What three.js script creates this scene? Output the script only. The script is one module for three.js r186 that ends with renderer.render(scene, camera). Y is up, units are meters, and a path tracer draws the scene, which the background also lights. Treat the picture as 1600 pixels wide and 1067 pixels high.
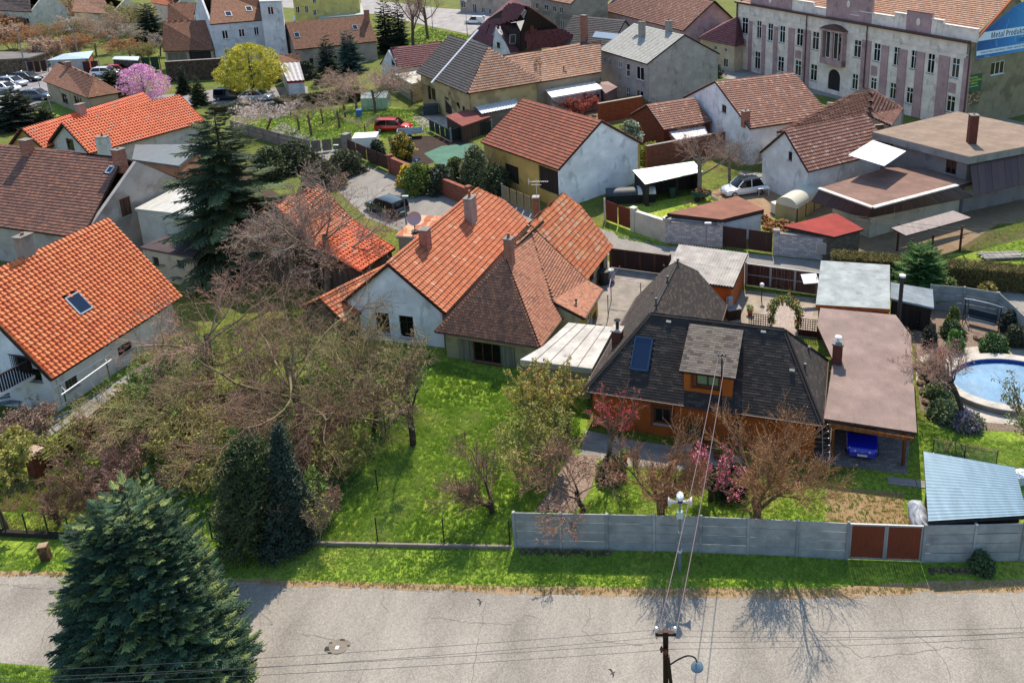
import * as THREE from 'three';
import { mergeGeometries, toCreasedNormals } from 'three/addons/utils/BufferGeometryUtils.js';
import { RoundedBoxGeometry } from 'three/addons/geometries/RoundedBoxGeometry.js';
import { FontLoader } from 'three/addons/loaders/FontLoader.js';
import { TextGeometry } from 'three/addons/geometries/TextGeometry.js';

// ---------- camera (a drone at 28 m), sky, sun, exposure ----------
const scene = new THREE.Scene();
const camera = new THREE.PerspectiveCamera(70.76, 1.5, 0.5, 1500);
camera.position.set(0, 28, 0); camera.rotation.set(-0.2736, 0, 0);
camera.setViewOffset(2646, 1764, 277, 697, 1600, 1067);       // the photograph is an off-centre crop
const SUN = new THREE.Vector3(0.02, Math.sin(0.95), -Math.cos(0.95));
// a clear spring sky: deep blue overhead, paler towards the horizon and round the sun
{
  const w = 128, h = 64, d = new Float32Array(w * h * 4), v = new THREE.Vector3();
  for (let y = 0; y < h; y++) for (let x = 0; x < w; x++) {
    const up = ((y + 0.5) / h - 0.5) * Math.PI, az = ((x + 0.5) / w - 0.5) * 2 * Math.PI; v.set(Math.cos(az) * Math.cos(up), Math.sin(up), Math.sin(az) * Math.cos(up));
    const t = Math.pow(1 - Math.max(0, v.y), 2.2), g = 0.5 * Math.exp(-6 * (1 - v.dot(SUN))), c = up < 0 ? [0.3, 0.29, 0.26] : [0.145 + 0.30 * t + g * 0.8, 0.28 + 0.30 * t + g * 0.76, 0.52 + 0.21 * t + g * 0.68];
    d.set([...c, 1], (y * w + x) * 4);
  }
  const t = new THREE.DataTexture(d, w, h, THREE.RGBAFormat, THREE.FloatType); t.mapping = THREE.EquirectangularReflectionMapping; t.magFilter = t.minFilter = THREE.LinearFilter; t.needsUpdate = true; scene.background = scene.environment = t;
}
const sun = new THREE.DirectionalLight(0xfff0dc, 4.4); sun.name = 'sun'; sun.position.copy(SUN).multiplyScalar(300).add(new THREE.Vector3(-20, 0, -90)); sun.target.position.set(-20, 0, -90); sun.castShadow = true;
Object.assign(sun.shadow.camera, { left: -190, right: 190, top: 170, bottom: -170, near: 1, far: 700 }); sun.shadow.mapSize.set(4096, 4096);
scene.add(sun, sun.target);
const renderer = new THREE.WebGLRenderer({ antialias: true }); renderer.setSize(1600, 1067);
renderer.toneMapping = THREE.LinearToneMapping; renderer.toneMappingExposure = 1.55; renderer.shadowMap.enabled = true;
// ---------- helpers: randomness, noise, textures, materials ----------
function rng(seed){let s=(seed*2654435761)>>>0;return()=>{s=(s+0x6d2b79f5)|0;let t=Math.imul(s ^(s>>>15),1|s);t=(t+Math.imul(t ^(t>>>7),61|t))^ t;return((t ^(t>>>14))>>>0)/4294967296;};}
const hash2=(x,y,s)=>{let h=Math.imul(x|0,374761393)^ Math.imul(y|0,668265263)^ Math.imul(s|0,2147483647-5);h=Math.imul(h ^(h>>>13),1274126177);return((h ^(h>>>16))>>>0)/4294967296;};
function vnoise(x,y,p,s){
const ix=Math.floor(x),iy=Math.floor(y),fx=x-ix,fy=y-iy,u=fx*fx*(3-2*fx),v=fy*fy*(3-2*fy),w=(a)=>((a%p)+p)%p;
const a=hash2(w(ix),w(iy),s),b=hash2(w(ix+1),w(iy),s),c=hash2(w(ix),w(iy+1),s),d=hash2(w(ix+1),w(iy+1),s);
return a+(b-a)*u+(c-a)*v+(a-b-c+d)*u*v;
}
const fbm=(x,y,p,s,o=4)=>{let t=0,a=0.5,n=0;for(let i=0;i<o;i++){t+=a*vnoise(x,y,p,s+i);n+=a;x*=2;y*=2;p*=2;a*=0.55;}return t/n;};
function tex(size,metres,fn,srgb=true){
const d=new Uint8Array(size*size*4);
for(let y=0;y<size;y++)for(let x=0;x<size;x++){
const c=fn(x/size,y/size),i=(y*size+x)*4;
for(let k=0;k<3;k++)d[i+k]=Math.max(0,Math.min(255,255*(c.length?c[k]:c)));
d[i+3]=255;
}
const t=new THREE.DataTexture(d,size,size);t.wrapS=t.wrapT=THREE.RepeatWrapping;t.magFilter=t.minFilter=THREE.LinearFilter;
if(srgb)t.colorSpace=THREE.SRGBColorSpace;
t.repeat.set(1/metres,1/metres);t.needsUpdate=true;return t;
}
const mixc=(a,b,t)=>[a[0]+(b[0]-a[0])*t,a[1]+(b[1]-a[1])*t,a[2]+(b[2]-a[2])*t];
const sat=(x)=>Math.max(0,Math.min(1,x));
const step=(a,b,x)=>{const t=sat((x-a)/(b-a));return t*t*(3-2*t);};
const T={
plaster:tex(512,5,(u,v)=>{const n=fbm(u*6,v*6,6,3,5),f=vnoise(u*200,v*200,200,9);return 0.80+0.22*n+0.06*(f-0.5)-0.10*step(0.62,0.75,fbm(u*9,v*4,9,31,4));}),
worn:tex(512,6,(u,v)=>{const n=fbm(u*8,v*8,8,13,5),m=step(0.50,0.64,fbm(u*5,v*5,5,44,5));return mixc([0.98,0.97,0.95],[0.76,0.74,0.71],m*0.55).map((c)=>c*(0.86+0.24*n)*(0.96+0.08*vnoise(u*160,v*160,160,4)));}),
peel:tex(512,9,(u,v)=>{const m=step(0.47,0.55,fbm(u*7,v*7,7,71,5)),k=step(0.52,0.58,fbm(u*9,v*9,9,77,5)),n=0.85+0.25*fbm(u*30,v*30,30,5,3);return mixc(mixc([0.93,0.80,0.55],[0.86,0.62,0.40],m),[0.78,0.44,0.32],k).map((c)=>c*n);}),
concrete:tex(512,4,(u,v)=>{const n=fbm(u*8,v*8,8,23,6),f=vnoise(u*256,v*256,256,19);return 0.76+0.30*(n-0.2)+0.10*(f-0.5)-0.05*step(0.6,0.72,fbm(u*5,v*16,5,8,4));}),
felt:tex(512,4,(u,v)=>{const f=vnoise(u*256,v*256,256,29),g=vnoise(u*110,v*110,110,28),n=fbm(u*5,v*5,5,17,4);return 0.80+0.18*f*g+0.22*(n-0.4);}),
wood:tex(512,2,(u,v)=>{const n=fbm(u*40,v*3,40,51,4),b=hash2(Math.floor(u*16),1,4);return(0.66+0.34*n)*(0.82+0.2*b)-(((u*16)%1)<0.07?0.3:0);}),
rust:tex(512,4,(u,v)=>{const n=fbm(u*7,v*3,7,61,5),m=step(0.45,0.62,n);return mixc([0.80,0.60,0.46],[0.62,0.30,0.12],m).map((c)=>c*(0.8+0.3*vnoise(u*128,v*128,128,3)));}),
metal:tex(256,3,(u,v)=>0.84+0.18*fbm(u*12,v*3,12,91,4)),
brick:tex(512,2,(u,v)=>{const r=Math.floor(v*26),x=u*8+(r%2)*0.5,m=(x%1<0.06)||((v*26)%1<0.16),h=hash2(Math.floor(x)%8,r,6),n=0.8+0.3*vnoise(u*120,v*120,120,2);return(m?[0.62,0.58,0.54]:mixc([0.56,0.30,0.22],[0.74,0.46,0.34],h)).map((c)=>c*n);}),
block:tex(512,2,(u,v)=>{const r=Math.floor(v*10),x=u*5+(r%2)*0.5,m=(x%1<0.04)||((v*10)%1<0.09),h=hash2(Math.floor(x)%5,r,16),n=0.8+0.3*vnoise(u*90,v*90,90,12);return(m?[0.5,0.49,0.48]:mixc([0.66,0.65,0.64],[0.82,0.80,0.78],h)).map((c)=>c*n);}),
stone:tex(512,4,(u,v)=>{const n=fbm(u*14,v*18,14,81,4),f=step(0.42,0.5,vnoise(u*22,v*30,22,82));return mixc([0.50,0.44,0.38],[0.74,0.67,0.58],n).map((c)=>c*(0.7+0.3*f));}),
asphalt:tex(1024,9,(u,v)=>{const f=vnoise(u*512,v*512,512,33),g=vnoise(u*220,v*220,220,35),n=fbm(u*6,v*3,6,34,5);return 0.80+0.14*(f-0.5)+0.16*(g-0.5)+0.28*(n-0.45);}),
sand:tex(512,5,(u,v)=>{const n=fbm(u*10,v*10,10,37,5),f=vnoise(u*200,v*200,200,7);return mixc([0.78,0.66,0.52],[0.90,0.84,0.76],n).map((c)=>c*(0.80+0.3*f));}),
soil:tex(512,6,(u,v)=>{const n=fbm(u*12,v*12,12,57,5),f=vnoise(u*140,v*140,140,5);return mixc([0.40,0.33,0.28],[0.62,0.54,0.46],n).map((c)=>c*(0.7+0.5*f));}),
grass:tex(1024,16,(u,v)=>{const n=fbm(u*12,v*12,12,41,5),m=fbm(u*5,v*5,5,47,4),f=vnoise(u*340,v*340,340,43),g=vnoise(u*130,v*130,130,45);let c=mixc([0.50,0.62,0.20],[0.74,0.80,0.32],n);c=mixc(c,[0.80,0.72,0.46],0.55*step(0.56,0.72,m));return c.map((k)=>k*(0.66+0.45*f*0.7+0.35*g));}),
pebble:tex(512,3,(u,v)=>{const f=vnoise(u*90,v*90,90,63),g=vnoise(u*170,v*170,170,64);return mixc([0.62,0.58,0.56],[0.96,0.93,0.90],f).map((c)=>c*(0.75+0.3*g));}),
bark:tex(256,1,(u,v)=>0.6+0.5*fbm(u*16,v*4,16,73,4)),
};
const MATS={};
function M(color,map,o={}){
const key=color+'|'+map+'|'+JSON.stringify(o);
if(!MATS[key]){
const{bump,...q}=o,m=new(o.transmission||o.clearcoat?THREE.MeshPhysicalMaterial:THREE.MeshStandardMaterial)({color,roughness:0.9,metalness:0,...q});
if(map){m.map=T[map];m.bumpMap=T[map];m.bumpScale=bump??0.012;}
m.side=THREE.DoubleSide;MATS[key]=m;
}
return MATS[key];
}
const V=(x,y,z)=>new THREE.Vector3(x,y,z);
// ---------- naming and grouping ----------
const used={};
function numbered(n){used[n]=(used[n]??-1)+1;return used[n]?n+'_'+String(used[n]).padStart(3,'0'):n;}
function tag(o,label,category,group,kind){if(label)o.userData.label=label;if(category)o.userData.category=category;if(group)o.userData.group=group;if(kind)o.userData.kind=kind;return o;}
function thing(name,label,category,[x,y,z]=[0,0,0],turn=0,group){const o=new THREE.Group();o.name=numbered(name);scene.add(o);o.position.set(x,y,z);o.rotation.y=turn;return tag(o,label,category,group);}
function part(name,geos,m,parent,opt={}){
const list=[].concat(geos).filter(Boolean).map((g)=>{let k=g.index?g.toNonIndexed():g;for(const a of Object.keys(k.attributes))if(!['position','normal','uv'].includes(a))k.deleteAttribute(a);if(!k.attributes.normal)k.computeVertexNormals();return k;});
let g=list.length>1?(list.forEach((k)=>k.attributes.uv||boxUV(k)),mergeGeometries(list,false)):list[0];
if(!opt.keepUV)boxUV(g);
const o=new THREE.Mesh(g,m);o.name=name;o.castShadow=o.receiveShadow=true;parent.add(o);return o;
}
function copyOf(root,pos,turn,label,scale){const r=root.clone();r.name=numbered(root.name.replace(/_\d{3}$/,''));r.userData={...root.userData};if(label)r.userData.label=label;r.position.set(...pos);r.rotation.y=turn;if(scale)r.scale.setScalar(scale);scene.add(r);return r;}
function boxUV(g){
const p=g.attributes.position,n=g.attributes.normal,uv=new Float32Array(p.count*2);
for(let i=0;i<p.count;i++){
const ax=Math.abs(n.getX(i)),ay=Math.abs(n.getY(i)),az=Math.abs(n.getZ(i)),x=p.getX(i),y=p.getY(i),z=p.getZ(i);
if(ay>=ax&&ay>=az){uv[2*i]=x;uv[2*i+1]=z;}else if(ax>az){uv[2*i]=z;uv[2*i+1]=y;}else{uv[2*i]=x;uv[2*i+1]=y;}
}
g.setAttribute('uv',new THREE.BufferAttribute(uv,2));return g;
}
// a matrix that mirrors also turns the triangles round
function applyB(g,m){g.applyMatrix4(m);if(m.determinant()<0){if(g.index)g=g.toNonIndexed();for(const a of Object.values(g.attributes)){const n=a.itemSize,d=a.array;for(let i=0;i<a.count;i+=3)for(let k=0;k<n;k++){const t=d[(i+1)*n+k];d[(i+1)*n+k]=d[(i+2)*n+k];d[(i+2)*n+k]=t;}}}return g;}
// ---------- shapes ----------
const box=(w,h,d,x=0,y=0,z=0,ry=0)=>{const g=new THREE.BoxGeometry(w,h,d);if(ry)g.rotateY(ry);g.translate(x,y,z);return g;};
const rbox=(w,h,d,x=0,y=0,z=0,r=0.03)=>{const g=new RoundedBoxGeometry(w,h,d,2,r);g.translate(x,y,z);return g;};
const cyl=(r0,r1,h,x=0,y=0,z=0,n=10)=>{const g=new THREE.CylinderGeometry(r1,r0,h,n);g.translate(x,y+h/2,z);return g;};
function beam(a,b,w,h){
const d=b.clone().sub(a),L=d.length(),g=new THREE.BoxGeometry(w,h??w,L),m=new THREE.Matrix4();
d.normalize();const up=Math.abs(d.y)>0.98?V(1,0,0):V(0,1,0),x=up.clone().cross(d).normalize(),y=d.clone().cross(x);
m.makeBasis(x,y,d).setPosition(a.clone().add(b).multiplyScalar(0.5));return g.applyMatrix4(m);
}
function rod(a,b,r,r1=r,n=6){
const d=b.clone().sub(a),L=d.length(),g=new THREE.CylinderGeometry(r1,r,L,n,1);g.applyQuaternion(new THREE.Quaternion().setFromUnitVectors(V(0,1,0),d.normalize()));const c=a.clone().add(b).multiplyScalar(0.5);return g.translate(c.x,c.y,c.z);
}
const tube=(pts,r,n=6,seg=24)=>new THREE.TubeGeometry(new THREE.CatmullRomCurve3(pts),seg,r,n,false);
const lathe=(pts,n=14)=>new THREE.LatheGeometry(pts.map(([r,y])=>new THREE.Vector2(r,y)),n);
function quads(list){
const v=[];for(const q of list)for(let i=1;i<q.length-1;i++)for(const k of[q[0],q[i],q[i+1]])v.push(k.x,k.y,k.z);
const g=new THREE.BufferGeometry();g.setAttribute('position',new THREE.Float32BufferAttribute(v,3));g.computeVertexNormals();return g;
}
function slab(poly,th){
const top=poly.map((p)=>p.clone()),bot=poly.map((p)=>p.clone().setY(p.y-th)),out=[];
for(let i=0;i<poly.length;i++){const j=(i+1)%poly.length;out.push([top[i],bot[i],bot[j],top[j]]);}
const n=V(0,0,0);for(let i=0;i<poly.length;i++){const a=poly[i],b=poly[(i+1)%poly.length];n.x+=(a.y-b.y)*(a.z+b.z);n.y+=(a.z-b.z)*(a.x+b.x);n.z+=(a.x-b.x)*(a.y+b.y);}
const tri=THREE.ShapeUtils.triangulateShape(poly.map((p)=>new THREE.Vector2(p.x,p.z)),[]);
for(const[a,b,c]of tri){out.push([top[a],top[b],top[c]]);out.push([bot[a],bot[c],bot[b]]);}
return quads(out);
}
const inPoly=(x,y,P)=>{let c=false;for(let i=0,j=P.length-1;i<P.length;j=i++)if((P[i][1]>y)!==(P[j][1]>y)&&x<((P[j][0]-P[i][0])*(y-P[i][1]))/(P[j][1]-P[i][1])+P[i][0])c=!c;return c;};
function sheet(name,P,y,m,o={}){
const tri=THREE.ShapeUtils.triangulateShape(P.map(([x,z])=>new THREE.Vector2(x,z)),[]);
const g=quads(tri.map((t)=>t.map((i)=>V(P[i][0],y,P[i][1]))));const mesh=part(numbered(name),g,m,scene);mesh.userData.kind='structure';return mesh;
}
// ---------- walls with real openings ----------
// wall from a to b (points on the ground), heights ha and hb, optional peaks [[u, h], ...] in between, openings [u0, u1, h0, h1]; inn = unit vector to the inside
function wallGeo(a,b,ha,hb,peaks,ops,inn,th=0.3,low=-0.3){
const d=b.clone().sub(a),L=d.length();d.normalize();
const s=new THREE.Shape();s.moveTo(0,low);s.lineTo(L,low);s.lineTo(L,hb);for(const[u,h]of[...(peaks??[])].reverse())s.lineTo(u,h);s.lineTo(0,ha);s.closePath();
for(const[u0,u1,h0,h1,arch]of ops??[]){
const h=new THREE.Path();h.moveTo(u0,h0);h.lineTo(u0,h1-(arch?(u1-u0)/2:0));
if(arch)for(let i=1;i<8;i++){const t=Math.PI-(i/8)*Math.PI;h.lineTo((u0+u1)/2+(Math.cos(t)*(u1-u0))/2,h1-(u1-u0)/2+(Math.sin(t)*(u1-u0))/2);}
h.lineTo(u1,h1-(arch?(u1-u0)/2:0));h.lineTo(u1,h0);h.closePath();s.holes.push(h);
}
const g=new THREE.ExtrudeGeometry(s,{depth:th,bevelEnabled:false});
return applyB(g,new THREE.Matrix4().makeBasis(d,V(0,1,0),inn.clone().normalize()).setPosition(a.x,0,a.z));
}
const GLASS=()=>M(0x0c1014,null,{roughness:0.06,metalness:0.0});
// a window in the opening: frame, mullions, pane, sill; style: 'w' white, 'b' brown, 'd' dark; n panes across, t transom height share
function windowIn(parent,a,b,op,inn,o={}){
const d=b.clone().sub(a).normalize(),out=inn.clone().normalize(),[u0,u1,h0,h1]=op,w=u1-u0,h=h1-h0;
const basis=new THREE.Matrix4().makeBasis(d,V(0,1,0),out).setPosition(a.x+d.x*u0+out.x*0.1,h0,a.z+d.z*u0+out.z*0.1),put=(g)=>applyB(g,basis);
const fc={w:0xe6e6e2,b:0x4a2a1a,d:0x241c18,r:0x5a2a22,g:0x2c4a3a}[o.style??'w'],f=Math.min(0.09,w*0.1),fm=M(fc,null,{roughness:0.5});
const wn=new THREE.Group();wn.name=o.name??'window';parent.add(wn);
if(o.board){part('board',put(box(w,h,0.04,w/2,h/2,0.02)),M(o.board,'wood'),wn);return wn;}
const bars=[box(f,h,0.06,f/2,h/2,0),box(f,h,0.06,w-f/2,h/2,0),box(w-2*f,f,0.06,w/2,f/2,0),box(w-2*f,f,0.06,w/2,h-f/2,0)];
for(let i=1;i<(o.n??2);i++)bars.push(box(f*0.9,h-2*f,0.058,(w*i)/(o.n??2),h/2,0));
if(o.t)bars.push(box(w-2*f,f*0.8,0.056,w/2,h*o.t,0));
part('frame',bars.map(put),fm,wn);
part('pane',put(box(w-f,h-f,0.012,w/2,h/2,0.02)),GLASS(),wn);
if(o.curtain)part('curtain',put(box(w-f*2,h-f*2,0.01,w/2,h/2,0.006)),M(o.curtain,'plaster',{roughness:0.6}),wn);
if(o.sill!==0)part('sill',put(box(w+0.1,0.04,0.2,w/2,-0.022,-0.13)),M(o.sill??0x9a9a98,null,{roughness:0.6}),wn);
return wn;
}
// ---------- tiled roofs ----------
const TILE={};
function tileGeo(kind){
if(TILE[kind])return TILE[kind];
let prof;
if(kind==='pan')prof=[[-0.5,0.012],[-0.40,0.006],[-0.30,0.03],[-0.16,0.066],[0.02,0.082],[0.2,0.068],[0.34,0.032],[0.42,0.004],[0.47,0.0]];
else if(kind==='groove')prof=[[-0.5,0.03],[-0.38,0.044],[-0.26,0.03],[-0.2,0.016],[0.2,0.016],[0.3,0.03],[0.42,0.014],[0.48,0.002]];
else if(kind==='shingle')prof=[[-0.49,0.006],[0.49,0.006]];
else prof=[[-0.47,0.012],[0,0.017],[0.47,0.012]];
const th=kind==='shingle'?0.010:kind==='plain'?0.042:0.07,zt=-0.58,zb=0.5,v=[],tri=(a,b,c)=>v.push(...a,...b,...c);
const at=(i,z,dy)=>{const[x,y]=prof[i];let zz=z;if(kind==='plain'&&z>0)zz=z-0.10*(Math.abs(x)>0.3?1:0);return[x,y+dy,zz];};
for(let i=0;i<prof.length-1;i++){
const a=at(i,zt,-0.004),b=at(i+1,zt,-0.004),c=at(i,zb,th),d=at(i+1,zb,th),e=at(i,zb,-0.005),f=at(i+1,zb,-0.005);
tri(a,c,d);tri(a,d,b);tri(c,e,f);tri(c,f,d);
}
const L=prof.length-1;tri(at(0,zt,-0.004),at(0,zb,-0.005),at(0,zb,th));tri(at(L,zt,-0.004),at(L,zb,th),at(L,zb,-0.005));
const g=new THREE.BufferGeometry();g.setAttribute('position',new THREE.Float32BufferAttribute(v,3));
let gg=g;g.computeVertexNormals();
gg=toCreasedNormals(g,0.7);gg.setAttribute('uv',new THREE.Float32BufferAttribute(new Float32Array((v.length/3)*2),2));
return(TILE[kind]=gg);
}
// kinds of roof covering: shape, cell across and down in metres, colours that the single tiles mix, odd tiles
const COVER={
orange:{k:'pan',w:0.27,d:0.315,c:[0xc8662c,0xd0703a,0xbd5a2a,0xd47c44],odd:[0.02,0xa8482a],ridge:0xc0602c},
vivid:{k:'pan',w:0.3,d:0.36,c:[0xd0602a,0xc85426,0xd87038,0xc45a30],odd:[0.06,0x98806a],ridge:0xc4582c},
red:{k:'groove',w:0.24,d:0.35,c:[0xb4643e,0xbc704a,0xac5c3a,0xc07c58,0xa46446],odd:[0.03,0xc0a088],ridge:0xb86c48},
redmix:{k:'groove',w:0.24,d:0.35,c:[0xbc6038,0xc47650,0xb05430,0xa4704e,0xc88450],odd:[0.12,0xb89c80],ridge:0x8c6048},
old:{k:'plain',w:0.19,d:0.17,c:[0xa4684c,0xac7454,0x98604a,0xb07c60,0x8c5c48],odd:[0.08,0x6a4c40],ridge:0xa4603c},
oldbrown:{k:'plain',w:0.19,d:0.17,c:[0x86583f,0x94644a,0x7a503c,0xa07052,0x704c3c],odd:[0.08,0x5c483c],ridge:0x7c5644},
brown:{k:'plain',w:0.2,d:0.26,c:[0x6e4a3e,0x7c5444,0x624238,0x85604e],odd:[0.1,0xa0644a],ridge:0x6c483c},
clay:{k:'groove',w:0.26,d:0.36,c:[0x82584a,0x8a6050,0x764e40,0x946a58],odd:[0.08,0xb09080],ridge:0x84503c},
barn:{k:'groove',w:0.25,d:0.36,c:[0x8c4a36,0x96583f,0x7e4434,0x885444],odd:[0.1,0xb05a3c],ridge:0xc07c60},
dark:{k:'groove',w:0.28,d:0.36,c:[0x5c4c48,0x665550,0x504442,0x705e56],odd:[0.05,0x7c6c60],ridge:0x54423e},
wine:{k:'groove',w:0.28,d:0.36,c:[0x64343a,0x6e3c40,0x582e34,0x74464a],odd:[0.02,0x503038],ridge:0x5c3034},
moss:{k:'groove',w:0.28,d:0.36,c:[0x564a4c,0x4e524a,0x5e4e50,0x46504a],odd:[0.08,0x6c5c60],ridge:0x5a4e50},
slate:{k:'plain',w:0.3,d:0.26,c:[0x9a9a94,0xa2a29c,0x92928c,0xaaa8a0],odd:[0.04,0x84847c],ridge:0x8c8c88},
shingle:{k:'shingle',w:0.31,d:0.143,c:[0x2e2926,0x332d2a,0x292523,0x3a332f,0x302b28],odd:[0.22,0x4e443c],ridge:0x383432},
shinglelight:{k:'shingle',w:0.31,d:0.143,c:[0x6a6056,0x72685e,0x605850,0x7a7066,0x685e56],odd:[0.2,0x3c3834],ridge:0x484240},
lichen:{k:'groove',w:0.27,d:0.36,c:[0xb08468,0xa87a60,0xbc9478,0x9c7058],odd:[0.1,0x8c7c6c],ridge:0xa07058},
};
// cover one flat face; pts world-free points, the first two are the eave (left, right)
function tileFace(parent,pts,kind,seed,o={}){
const C=COVER[kind],r=rng(seed),e=pts[1].clone().sub(pts[0]).normalize(),nrm=V(0,0,0);
for(let i=1;i<pts.length-1;i++)nrm.add(pts[i].clone().sub(pts[0]).cross(pts[i+1].clone().sub(pts[0])));
nrm.normalize();if(nrm.y<0)nrm.negate();
const down=e.clone().cross(nrm).normalize();if(down.y>0)down.negate();
const P=pts.map((p)=>{const q=p.clone().sub(pts[0]);return[q.dot(e),q.dot(down)];});
const us=P.map((p)=>p[0]),vs=P.map((p)=>p[1]),u0=Math.min(...us),u1=Math.max(...us),v0=Math.min(...vs),v1=Math.max(...vs),sc=o.scale??1,w=C.w*sc,d=C.d*sc;
const flat=pts.map((p)=>new THREE.Vector2(p.x,p.z)),tri=THREE.ShapeUtils.triangulateShape(flat,[]),surf=(p)=>{for(const[a,b,c]of tri){const A=pts[a],B=pts[b],C=pts[c],dd=(B.z-C.z)*(A.x-C.x)+(C.x-B.x)*(A.z-C.z),l=((B.z-C.z)*(p.x-C.x)+(C.x-B.x)*(p.z-C.z))/dd,m=((C.z-A.z)*(p.x-C.x)+(A.x-C.x)*(p.z-C.z))/dd;if(l>-0.02&&m>-0.02&&l+m<1.02)return l*A.y+m*B.y+(1-l-m)*C.y;}return p.y;};
const mats=[],rows=Math.ceil((v1-v0)/d),cols=Math.ceil((u1-u0)/w),X=e.clone().multiplyScalar(w),Z=down.clone().multiplyScalar(d),xr=X.clone().cross(Z).dot(nrm)<0?-1:1;
for(let j=0;j<rows;j++)for(let i=-1;i<=cols;i++){
const u=u0+(i+0.5+(C.k==='plain'||C.k==='shingle'?(j%2)*0.5-0.25:0))*w,v=v1-(j+0.42)*d;
const s0=[0,-0.25,0.25,-0.46,0.46].find((s)=>inPoly(u+s*w,v,P));if(s0===undefined)continue;
const p=pts[0].clone().addScaledVector(e,u+(r()-0.5)*0.02*w).addScaledVector(down,v+(r()-0.5)*0.03*d);if(pts.length>3)p.y=surf(p);p.addScaledVector(nrm,0.012+r()*0.004);
if((o.skip??[]).some((k)=>{const q=p.clone().sub(k.q);return Math.abs(q.dot(e))<k.w/2+0.02&&Math.abs(q.dot(down))<k.h/2+0.06&&Math.abs(q.dot(nrm))<0.5;}))continue;
const tilt=(r()-0.5)*0.02,cut=(s)=>{if(inPoly(u+s*0.5*w,v,P))return 0.5;let a=s*s0,b=0.5;for(let n=0;n<5;n++){const m=(a+b)/2;if(inPoly(u+s*m*w,v,P))a=m;else b=m;}return a;},cl=cut(-1),cr=cut(1),ww=Math.max(0.08,cl+cr);p.addScaledVector(e,((cr-cl)*w)/2);
mats.push(new THREE.Matrix4().makeBasis(X.clone().multiplyScalar(ww),nrm.clone().addScaledVector(e,tilt),Z.clone()).setPosition(p));
}
const c=C.c.map((h)=>new THREE.Color(h)),avg=c.reduce((a,b)=>a.add(b),new THREE.Color(0)).multiplyScalar(1/c.length),odd=new THREE.Color(C.odd[1]),pick=(m)=>{
const p=V().setFromMatrixPosition(m),patch=fbm(p.x*0.35+50,p.z*0.35+p.y*0.3+50,999,seed,3),k=avg.clone().lerp(c[Math.floor(r()*c.length)],0.6).multiplyScalar(0.93+0.14*patch+0.1*(r()-0.5));
return r()<C.odd[0]*(0.5+patch)?k.lerp(odd,0.5+0.3*r()):k;
};
const base=M(0xffffff,null,{roughness:kind==='orange'||kind==='vivid'?0.55:C.k==='shingle'?0.95:0.78});
let rest=mats;
if(o.single){
mats.sort((a,b)=>o.single(V().setFromMatrixPosition(a))-o.single(V().setFromMatrixPosition(b)));
const near=mats.slice(0,290);rest=mats.slice(290);
const vm=[0,1,2,3,4,5].map((i)=>new THREE.MeshStandardMaterial({color:c[i%4].clone().multiplyScalar([1,1.04,0.97,0.94,1.06,0.9][i]),roughness:0.55,side:THREE.DoubleSide}));
for(const m of near){const t=new THREE.Mesh(tileGeo(C.k),vm[Math.floor(r()*6)]);t.name='roof_tile';m.decompose(t.position,t.quaternion,t.scale);t.castShadow=t.receiveShadow=true;parent.add(t);}
}
if(!rest.length)return;
const im=new THREE.InstancedMesh(tileGeo(C.k),base,rest.length);im.name='roof_tile';im.userData.kind='stuff';im.castShadow=im.receiveShadow=true;
rest.forEach((m,i)=>{im.setMatrixAt(i,m);im.setColorAt(i,pick(m));});parent.add(im);
}
function capTiles(parent,a,b,kind,seed,r0=0.12){
const C=COVER[kind],L=a.distanceTo(b),n=Math.max(2,Math.round(L/0.36)),d=b.clone().sub(a).divideScalar(n),r=rng(seed),gs=[];
if(C.k==='shingle'){const g=beam(a,b,0.26,0.03);return part('ridge_tile',g,M(C.ridge,'felt'),parent);}
for(let i=0;i<n;i++){
const g=new THREE.CylinderGeometry(r0*0.86,r0,L/n*1.1,7,1,false,-Math.PI/2,Math.PI);g.rotateX(Math.PI/2);g.rotateZ(0);
const z=d.clone().normalize(),x=V(0,1,0).cross(z).normalize(),y=z.clone().cross(x),p=a.clone().addScaledVector(d,i+0.5);
// the half round opens downwards
g.applyMatrix4(new THREE.Matrix4().makeBasis(x,y,z).setPosition(p.x,p.y-0.01+(r()-0.5)*0.012,p.z));gs.push(g);
}
return part('ridge_tile',gs,M(C.ridge,'felt',{roughness:0.8}),parent);
}
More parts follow.
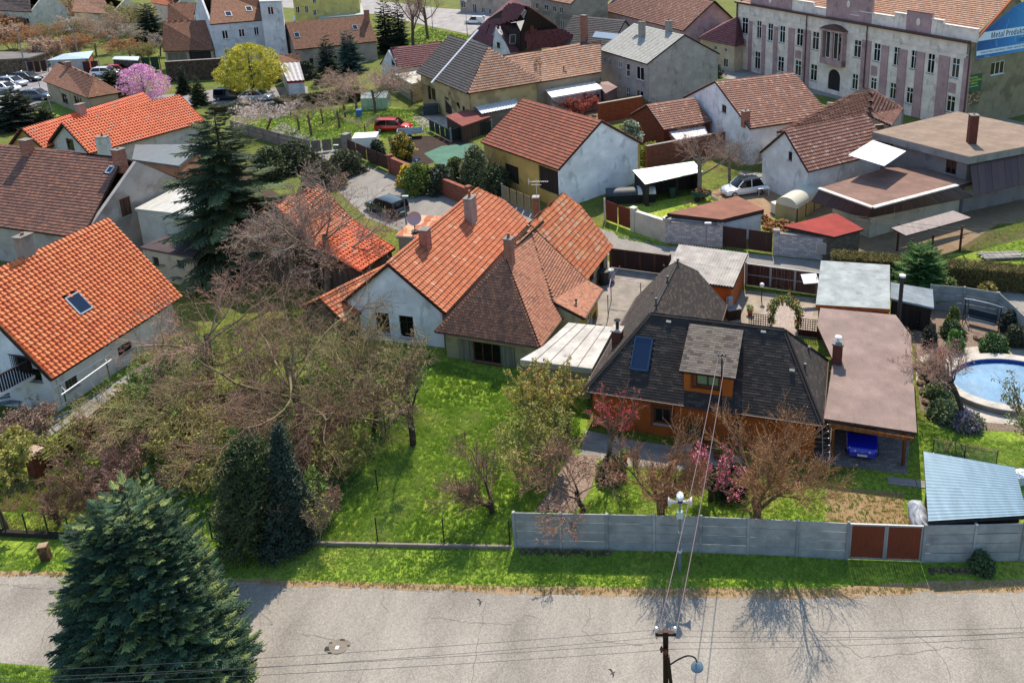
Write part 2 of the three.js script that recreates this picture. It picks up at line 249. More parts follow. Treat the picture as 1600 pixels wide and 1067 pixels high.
// ---------- buildings ----------
const v3=(a)=>V(a[0],a[1],a[2]),v2=(a)=>V(a[0],0,a[1]);
let tileSeed=11;
function fillWalls(o,d){
const byCol={};
for(const w of d.w??[]){
const k=(w.c??d.wc)+'|'+(w.m??d.wm),a=v2(w.a),b=v2(w.b),inn=v2(w.i);
(byCol[k]??=[]).push(wallGeo(a,b,w.ha,w.hb,w.pk,(w.op??[]).map((p)=>[...p.r,p.arch]),inn,w.th??0.3));
for(const p of w.op??[]){
if(p.k==='hole')continue;
if(p.k==='door'||p.k==='garage'){
const[u0,u1,h0,h1]=p.r,dd=b.clone().sub(a).normalize(),W=u1-u0,Hh=h1-h0;
const bas=new THREE.Matrix4().makeBasis(dd,V(0,1,0),inn.clone().normalize()).setPosition(a.x+dd.x*u0+inn.x*0.12,h0,a.z+dd.z*u0+inn.z*0.12);
const put=(g)=>applyB(g,bas),dr=new THREE.Group();dr.name=p.k==='door'?'door':'gate_door';o.add(dr);
const n=p.n??(p.k==='garage'?2:1);
for(let i=0;i<n;i++)part('door_leaf',put(rbox(W/n-0.02,Hh-0.02,0.05,(W*(i+0.5))/n,Hh/2,0,0.012)),M(p.c??0x5a4030,p.tx??'wood'),dr);
if(p.gl)part('pane',put(box(W*0.6,Hh*0.4,0.02,W/2,Hh*0.68,-0.03)),GLASS(),dr);
part('handle',put(box(0.12,0.03,0.05,W/n-0.12,Hh*0.5,-0.05)),M(0x888888,null,{roughness:0.4,metalness:0.8}),dr);
continue;
}
windowIn(o,a,b,p.r,inn,{style:p.s,n:p.n,t:p.t,curtain:p.cu,sill:p.si,board:p.bd});
if(p.shut){const dd=b.clone().sub(a).normalize(),out=inn.clone().normalize(),W=0.5*(p.r[1]-p.r[0]);for(const s of[0,1]){const u=s?p.r[1]+W/2:p.r[0]-W/2;part('shutter',box(W,p.r[3]-p.r[2],0.04,0,0,0).applyMatrix4(new THREE.Matrix4().makeRotationY(Math.atan2(-dd.z,dd.x)).setPosition(a.x+dd.x*u-out.x*0.03,(p.r[2]+p.r[3])/2,a.z+dd.z*u-out.z*0.03)),M(0x9a9a88,'wood'),o);}}
if(p.surround){const[u0,u1,h0,h1]=p.r,dd=b.clone().sub(a).normalize(),out=inn.clone().normalize(),bas=new THREE.Matrix4().makeBasis(dd,V(0,1,0),out).setPosition(a.x-out.x*0.02,0,a.z-out.z*0.02),t=0.18;part('window_surround',[box(t,h1-h0+2*t,0.06,u0-t/2,(h0+h1)/2,0),box(t,h1-h0+2*t,0.06,u1+t/2,(h0+h1)/2,0),box(u1-u0,t,0.06,(u0+u1)/2,h1+t/2,0)].map((g)=>applyB(g,bas)),M(p.surround,'brick'),o);}
}
}
for(const k in byCol){const[c,m]=k.split('|');part('wall',byCol[k],M(+c,m),o);}
}
function planeOf(P){const e=P[1].clone().sub(P[0]).normalize(),n=P[1].clone().sub(P[0]).cross(P[2].clone().sub(P[0])).normalize();if(n.y<0)n.negate();return{e,n,up:n.clone().cross(e).normalize()};}
function house(d){
const o=thing(d.n,d.l,d.c,[d.b[0],0,d.b[1]],0,d.g),F=d.f.map((f)=>f.p.map(v3)),faces=[];
fillWalls(o,d);
const roof=part('roof',F.map((p)=>slab(p,0.13)),M(d.ec??0x3a2c26,'wood'),o);
const gut=[],verge=[];
F.forEach((p,i)=>{
const f=d.f[i],pl=planeOf(p),lift=p.map((q)=>q.clone().addScaledVector(pl.n,0.012));
tileFace(roof,lift,f.t,tileSeed++,{scale:f.sc,skip:(d.sk??[]).filter((k)=>k.f===i).map((k)=>({q:v3(k.p),w:k.w,h:k.h})),single:d.single===i?(q)=>q.x*d.sdir[0]+q.z*d.sdir[1]:null});
if(f.gut!==0&&Math.abs(p[0].y-p[1].y)<0.1)gut.push(tube([0,0.25,0.5,0.75,1].map((t)=>p[0].clone().lerp(p[1],t).add(V(0,-0.05,0)).addScaledVector(pl.up.clone().setY(0).normalize(),-0.07)),0.06,6,4));
if(f.v!==0)for(const[a,b]of[[p[1],p[2]],[p[p.length-1],p[0]]])if(Math.abs(a.y-b.y)>0.4)verge.push(beam(a.clone().add(V(0,-0.05,0)),b.clone().add(V(0,-0.05,0)),0.05,0.18));
});
for(const[a,b,t]of d.cap??[])capTiles(roof,v3(a),v3(b),t,tileSeed++,d.capr);
if(gut.length)part('gutter',gut,M(d.gc??0x5a4038,'metal',{roughness:0.5,metalness:0.3}),o);
if(verge.length&&d.vg!==0)part('verge_board',verge,M(d.vc??0x4a3228,'wood'),o);
if(d.dorm)dormer(o,d);
const ang=Math.atan2(-(F[0][1].z-F[0][0].z),F[0][1].x-F[0][0].x);
for(const c of d.ch??[])chimney(o,roof,c,ang);
for(const s of d.sk??[]){
const pl=planeOf(F[s.f]),bas=new THREE.Matrix4().makeBasis(pl.e,pl.n,pl.e.clone().cross(pl.n)).setPosition(...s.p),put=(g)=>applyB(g,bas),w=new THREE.Group();w.name='skylight';roof.add(w);
part('frame',[box(0.09,0.14,s.h,-s.w/2,0.07,0),box(0.09,0.14,s.h,s.w/2,0.07,0),box(s.w,0.14,0.09,0,0.07,-s.h/2),box(s.w,0.14,0.09,0,0.07,s.h/2)].map(put),M(s.c??0x8a8c8e,null,{roughness:0.45,metalness:0.3}),w);
part('pane',put(box(s.w-0.1,0.02,s.h-0.1,0,0.1,0)),M(0x1a2a44,null,{roughness:0.05,metalness:0.15}),w);
}
for(const s of d.vent??[])part('roof_vent',[cyl(0.05,0.05,0.3,...s.p,8),cyl(0.11,0.08,0.1,s.p[0],s.p[1]+0.28,s.p[2],8)],M(s.c??0x4a4a4c,null,{roughness:0.6}),roof);
for(const s of d.flat??[]){const pl=planeOf(F[s.f]),bas=new THREE.Matrix4().makeBasis(pl.e,pl.n,pl.e.clone().cross(pl.n)).setPosition(...s.p);part(s.n??'roof_vent',rbox(s.w,0.12,s.h,0,0.06,0,0.02).applyMatrix4(bas),M(s.c??0xb8b4a8,null,{roughness:0.6}),roof);}
return o;
}
function chimney(o,roof,c,ang){
const[x,y,z]=c.p,m={brick:M(0xffffff,'brick'),grey:M(0x9a948c,'worn'),white:M(0xd8d4cc,'worn'),brown:M(0x6e3a2c,'plaster'),orange:M(0xa04a24,'plaster'),dark:M(0x3a3230,'metal')}[c.c??'brick'];
const h=c.t-y+0.8,g=new THREE.Group();g.name='chimney';g.position.set(x,y-0.8,z);g.rotation.y=ang+(c.r??0);roof.add(g);
if(c.pipe){part('flue',[cyl(c.w/2,c.w/2,h,0,0,0,10)],m,g);part('cowl',[cyl(c.w*0.8,c.w*0.8,0.12,0,h,0,10)],M(c.hat??0xd8d8dc,'metal',{roughness:0.4}),g);return;}
part('stack',rbox(c.w,h,c.d,0,h/2,0,0.02),m,g);
part('chimney_cap',[rbox(c.w+0.12,0.09,c.d+0.12,0,h+0.045,0,0.015)],M(c.capc??0x8c8780,'concrete'),g);
if(c.pot)part('chimney_pot',[cyl(0.1,0.09,c.pot,0,h+0.09,0,10),...(c.hat!==undefined?[lathe([[0.001,h+0.28+c.pot],[0.2,h+0.16+c.pot],[0.19,h+0.14+c.pot],[0.001,h+0.2+c.pot]])]:[])],M(c.hat??0x8a5a44,null,{roughness:0.45}),g);
}
const SHEETS={felt:['felt',0.95],metal:['metal',0.45],rust:['rust',0.7],concrete:['concrete',0.9],worn:['worn',0.8],wood:['wood',0.85]};
function corrugated(P,pitch,amp,along=0){
const q=[0,1,2,3].map((i)=>P[(i+along)%4]),L=q[0].distanceTo(q[1]),n=Math.round(L/pitch)*4,nr=q[1].clone().sub(q[0]).cross(q[3].clone().sub(q[0])).normalize();if(nr.y<0)nr.negate();
const rows=[],L2=q[0].distanceTo(q[3]),m=Math.max(1,Math.round(L2/2.4));
for(let j=0;j<m;j++)for(let i=0;i<n;i++){
const at=(a,b,dz)=>{const s=a/n,t=b/m;return q[0].clone().lerp(q[1],s).lerp(q[3].clone().lerp(q[2],s),t).addScaledVector(nr,0.03+amp*Math.cos((a*Math.PI)/2)+dz);};
rows.push([at(i,j-(j?0.05:0),0.006),at(i+1,j-(j?0.05:0),0.006),at(i+1,j+1,-0.006),at(i,j+1,-0.006)]);
}
return quads(rows);
}
function shed(d){
const P=d.p.map(v3),o=thing(d.n,d.l,d.c,[d.b[0],0,d.b[1]],0,d.g),S=SHEETS[d.m.replace('corr_','')]??['felt',0.9];
fillWalls(o,d);
const rm=M(d.col,S[0],{roughness:S[1],...(S[0]==='metal'?{metalness:d.mt??0.15}:{})});
let roof;
if(d.t){roof=part('roof',slab(P,d.th),M(0x4a3a30,'wood'),o);tileFace(roof,P.map((p)=>p.clone().add(V(0,0.012,0))),d.t,tileSeed++,{});}
else if(d.m.startsWith('corr_')){roof=part('roof',slab(P.map((p)=>p.clone().add(V(0,-0.03,0))),d.th),M(d.fa??0x4a4440,'wood'),o);part('corrugated_sheet',corrugated(P,d.pi??0.177,d.am??0.025,d.al??0),rm,roof);}
else{
roof=part('roof',slab(P.map((p)=>p.clone().add(V(0,-0.006,0))),d.th),M(d.fa??d.col,'plaster'),o);
part('roof_sheet',quads([P.map((p)=>p.clone().add(V(0,0.004,0)))].flatMap((q)=>THREE.ShapeUtils.triangulateShape(q.map((p)=>new THREE.Vector2(p.x,p.z)),[]).map((t)=>t.map((i)=>q[i])))),rm,roof);
if(d.seam){const[i,j,n]=d.seam,a=P[i],b=P[(i+1)%P.length],c=P[j],e=P[(j+1)%P.length],gs=[];for(let k=1;k<n;k++)gs.push(beam(a.clone().lerp(b,k/n).add(V(0,0.012,0)),e.clone().lerp(c,k/n).add(V(0,0.012,0)),d.sw??0.035,0.022));part('seam',gs,M(d.sc??d.col,S[0],{roughness:S[1]}),roof);}
}
const loc=(q)=>V(q[0]-d.b[0],q[1],q[2]-d.b[1]);
for(const q of d.pn??[]){const[A,B,C,D]=q.map(loc),n=Math.max(3,Math.round(A.distanceTo(B)/0.85));for(let i=0;i<n;i++){const s=(i+0.015)/n,e=(i+0.985)/n,k=(i%2)*0.015;part('roof_panel',slab([A.clone().lerp(B,s),A.clone().lerp(B,e),D.clone().lerp(C,e),D.clone().lerp(C,s)].map((p)=>p.add(V(0,k,k))),0.05),M([0x4c3430,0x523834,0x47302e][i%3],'metal',{roughness:0.55}),o);}}
for(let i=0;d.cap&&i+1<d.cap.length;i++)part('parapet_cap',beam(loc(d.cap[i]),loc(d.cap[i+1]),0.42,0.1),M(0xe4dcd2,'concrete'),o);
if(d.beam){const[A,B]=d.beam.map(loc),m=M(0xa8662c,'wood');part('front_beam',beam(A,B,0.14,0.2),m,o);d.po.slice(0,2).forEach(([x,z,h],i)=>part('brace',beam(V(x,h-0.75,z),V(x,h-0.1,z).add(B.clone().sub(A).normalize().multiplyScalar(i?-0.7:0.7)),0.11),m,o));}
for(const[x,z,h]of d.po??[]){part('post',rbox(d.pw??0.15,h,d.pw??0.15,x,h/2,z,0.01),M(d.pc??0x9a5a24,'wood'),o);}
for(const c of d.ch??[])chimney(o,roof,c,d.ca??0);
return o;
}

function dormer(o,d){
const q=d.dorm,dx=v2(q.dx),dz=v2(q.dz),at=(u,v,h)=>dx.clone().multiplyScalar(u).addScaledVector(dz,v).setY(h),g=new THREE.Group();g.name='dormer';o.add(g);
const a=at(q.u0,q.v,0),b=at(q.u1,q.v,0),r=q.win;
part('wall',[wallGeo(a,b,q.h1,q.h1,null,[r],dz,0.2,q.h0-0.1),wallGeo(at(q.u0+0.01,q.v+0.2,0),at(q.u0+0.01,q.v1,0),q.h1,q.h1+0.9,null,[],dx,0.2,q.h0-0.1),wallGeo(at(q.u1-0.01,q.v+0.2,0),at(q.u1-0.01,q.v1,0),q.h1,q.h1+0.9,null,[],dx.clone().negate(),0.2,q.h0-0.1)],M(0xc4681e,'plaster'),g);
windowIn(g,a,b,r,dz,{style:'b',n:2,curtain:0x8aa078,sill:0x4a2a1a});
part('window_surround',[box(0.2,r[3]-r[2]+0.3,0.05),box(r[1]-r[0]+0.5,0.16,0.05)].map((k,i)=>{const p=i?at((r[0]+r[1])/2,0,0):at(r[0]-0.14,0,0);return k.applyMatrix4(new THREE.Matrix4().makeRotationY(Math.atan2(-dx.z,dx.x)).setPosition(a.x+p.x-dz.x*0.02,i?r[3]+0.09:(r[2]+r[3])/2,a.z+p.z-dz.z*0.02));}),M(0xa88868,'brick'),g);
const P=[at(q.u0-0.2,q.v-0.3,q.h1-0.05),at(q.u1+0.2,q.v-0.3,q.h1-0.05),at(q.u1+0.2,q.v1,q.h2),at(q.u0-0.2,q.v1,q.h2)];
const rf=part('dormer_roof',slab(P,0.1),M(0x2c2826,'wood'),g);tileFace(rf,P.map((p)=>p.clone().add(V(0,0.012,0))),'shinglelight',tileSeed++,{});
}
// ---------- fences, walls, street furniture ----------
// posts and boards of a concrete fence; pts are the post feet [x, z]
function concreteFence(label,pts,h,nb,o={}){
const c=pts[Math.floor(pts.length/2)],t=thing('concrete_fence',label,'fence',[c[0],0,c[1]]),r=rng(o.s??3),mats=[0xa8aaa8,0xb0b0ac,0xa0a4a2,0xb4b4ae].map((k)=>M(o.c??k,'concrete',{bump:0.01}));
pts.forEach((p,i)=>{
const q=pts[Math.min(i+1,pts.length-1)],q0=pts[Math.max(0,i-1)],a=V(p[0]-c[0],0,p[1]-c[1]),e=Math.atan2(-(q[1]-q0[1]),q[0]-q0[0]),post=rbox(0.13,h+0.04,0.15,0,(h+0.04)/2-0.05,0,0.015);post.rotateY(e);post.translate(a.x,0,a.z);part('post',post,mats[i%4],t);
if(i===pts.length-1)return;
const b=V(q[0]-c[0],0,q[1]-c[1]),L=a.distanceTo(b),d=b.clone().sub(a).normalize(),e2=Math.atan2(-d.z,d.x);
for(let k=0;k<nb;k++){const bh=h/nb,g=rbox(L-0.12,bh-0.028,0.05+0.016*r(),0,bh*(k+0.5)-0.04,(r()-0.5)*0.02,0.016);g.rotateY(e2);g.translate((a.x+b.x)/2,0,(a.z+b.z)/2);part('concrete_board',g,mats[Math.floor(r()*4)],t);}
});
return t;
}
// a straight masonry wall with a coping
function wallRun(name,label,A,B,h,o={}){
const a=v2(A),b=v2(B),L=a.distanceTo(b),t=thing(name,label,o.cat??'wall',[(a.x+b.x)/2,0,(a.z+b.z)/2],Math.atan2(-(b.z-a.z),b.x-a.x),o.g),th=o.th??0.3,m=M(o.c??0xffffff,o.m??'stone',{bump:0.02});
part('wall',box(L,h+0.3,th,0,h/2-0.15,0),m,t);
if(o.cap!==0){const n=Math.max(1,Math.round(L/1.0)),cm=M(o.cc??0x9a948c,'concrete');for(let i=0;i<n;i++)part('coping_stone',rbox(L/n-0.01,0.07,th+0.1,-L/2+(L*(i+0.5))/n,h+0.034,0,0.012),cm,t);}
for(let i=0;o.pil&&i<=o.pil;i++){const x=-L/2+(L*i)/o.pil;part('pillar',rbox(0.42,h+0.25,0.42,x,(h+0.25)/2,0,0.01),m,t);part('pillar_cap',rbox(0.54,0.08,0.54,x,h+0.29,0,0.015),M(o.cc??0x9a948c,'concrete'),t);}
if(o.box){part('meter_box',rbox(0.9,1.0,0.06,o.box,h*0.55,th/2+0.03,0.01),M(0xc4beb4,null,{roughness:0.6}),t);part('meter_box_door',rbox(0.74,0.84,0.02,o.box,h*0.55,th/2+0.07,0.006),M(0xa8a29a,null,{roughness:0.6}),t);}
return t;
}
// a fence or gate of leaves: boards in a steel frame
function boardGate(name,label,A,B,h,o={}){
const a=v2(A),b=v2(B),L=a.distanceTo(b),t=thing(name,label,o.cat??'gate',[(a.x+b.x)/2,0,(a.z+b.z)/2],Math.atan2(-(b.z-a.z),b.x-a.x),o.g),n=o.n??2,fm=M(o.fc??0x9a9ea2,'metal',{roughness:0.5,metalness:0.3}),f=o.f??0.08;
for(let i=0;i<n;i++){
const w=L/n-0.008,x=-L/2+(L*(i+0.5))/n,leaf=new THREE.Group();leaf.name='gate_leaf';leaf.position.set(x,0.06,0);t.add(leaf);
const fr=[box(f,h,0.07,-w/2+f/2,h/2,0),box(f,h,0.07,w/2-f/2,h/2,0),box(w-2*f,f,0.068,0,f/2,0),box(w-2*f,f,0.068,0,h-f/2,0)];
if(o.mid)fr.push(box(w-2*f,f*0.7,0.066,0,h*o.mid,0.02));
if(o.frame!==0)part('frame',fr,fm,leaf);
const k=Math.round((w-2*f)/(o.bw??0.12)),r=rng(i+3);
if(o.lie){const kk=Math.round(h/o.lie);for(let j=0;j<kk;j++)part('board',rbox(w,h/kk-0.015,0.03,0,(h*(j+0.5))/kk,0.004*r(),0.006),M(o.c??0x5c2a1c,'wood'),leaf);}
else{const q=part('board',Array.from({length:k},(_,j)=>box((w-2*f)/k-0.006,h-2*f,0.03,-w/2+f+((w-2*f)*(j+0.5))/k,h/2,(r()-0.5)*0.012)),M(o.c??0x5c2a1c,'felt'),leaf);q.userData.kind='stuff';}
}
for(const s of o.posts===0?[]:[-1,1])part('post',rbox(0.12,h+0.15,0.12,s*(L/2+0.07),(h+0.15)/2,0,0.01),M(o.pc??o.fc??0x8a8c8e,'metal'),t);
return t;
}
function streetLamp(label,pos,h,o={}){
const t=thing('street_lamp',label,'street lamp',pos,o.turn??0,o.g),m=M(o.c??0x8c9094,'metal',{roughness:0.5,metalness:0.4});
part('pole',[cyl(0.07,0.07,h*0.3,0,0,0,10),cyl(0.05,0.035,h*0.7,0,h*0.3,0,10)],m,t);
if(o.arm)part('arm',tube([V(0,h-0.1,0),V(o.arm*0.4,h+0.2,0),V(o.arm,h+0.22,0)],0.03),m,t);
part('lamp_head',rbox(0.55,0.14,0.24,(o.arm??0)+0.12,h+(o.arm?0.2:0.02),0,0.05),M(0xc8ccd0,null,{roughness:0.4}),t);
return t;
}
// wires hang between two points
function wire(label,A,B,sag,r=0.012,o={}){
const a=v3(A),b=v3(B),pts=[];for(let i=0;i<=10;i++){const t=i/10;pts.push(a.clone().lerp(b,t).add(V(0,-4*sag*t*(1-t),0)).sub(a));}
const w=part(numbered(o.n??'power_line'),new THREE.TubeGeometry(new THREE.CatmullRomCurve3(pts),24,r,4,false),M(o.c??0x3a3c40,null,{roughness:0.5}),scene);w.position.copy(a);return tag(w,label,o.cat??'cable',o.g);
}
// ---------- the school with its striped facade and the painted side wall ----------
function canvasMat(w,h,draw,o={}){const c=document.createElement('canvas');c.width=w;c.height=h;draw(c.getContext('2d'),w,h);const t=new THREE.CanvasTexture(c);t.colorSpace=THREE.SRGBColorSpace;return new THREE.MeshStandardMaterial({map:t,roughness:0.6,side:THREE.DoubleSide,...o});}
function planar(pts,uv){const tri=THREE.ShapeUtils.triangulateShape(uv.map(([a,b])=>new THREE.Vector2(a,b)),[]),v=[],u=[];for(const t of tri)for(const i of t){v.push(pts[i].x,pts[i].y,pts[i].z);u.push(...uv[i]);}const g=new THREE.BufferGeometry();g.setAttribute('position',new THREE.Float32BufferAttribute(v,3));g.setAttribute('uv',new THREE.Float32BufferAttribute(u,2));g.computeVertexNormals();return g;}
function school(d){
const o=thing('school_building','long two storey school with cream facade, pink pilasters and stepped parapet','school',[d.b[0],0,d.b[1]]),a=V(0,0,0),b=v2(d.e),L=b.length(),dx=b.clone().normalize(),n=v2(d.n).normalize(),out=n.clone().negate(),R=new THREE.Matrix4().makeRotationY(Math.atan2(-dx.z,dx.x)),sgn=V(0,0,1).applyMatrix4(R.clone()).dot(out)>0?1:-1;
// facade coordinates: u along, y up, w towards the street
const put=(g,w=0)=>{g.translate(0,0,sgn*w);return g.applyMatrix4(R);},cream=M(0xfae8d8,'plaster'),pink=M(0xbe9a98,'plaster'),brown=M(0x5a3a34,'metal',{roughness:0.5});
const W=[{a:[0,0],b:d.e,ha:d.hc,hb:d.hc,i:d.n,op:d.op}];
fillWalls(o,{w:W,wc:0xfae8d8,wm:'plaster'});
const c2=b.clone().addScaledVector(n,d.D),c3=n.clone().multiplyScalar(d.D),[s0,s1,t0,t1]=d.sw;
part('side_wall',[wallGeo(b,c2,d.hc,d.hc,[[d.D/2,d.hc+5]],[d.sw],dx.clone().negate()),wallGeo(a,c3,d.hc,d.hc,[[d.D/2,d.hc+5]],[],dx),wallGeo(c3,c2,d.hc,d.hc,null,[],out)],M(0x8e8468,'worn',{bump:0.02}),o);
windowIn(o,b,c2,d.sw,dx.clone().negate(),{style:'w',n:3,sill:0xc8ccd0});
for(const[u0,u1,h0,h1]of d.pil)part('pilaster',put(box(u1-u0,Math.min(h1,d.hc-1.9)-0.1,0.14,(u0+u1)/2,Math.min(h1,d.hc-1.9)/2,0),0.07),pink,o);
for(const[u0,u1,h0,h1]of d.pan)part('wall_panel',put(box(u1-u0,h1-h0,0.08,(u0+u1)/2,(h0+h1)/2,0),0.04),pink,o);
part('cornice',[put(box(L+0.3,0.22,0.5,L/2,d.hc-0.02,0),0.2),put(box(L+0.3,0.1,0.7,L/2,d.hc+0.14,0),0.25)],brown,o);
part('string_course',put(box(L,0.1,0.1,L/2,d.hc-1.6,0),0.05),cream,o);
const[u0,u1,h0,h1]=d.bay,bw=u1-u0;
part('bay_window',[put(box(bw,0.9,0.9,(u0+u1)/2,h0+0.45,0),0.45),put(box(bw+0.3,0.25,1.1,(u0+u1)/2,h1-0.1,0),0.5),put(box(0.3,h1-h0,0.85,u0+0.15,(h0+h1)/2,0),0.42),put(box(0.3,h1-h0,0.85,u1-0.15,(h0+h1)/2,0),0.42),put(box(0.35,h1-h0,0.85,(u0+u1)/2,(h0+h1)/2,0),0.42)],pink,o);
const ro=new THREE.Shape();ro.moveTo(-bw/2-0.2,0);ro.quadraticCurveTo(0,1.5,bw/2+0.2,0);ro.closePath();part('bay_roof',put(new THREE.ExtrudeGeometry(ro,{depth:1.1,bevelEnabled:false}).translate((u0+u1)/2,h1+0.03,-0.55),0.5),brown,o);
for(const s of[0.32,0.68]){const p=new THREE.Group();p.name='window';o.add(p);part('frame',[put(box(0.85,h1-h0-1.2,0.05,u0+bw*s,(h0+h1)/2+0.35,0),0.7)],M(0xe6e6e2,null),p);part('pane',[put(box(0.68,h1-h0-1.4,0.03,u0+bw*s,(h0+h1)/2+0.35,0),0.73)],GLASS(),p);}
for(const u of d.dp)part('downpipe',put(cyl(0.09,0.09,d.hc,u,0,0,8),0.22),brown,o);
for(const[p0,p1,h,k]of d.par){part('parapet',put(box(p1-p0,h-d.hc-0.05,0.35,(p0+p1)/2,d.hc+(h-d.hc)/2+0.05,0),k?-0.2:-0.23),k?pink:cream,o);part('coping',put(box(p1-p0+0.08,0.1,0.5,(p0+p1)/2,h+0.06,0),-0.2),M(k?0x7a5450:0xe0dcd6,null),o);
if(k){const g=new THREE.SphereGeometry(0.42,14,10);g.scale(0.8,1.2,0.2);g.translate((p0+p1)/2,(d.hc+h)/2+0.1,0);part('medallion',put(g,0.02),cream,o);}}
const e0=a.clone().addScaledVector(n,0.6).setY(d.hc),e1=b.clone().addScaledVector(n,0.6).setY(d.hc),r0=n.clone().multiplyScalar(d.D/2).setY(d.hc+5.2),r1=r0.clone().add(b),roof=part('roof',[slab([e0,e1,r1,r0],0.15),slab([c3.clone().setY(d.hc),c2.clone().setY(d.hc),r1,r0],0.15)],M(0x6a4a3a,'wood'),o);
tileFace(roof,[e0,e1,r1,r0].map((p)=>p.clone().add(V(0,0.02,0))),'lichen',901,{});capTiles(roof,r0,r1,'lichen',902);
part('verge_board',[beam(e1.clone().add(dx.clone().multiplyScalar(0.1)),r1.clone().add(dx.clone().multiplyScalar(0.1)),0.3,0.2)],M(0xa85a3a,null),roof);
// advertising boards on the side wall
const side=(u,h,w=0.06)=>b.clone().addScaledVector(n,u).addScaledVector(dx,w).setY(h),xs=d.bb.map((q)=>q[0]),ys=d.bb.map((q)=>q[1]),x0=Math.min(...xs),x1=Math.max(...xs),y0=Math.min(...ys),y1=Math.max(...ys),wd=x1-x0,hg=y1-y0;
const ad=canvasMat(2048,Math.round((2048*hg)/wd),(c,w,h)=>{
const g=c.createLinearGradient(0,0,w,h);g.addColorStop(0,'#0d3f7e');g.addColorStop(0.5,'#2f86c8');g.addColorStop(1,'#6fb4e0');c.fillStyle=g;c.fillRect(0,0,w,h);
const r=rng(5);for(let i=0;i<46;i++){c.strokeStyle=['#bfe0f4','#0c3468','#4a9ad4','#8cc4e8'][i%4];c.globalAlpha=0.35;c.lineWidth=4+r()*34;const x=r()*w,y=r()*h;c.beginPath();c.moveTo(x,y);c.lineTo(x+(r()-0.2)*700,y+(r()-0.5)*500);c.stroke();}c.globalAlpha=1;
c.fillStyle='#dcebf6';c.fillRect(0,h*0.50,w,h*0.16);c.fillRect(0,h*0.85,w,h*0.09);c.fillRect(w*0.62,h*0.05,w*0.38,h*0.40);
c.fillStyle='#123a72';c.font=`bold ${Math.round(h * 0.155)}px sans-serif`;c.fillText('Metal Produkt Servis',w*0.17,h*0.64);c.font=`bold ${Math.round(h * 0.11)}px sans-serif`;c.fillText('1200 m',w*0.52,h*0.80);c.font=`bold ${Math.round(h * 0.055)}px sans-serif`;c.fillText('PROJEKTOVÁNÍ  KONSTRUKCE  VÝROBA  MONTÁŽ  INSTALACE',w*0.06,h*0.915);
c.beginPath();c.moveTo(w*0.80,h*0.66);c.lineTo(w*0.83,h*0.72);c.lineTo(w*0.815,h*0.72);c.lineTo(w*0.815,h*0.82);c.lineTo(w*0.785,h*0.82);c.lineTo(w*0.785,h*0.72);c.lineTo(w*0.77,h*0.72);c.fill();
c.strokeStyle='#123a72';c.lineWidth=8;c.beginPath();c.moveTo(w*0.66,h*0.40);c.lineTo(w*0.78,h*0.08);c.lineTo(w*0.90,h*0.40);c.closePath();c.stroke();c.font=`italic bold ${Math.round(h * 0.15)}px sans-serif`;c.fillText('MPS',w*0.70,h*0.36);
});
const bt=thing('advertising_board','large blue and white metal company banner on the school side wall','banner',[d.b[0],0,d.b[1]]);
part('banner_panel',planar(d.bb.map(([u,h])=>side(u,h)),d.bb.map(([u,h])=>[(u-x0)/wd,(h-y0)/hg])),ad,bt,{keepUV:true});
part('backing',d.bb.map((q,i)=>beam(side(...q,0.03),side(...d.bb[(i+1)%d.bb.length],0.03),0.05,0.08)),M(0x8c9aa8,null),bt);
const gs=canvasMat(256,512,(c,w,h)=>{c.fillStyle='#1c5a34';c.fillRect(0,0,w,h);c.fillStyle='#c8c83c';c.font='bold 40px sans-serif';c.fillText('PRODEJ',40,60);c.fillText('PALIVOVÉHO',8,110);c.fillText('DŘEVA',60,160);c.fillStyle='#e8e8d0';c.font='bold 24px sans-serif';c.fillText('Tel. 606 704 002',24,205);const r=rng(8);for(let i=0;i<240;i++){c.fillStyle=['#3a2c22','#8a6a48','#b89870','#5a4432'][i%4];c.beginPath();c.arc(r()*w,300+r()*200,8+r()*14,0,7);c.fill();}});
const gt=thing('advertising_sign','upright green poster with yellow lettering at the corner of the school side wall','poster',[d.b[0],0,d.b[1]]),[g0,g1,k0,k1]=d.gs,Q=[[g0,k0],[g1,k0],[g1,k1],[g0,k1]];
part('poster_panel',planar(Q.map(([u,h])=>side(u,h)),[[0,0],[1,0],[1,1],[0,1]]),gs,gt,{keepUV:true});
part('frame',Q.map((q,i)=>beam(side(...q,0.03),side(...Q[(i+1)%4],0.03),0.05,0.08)),M(0x3a4a3c,null),gt);
}
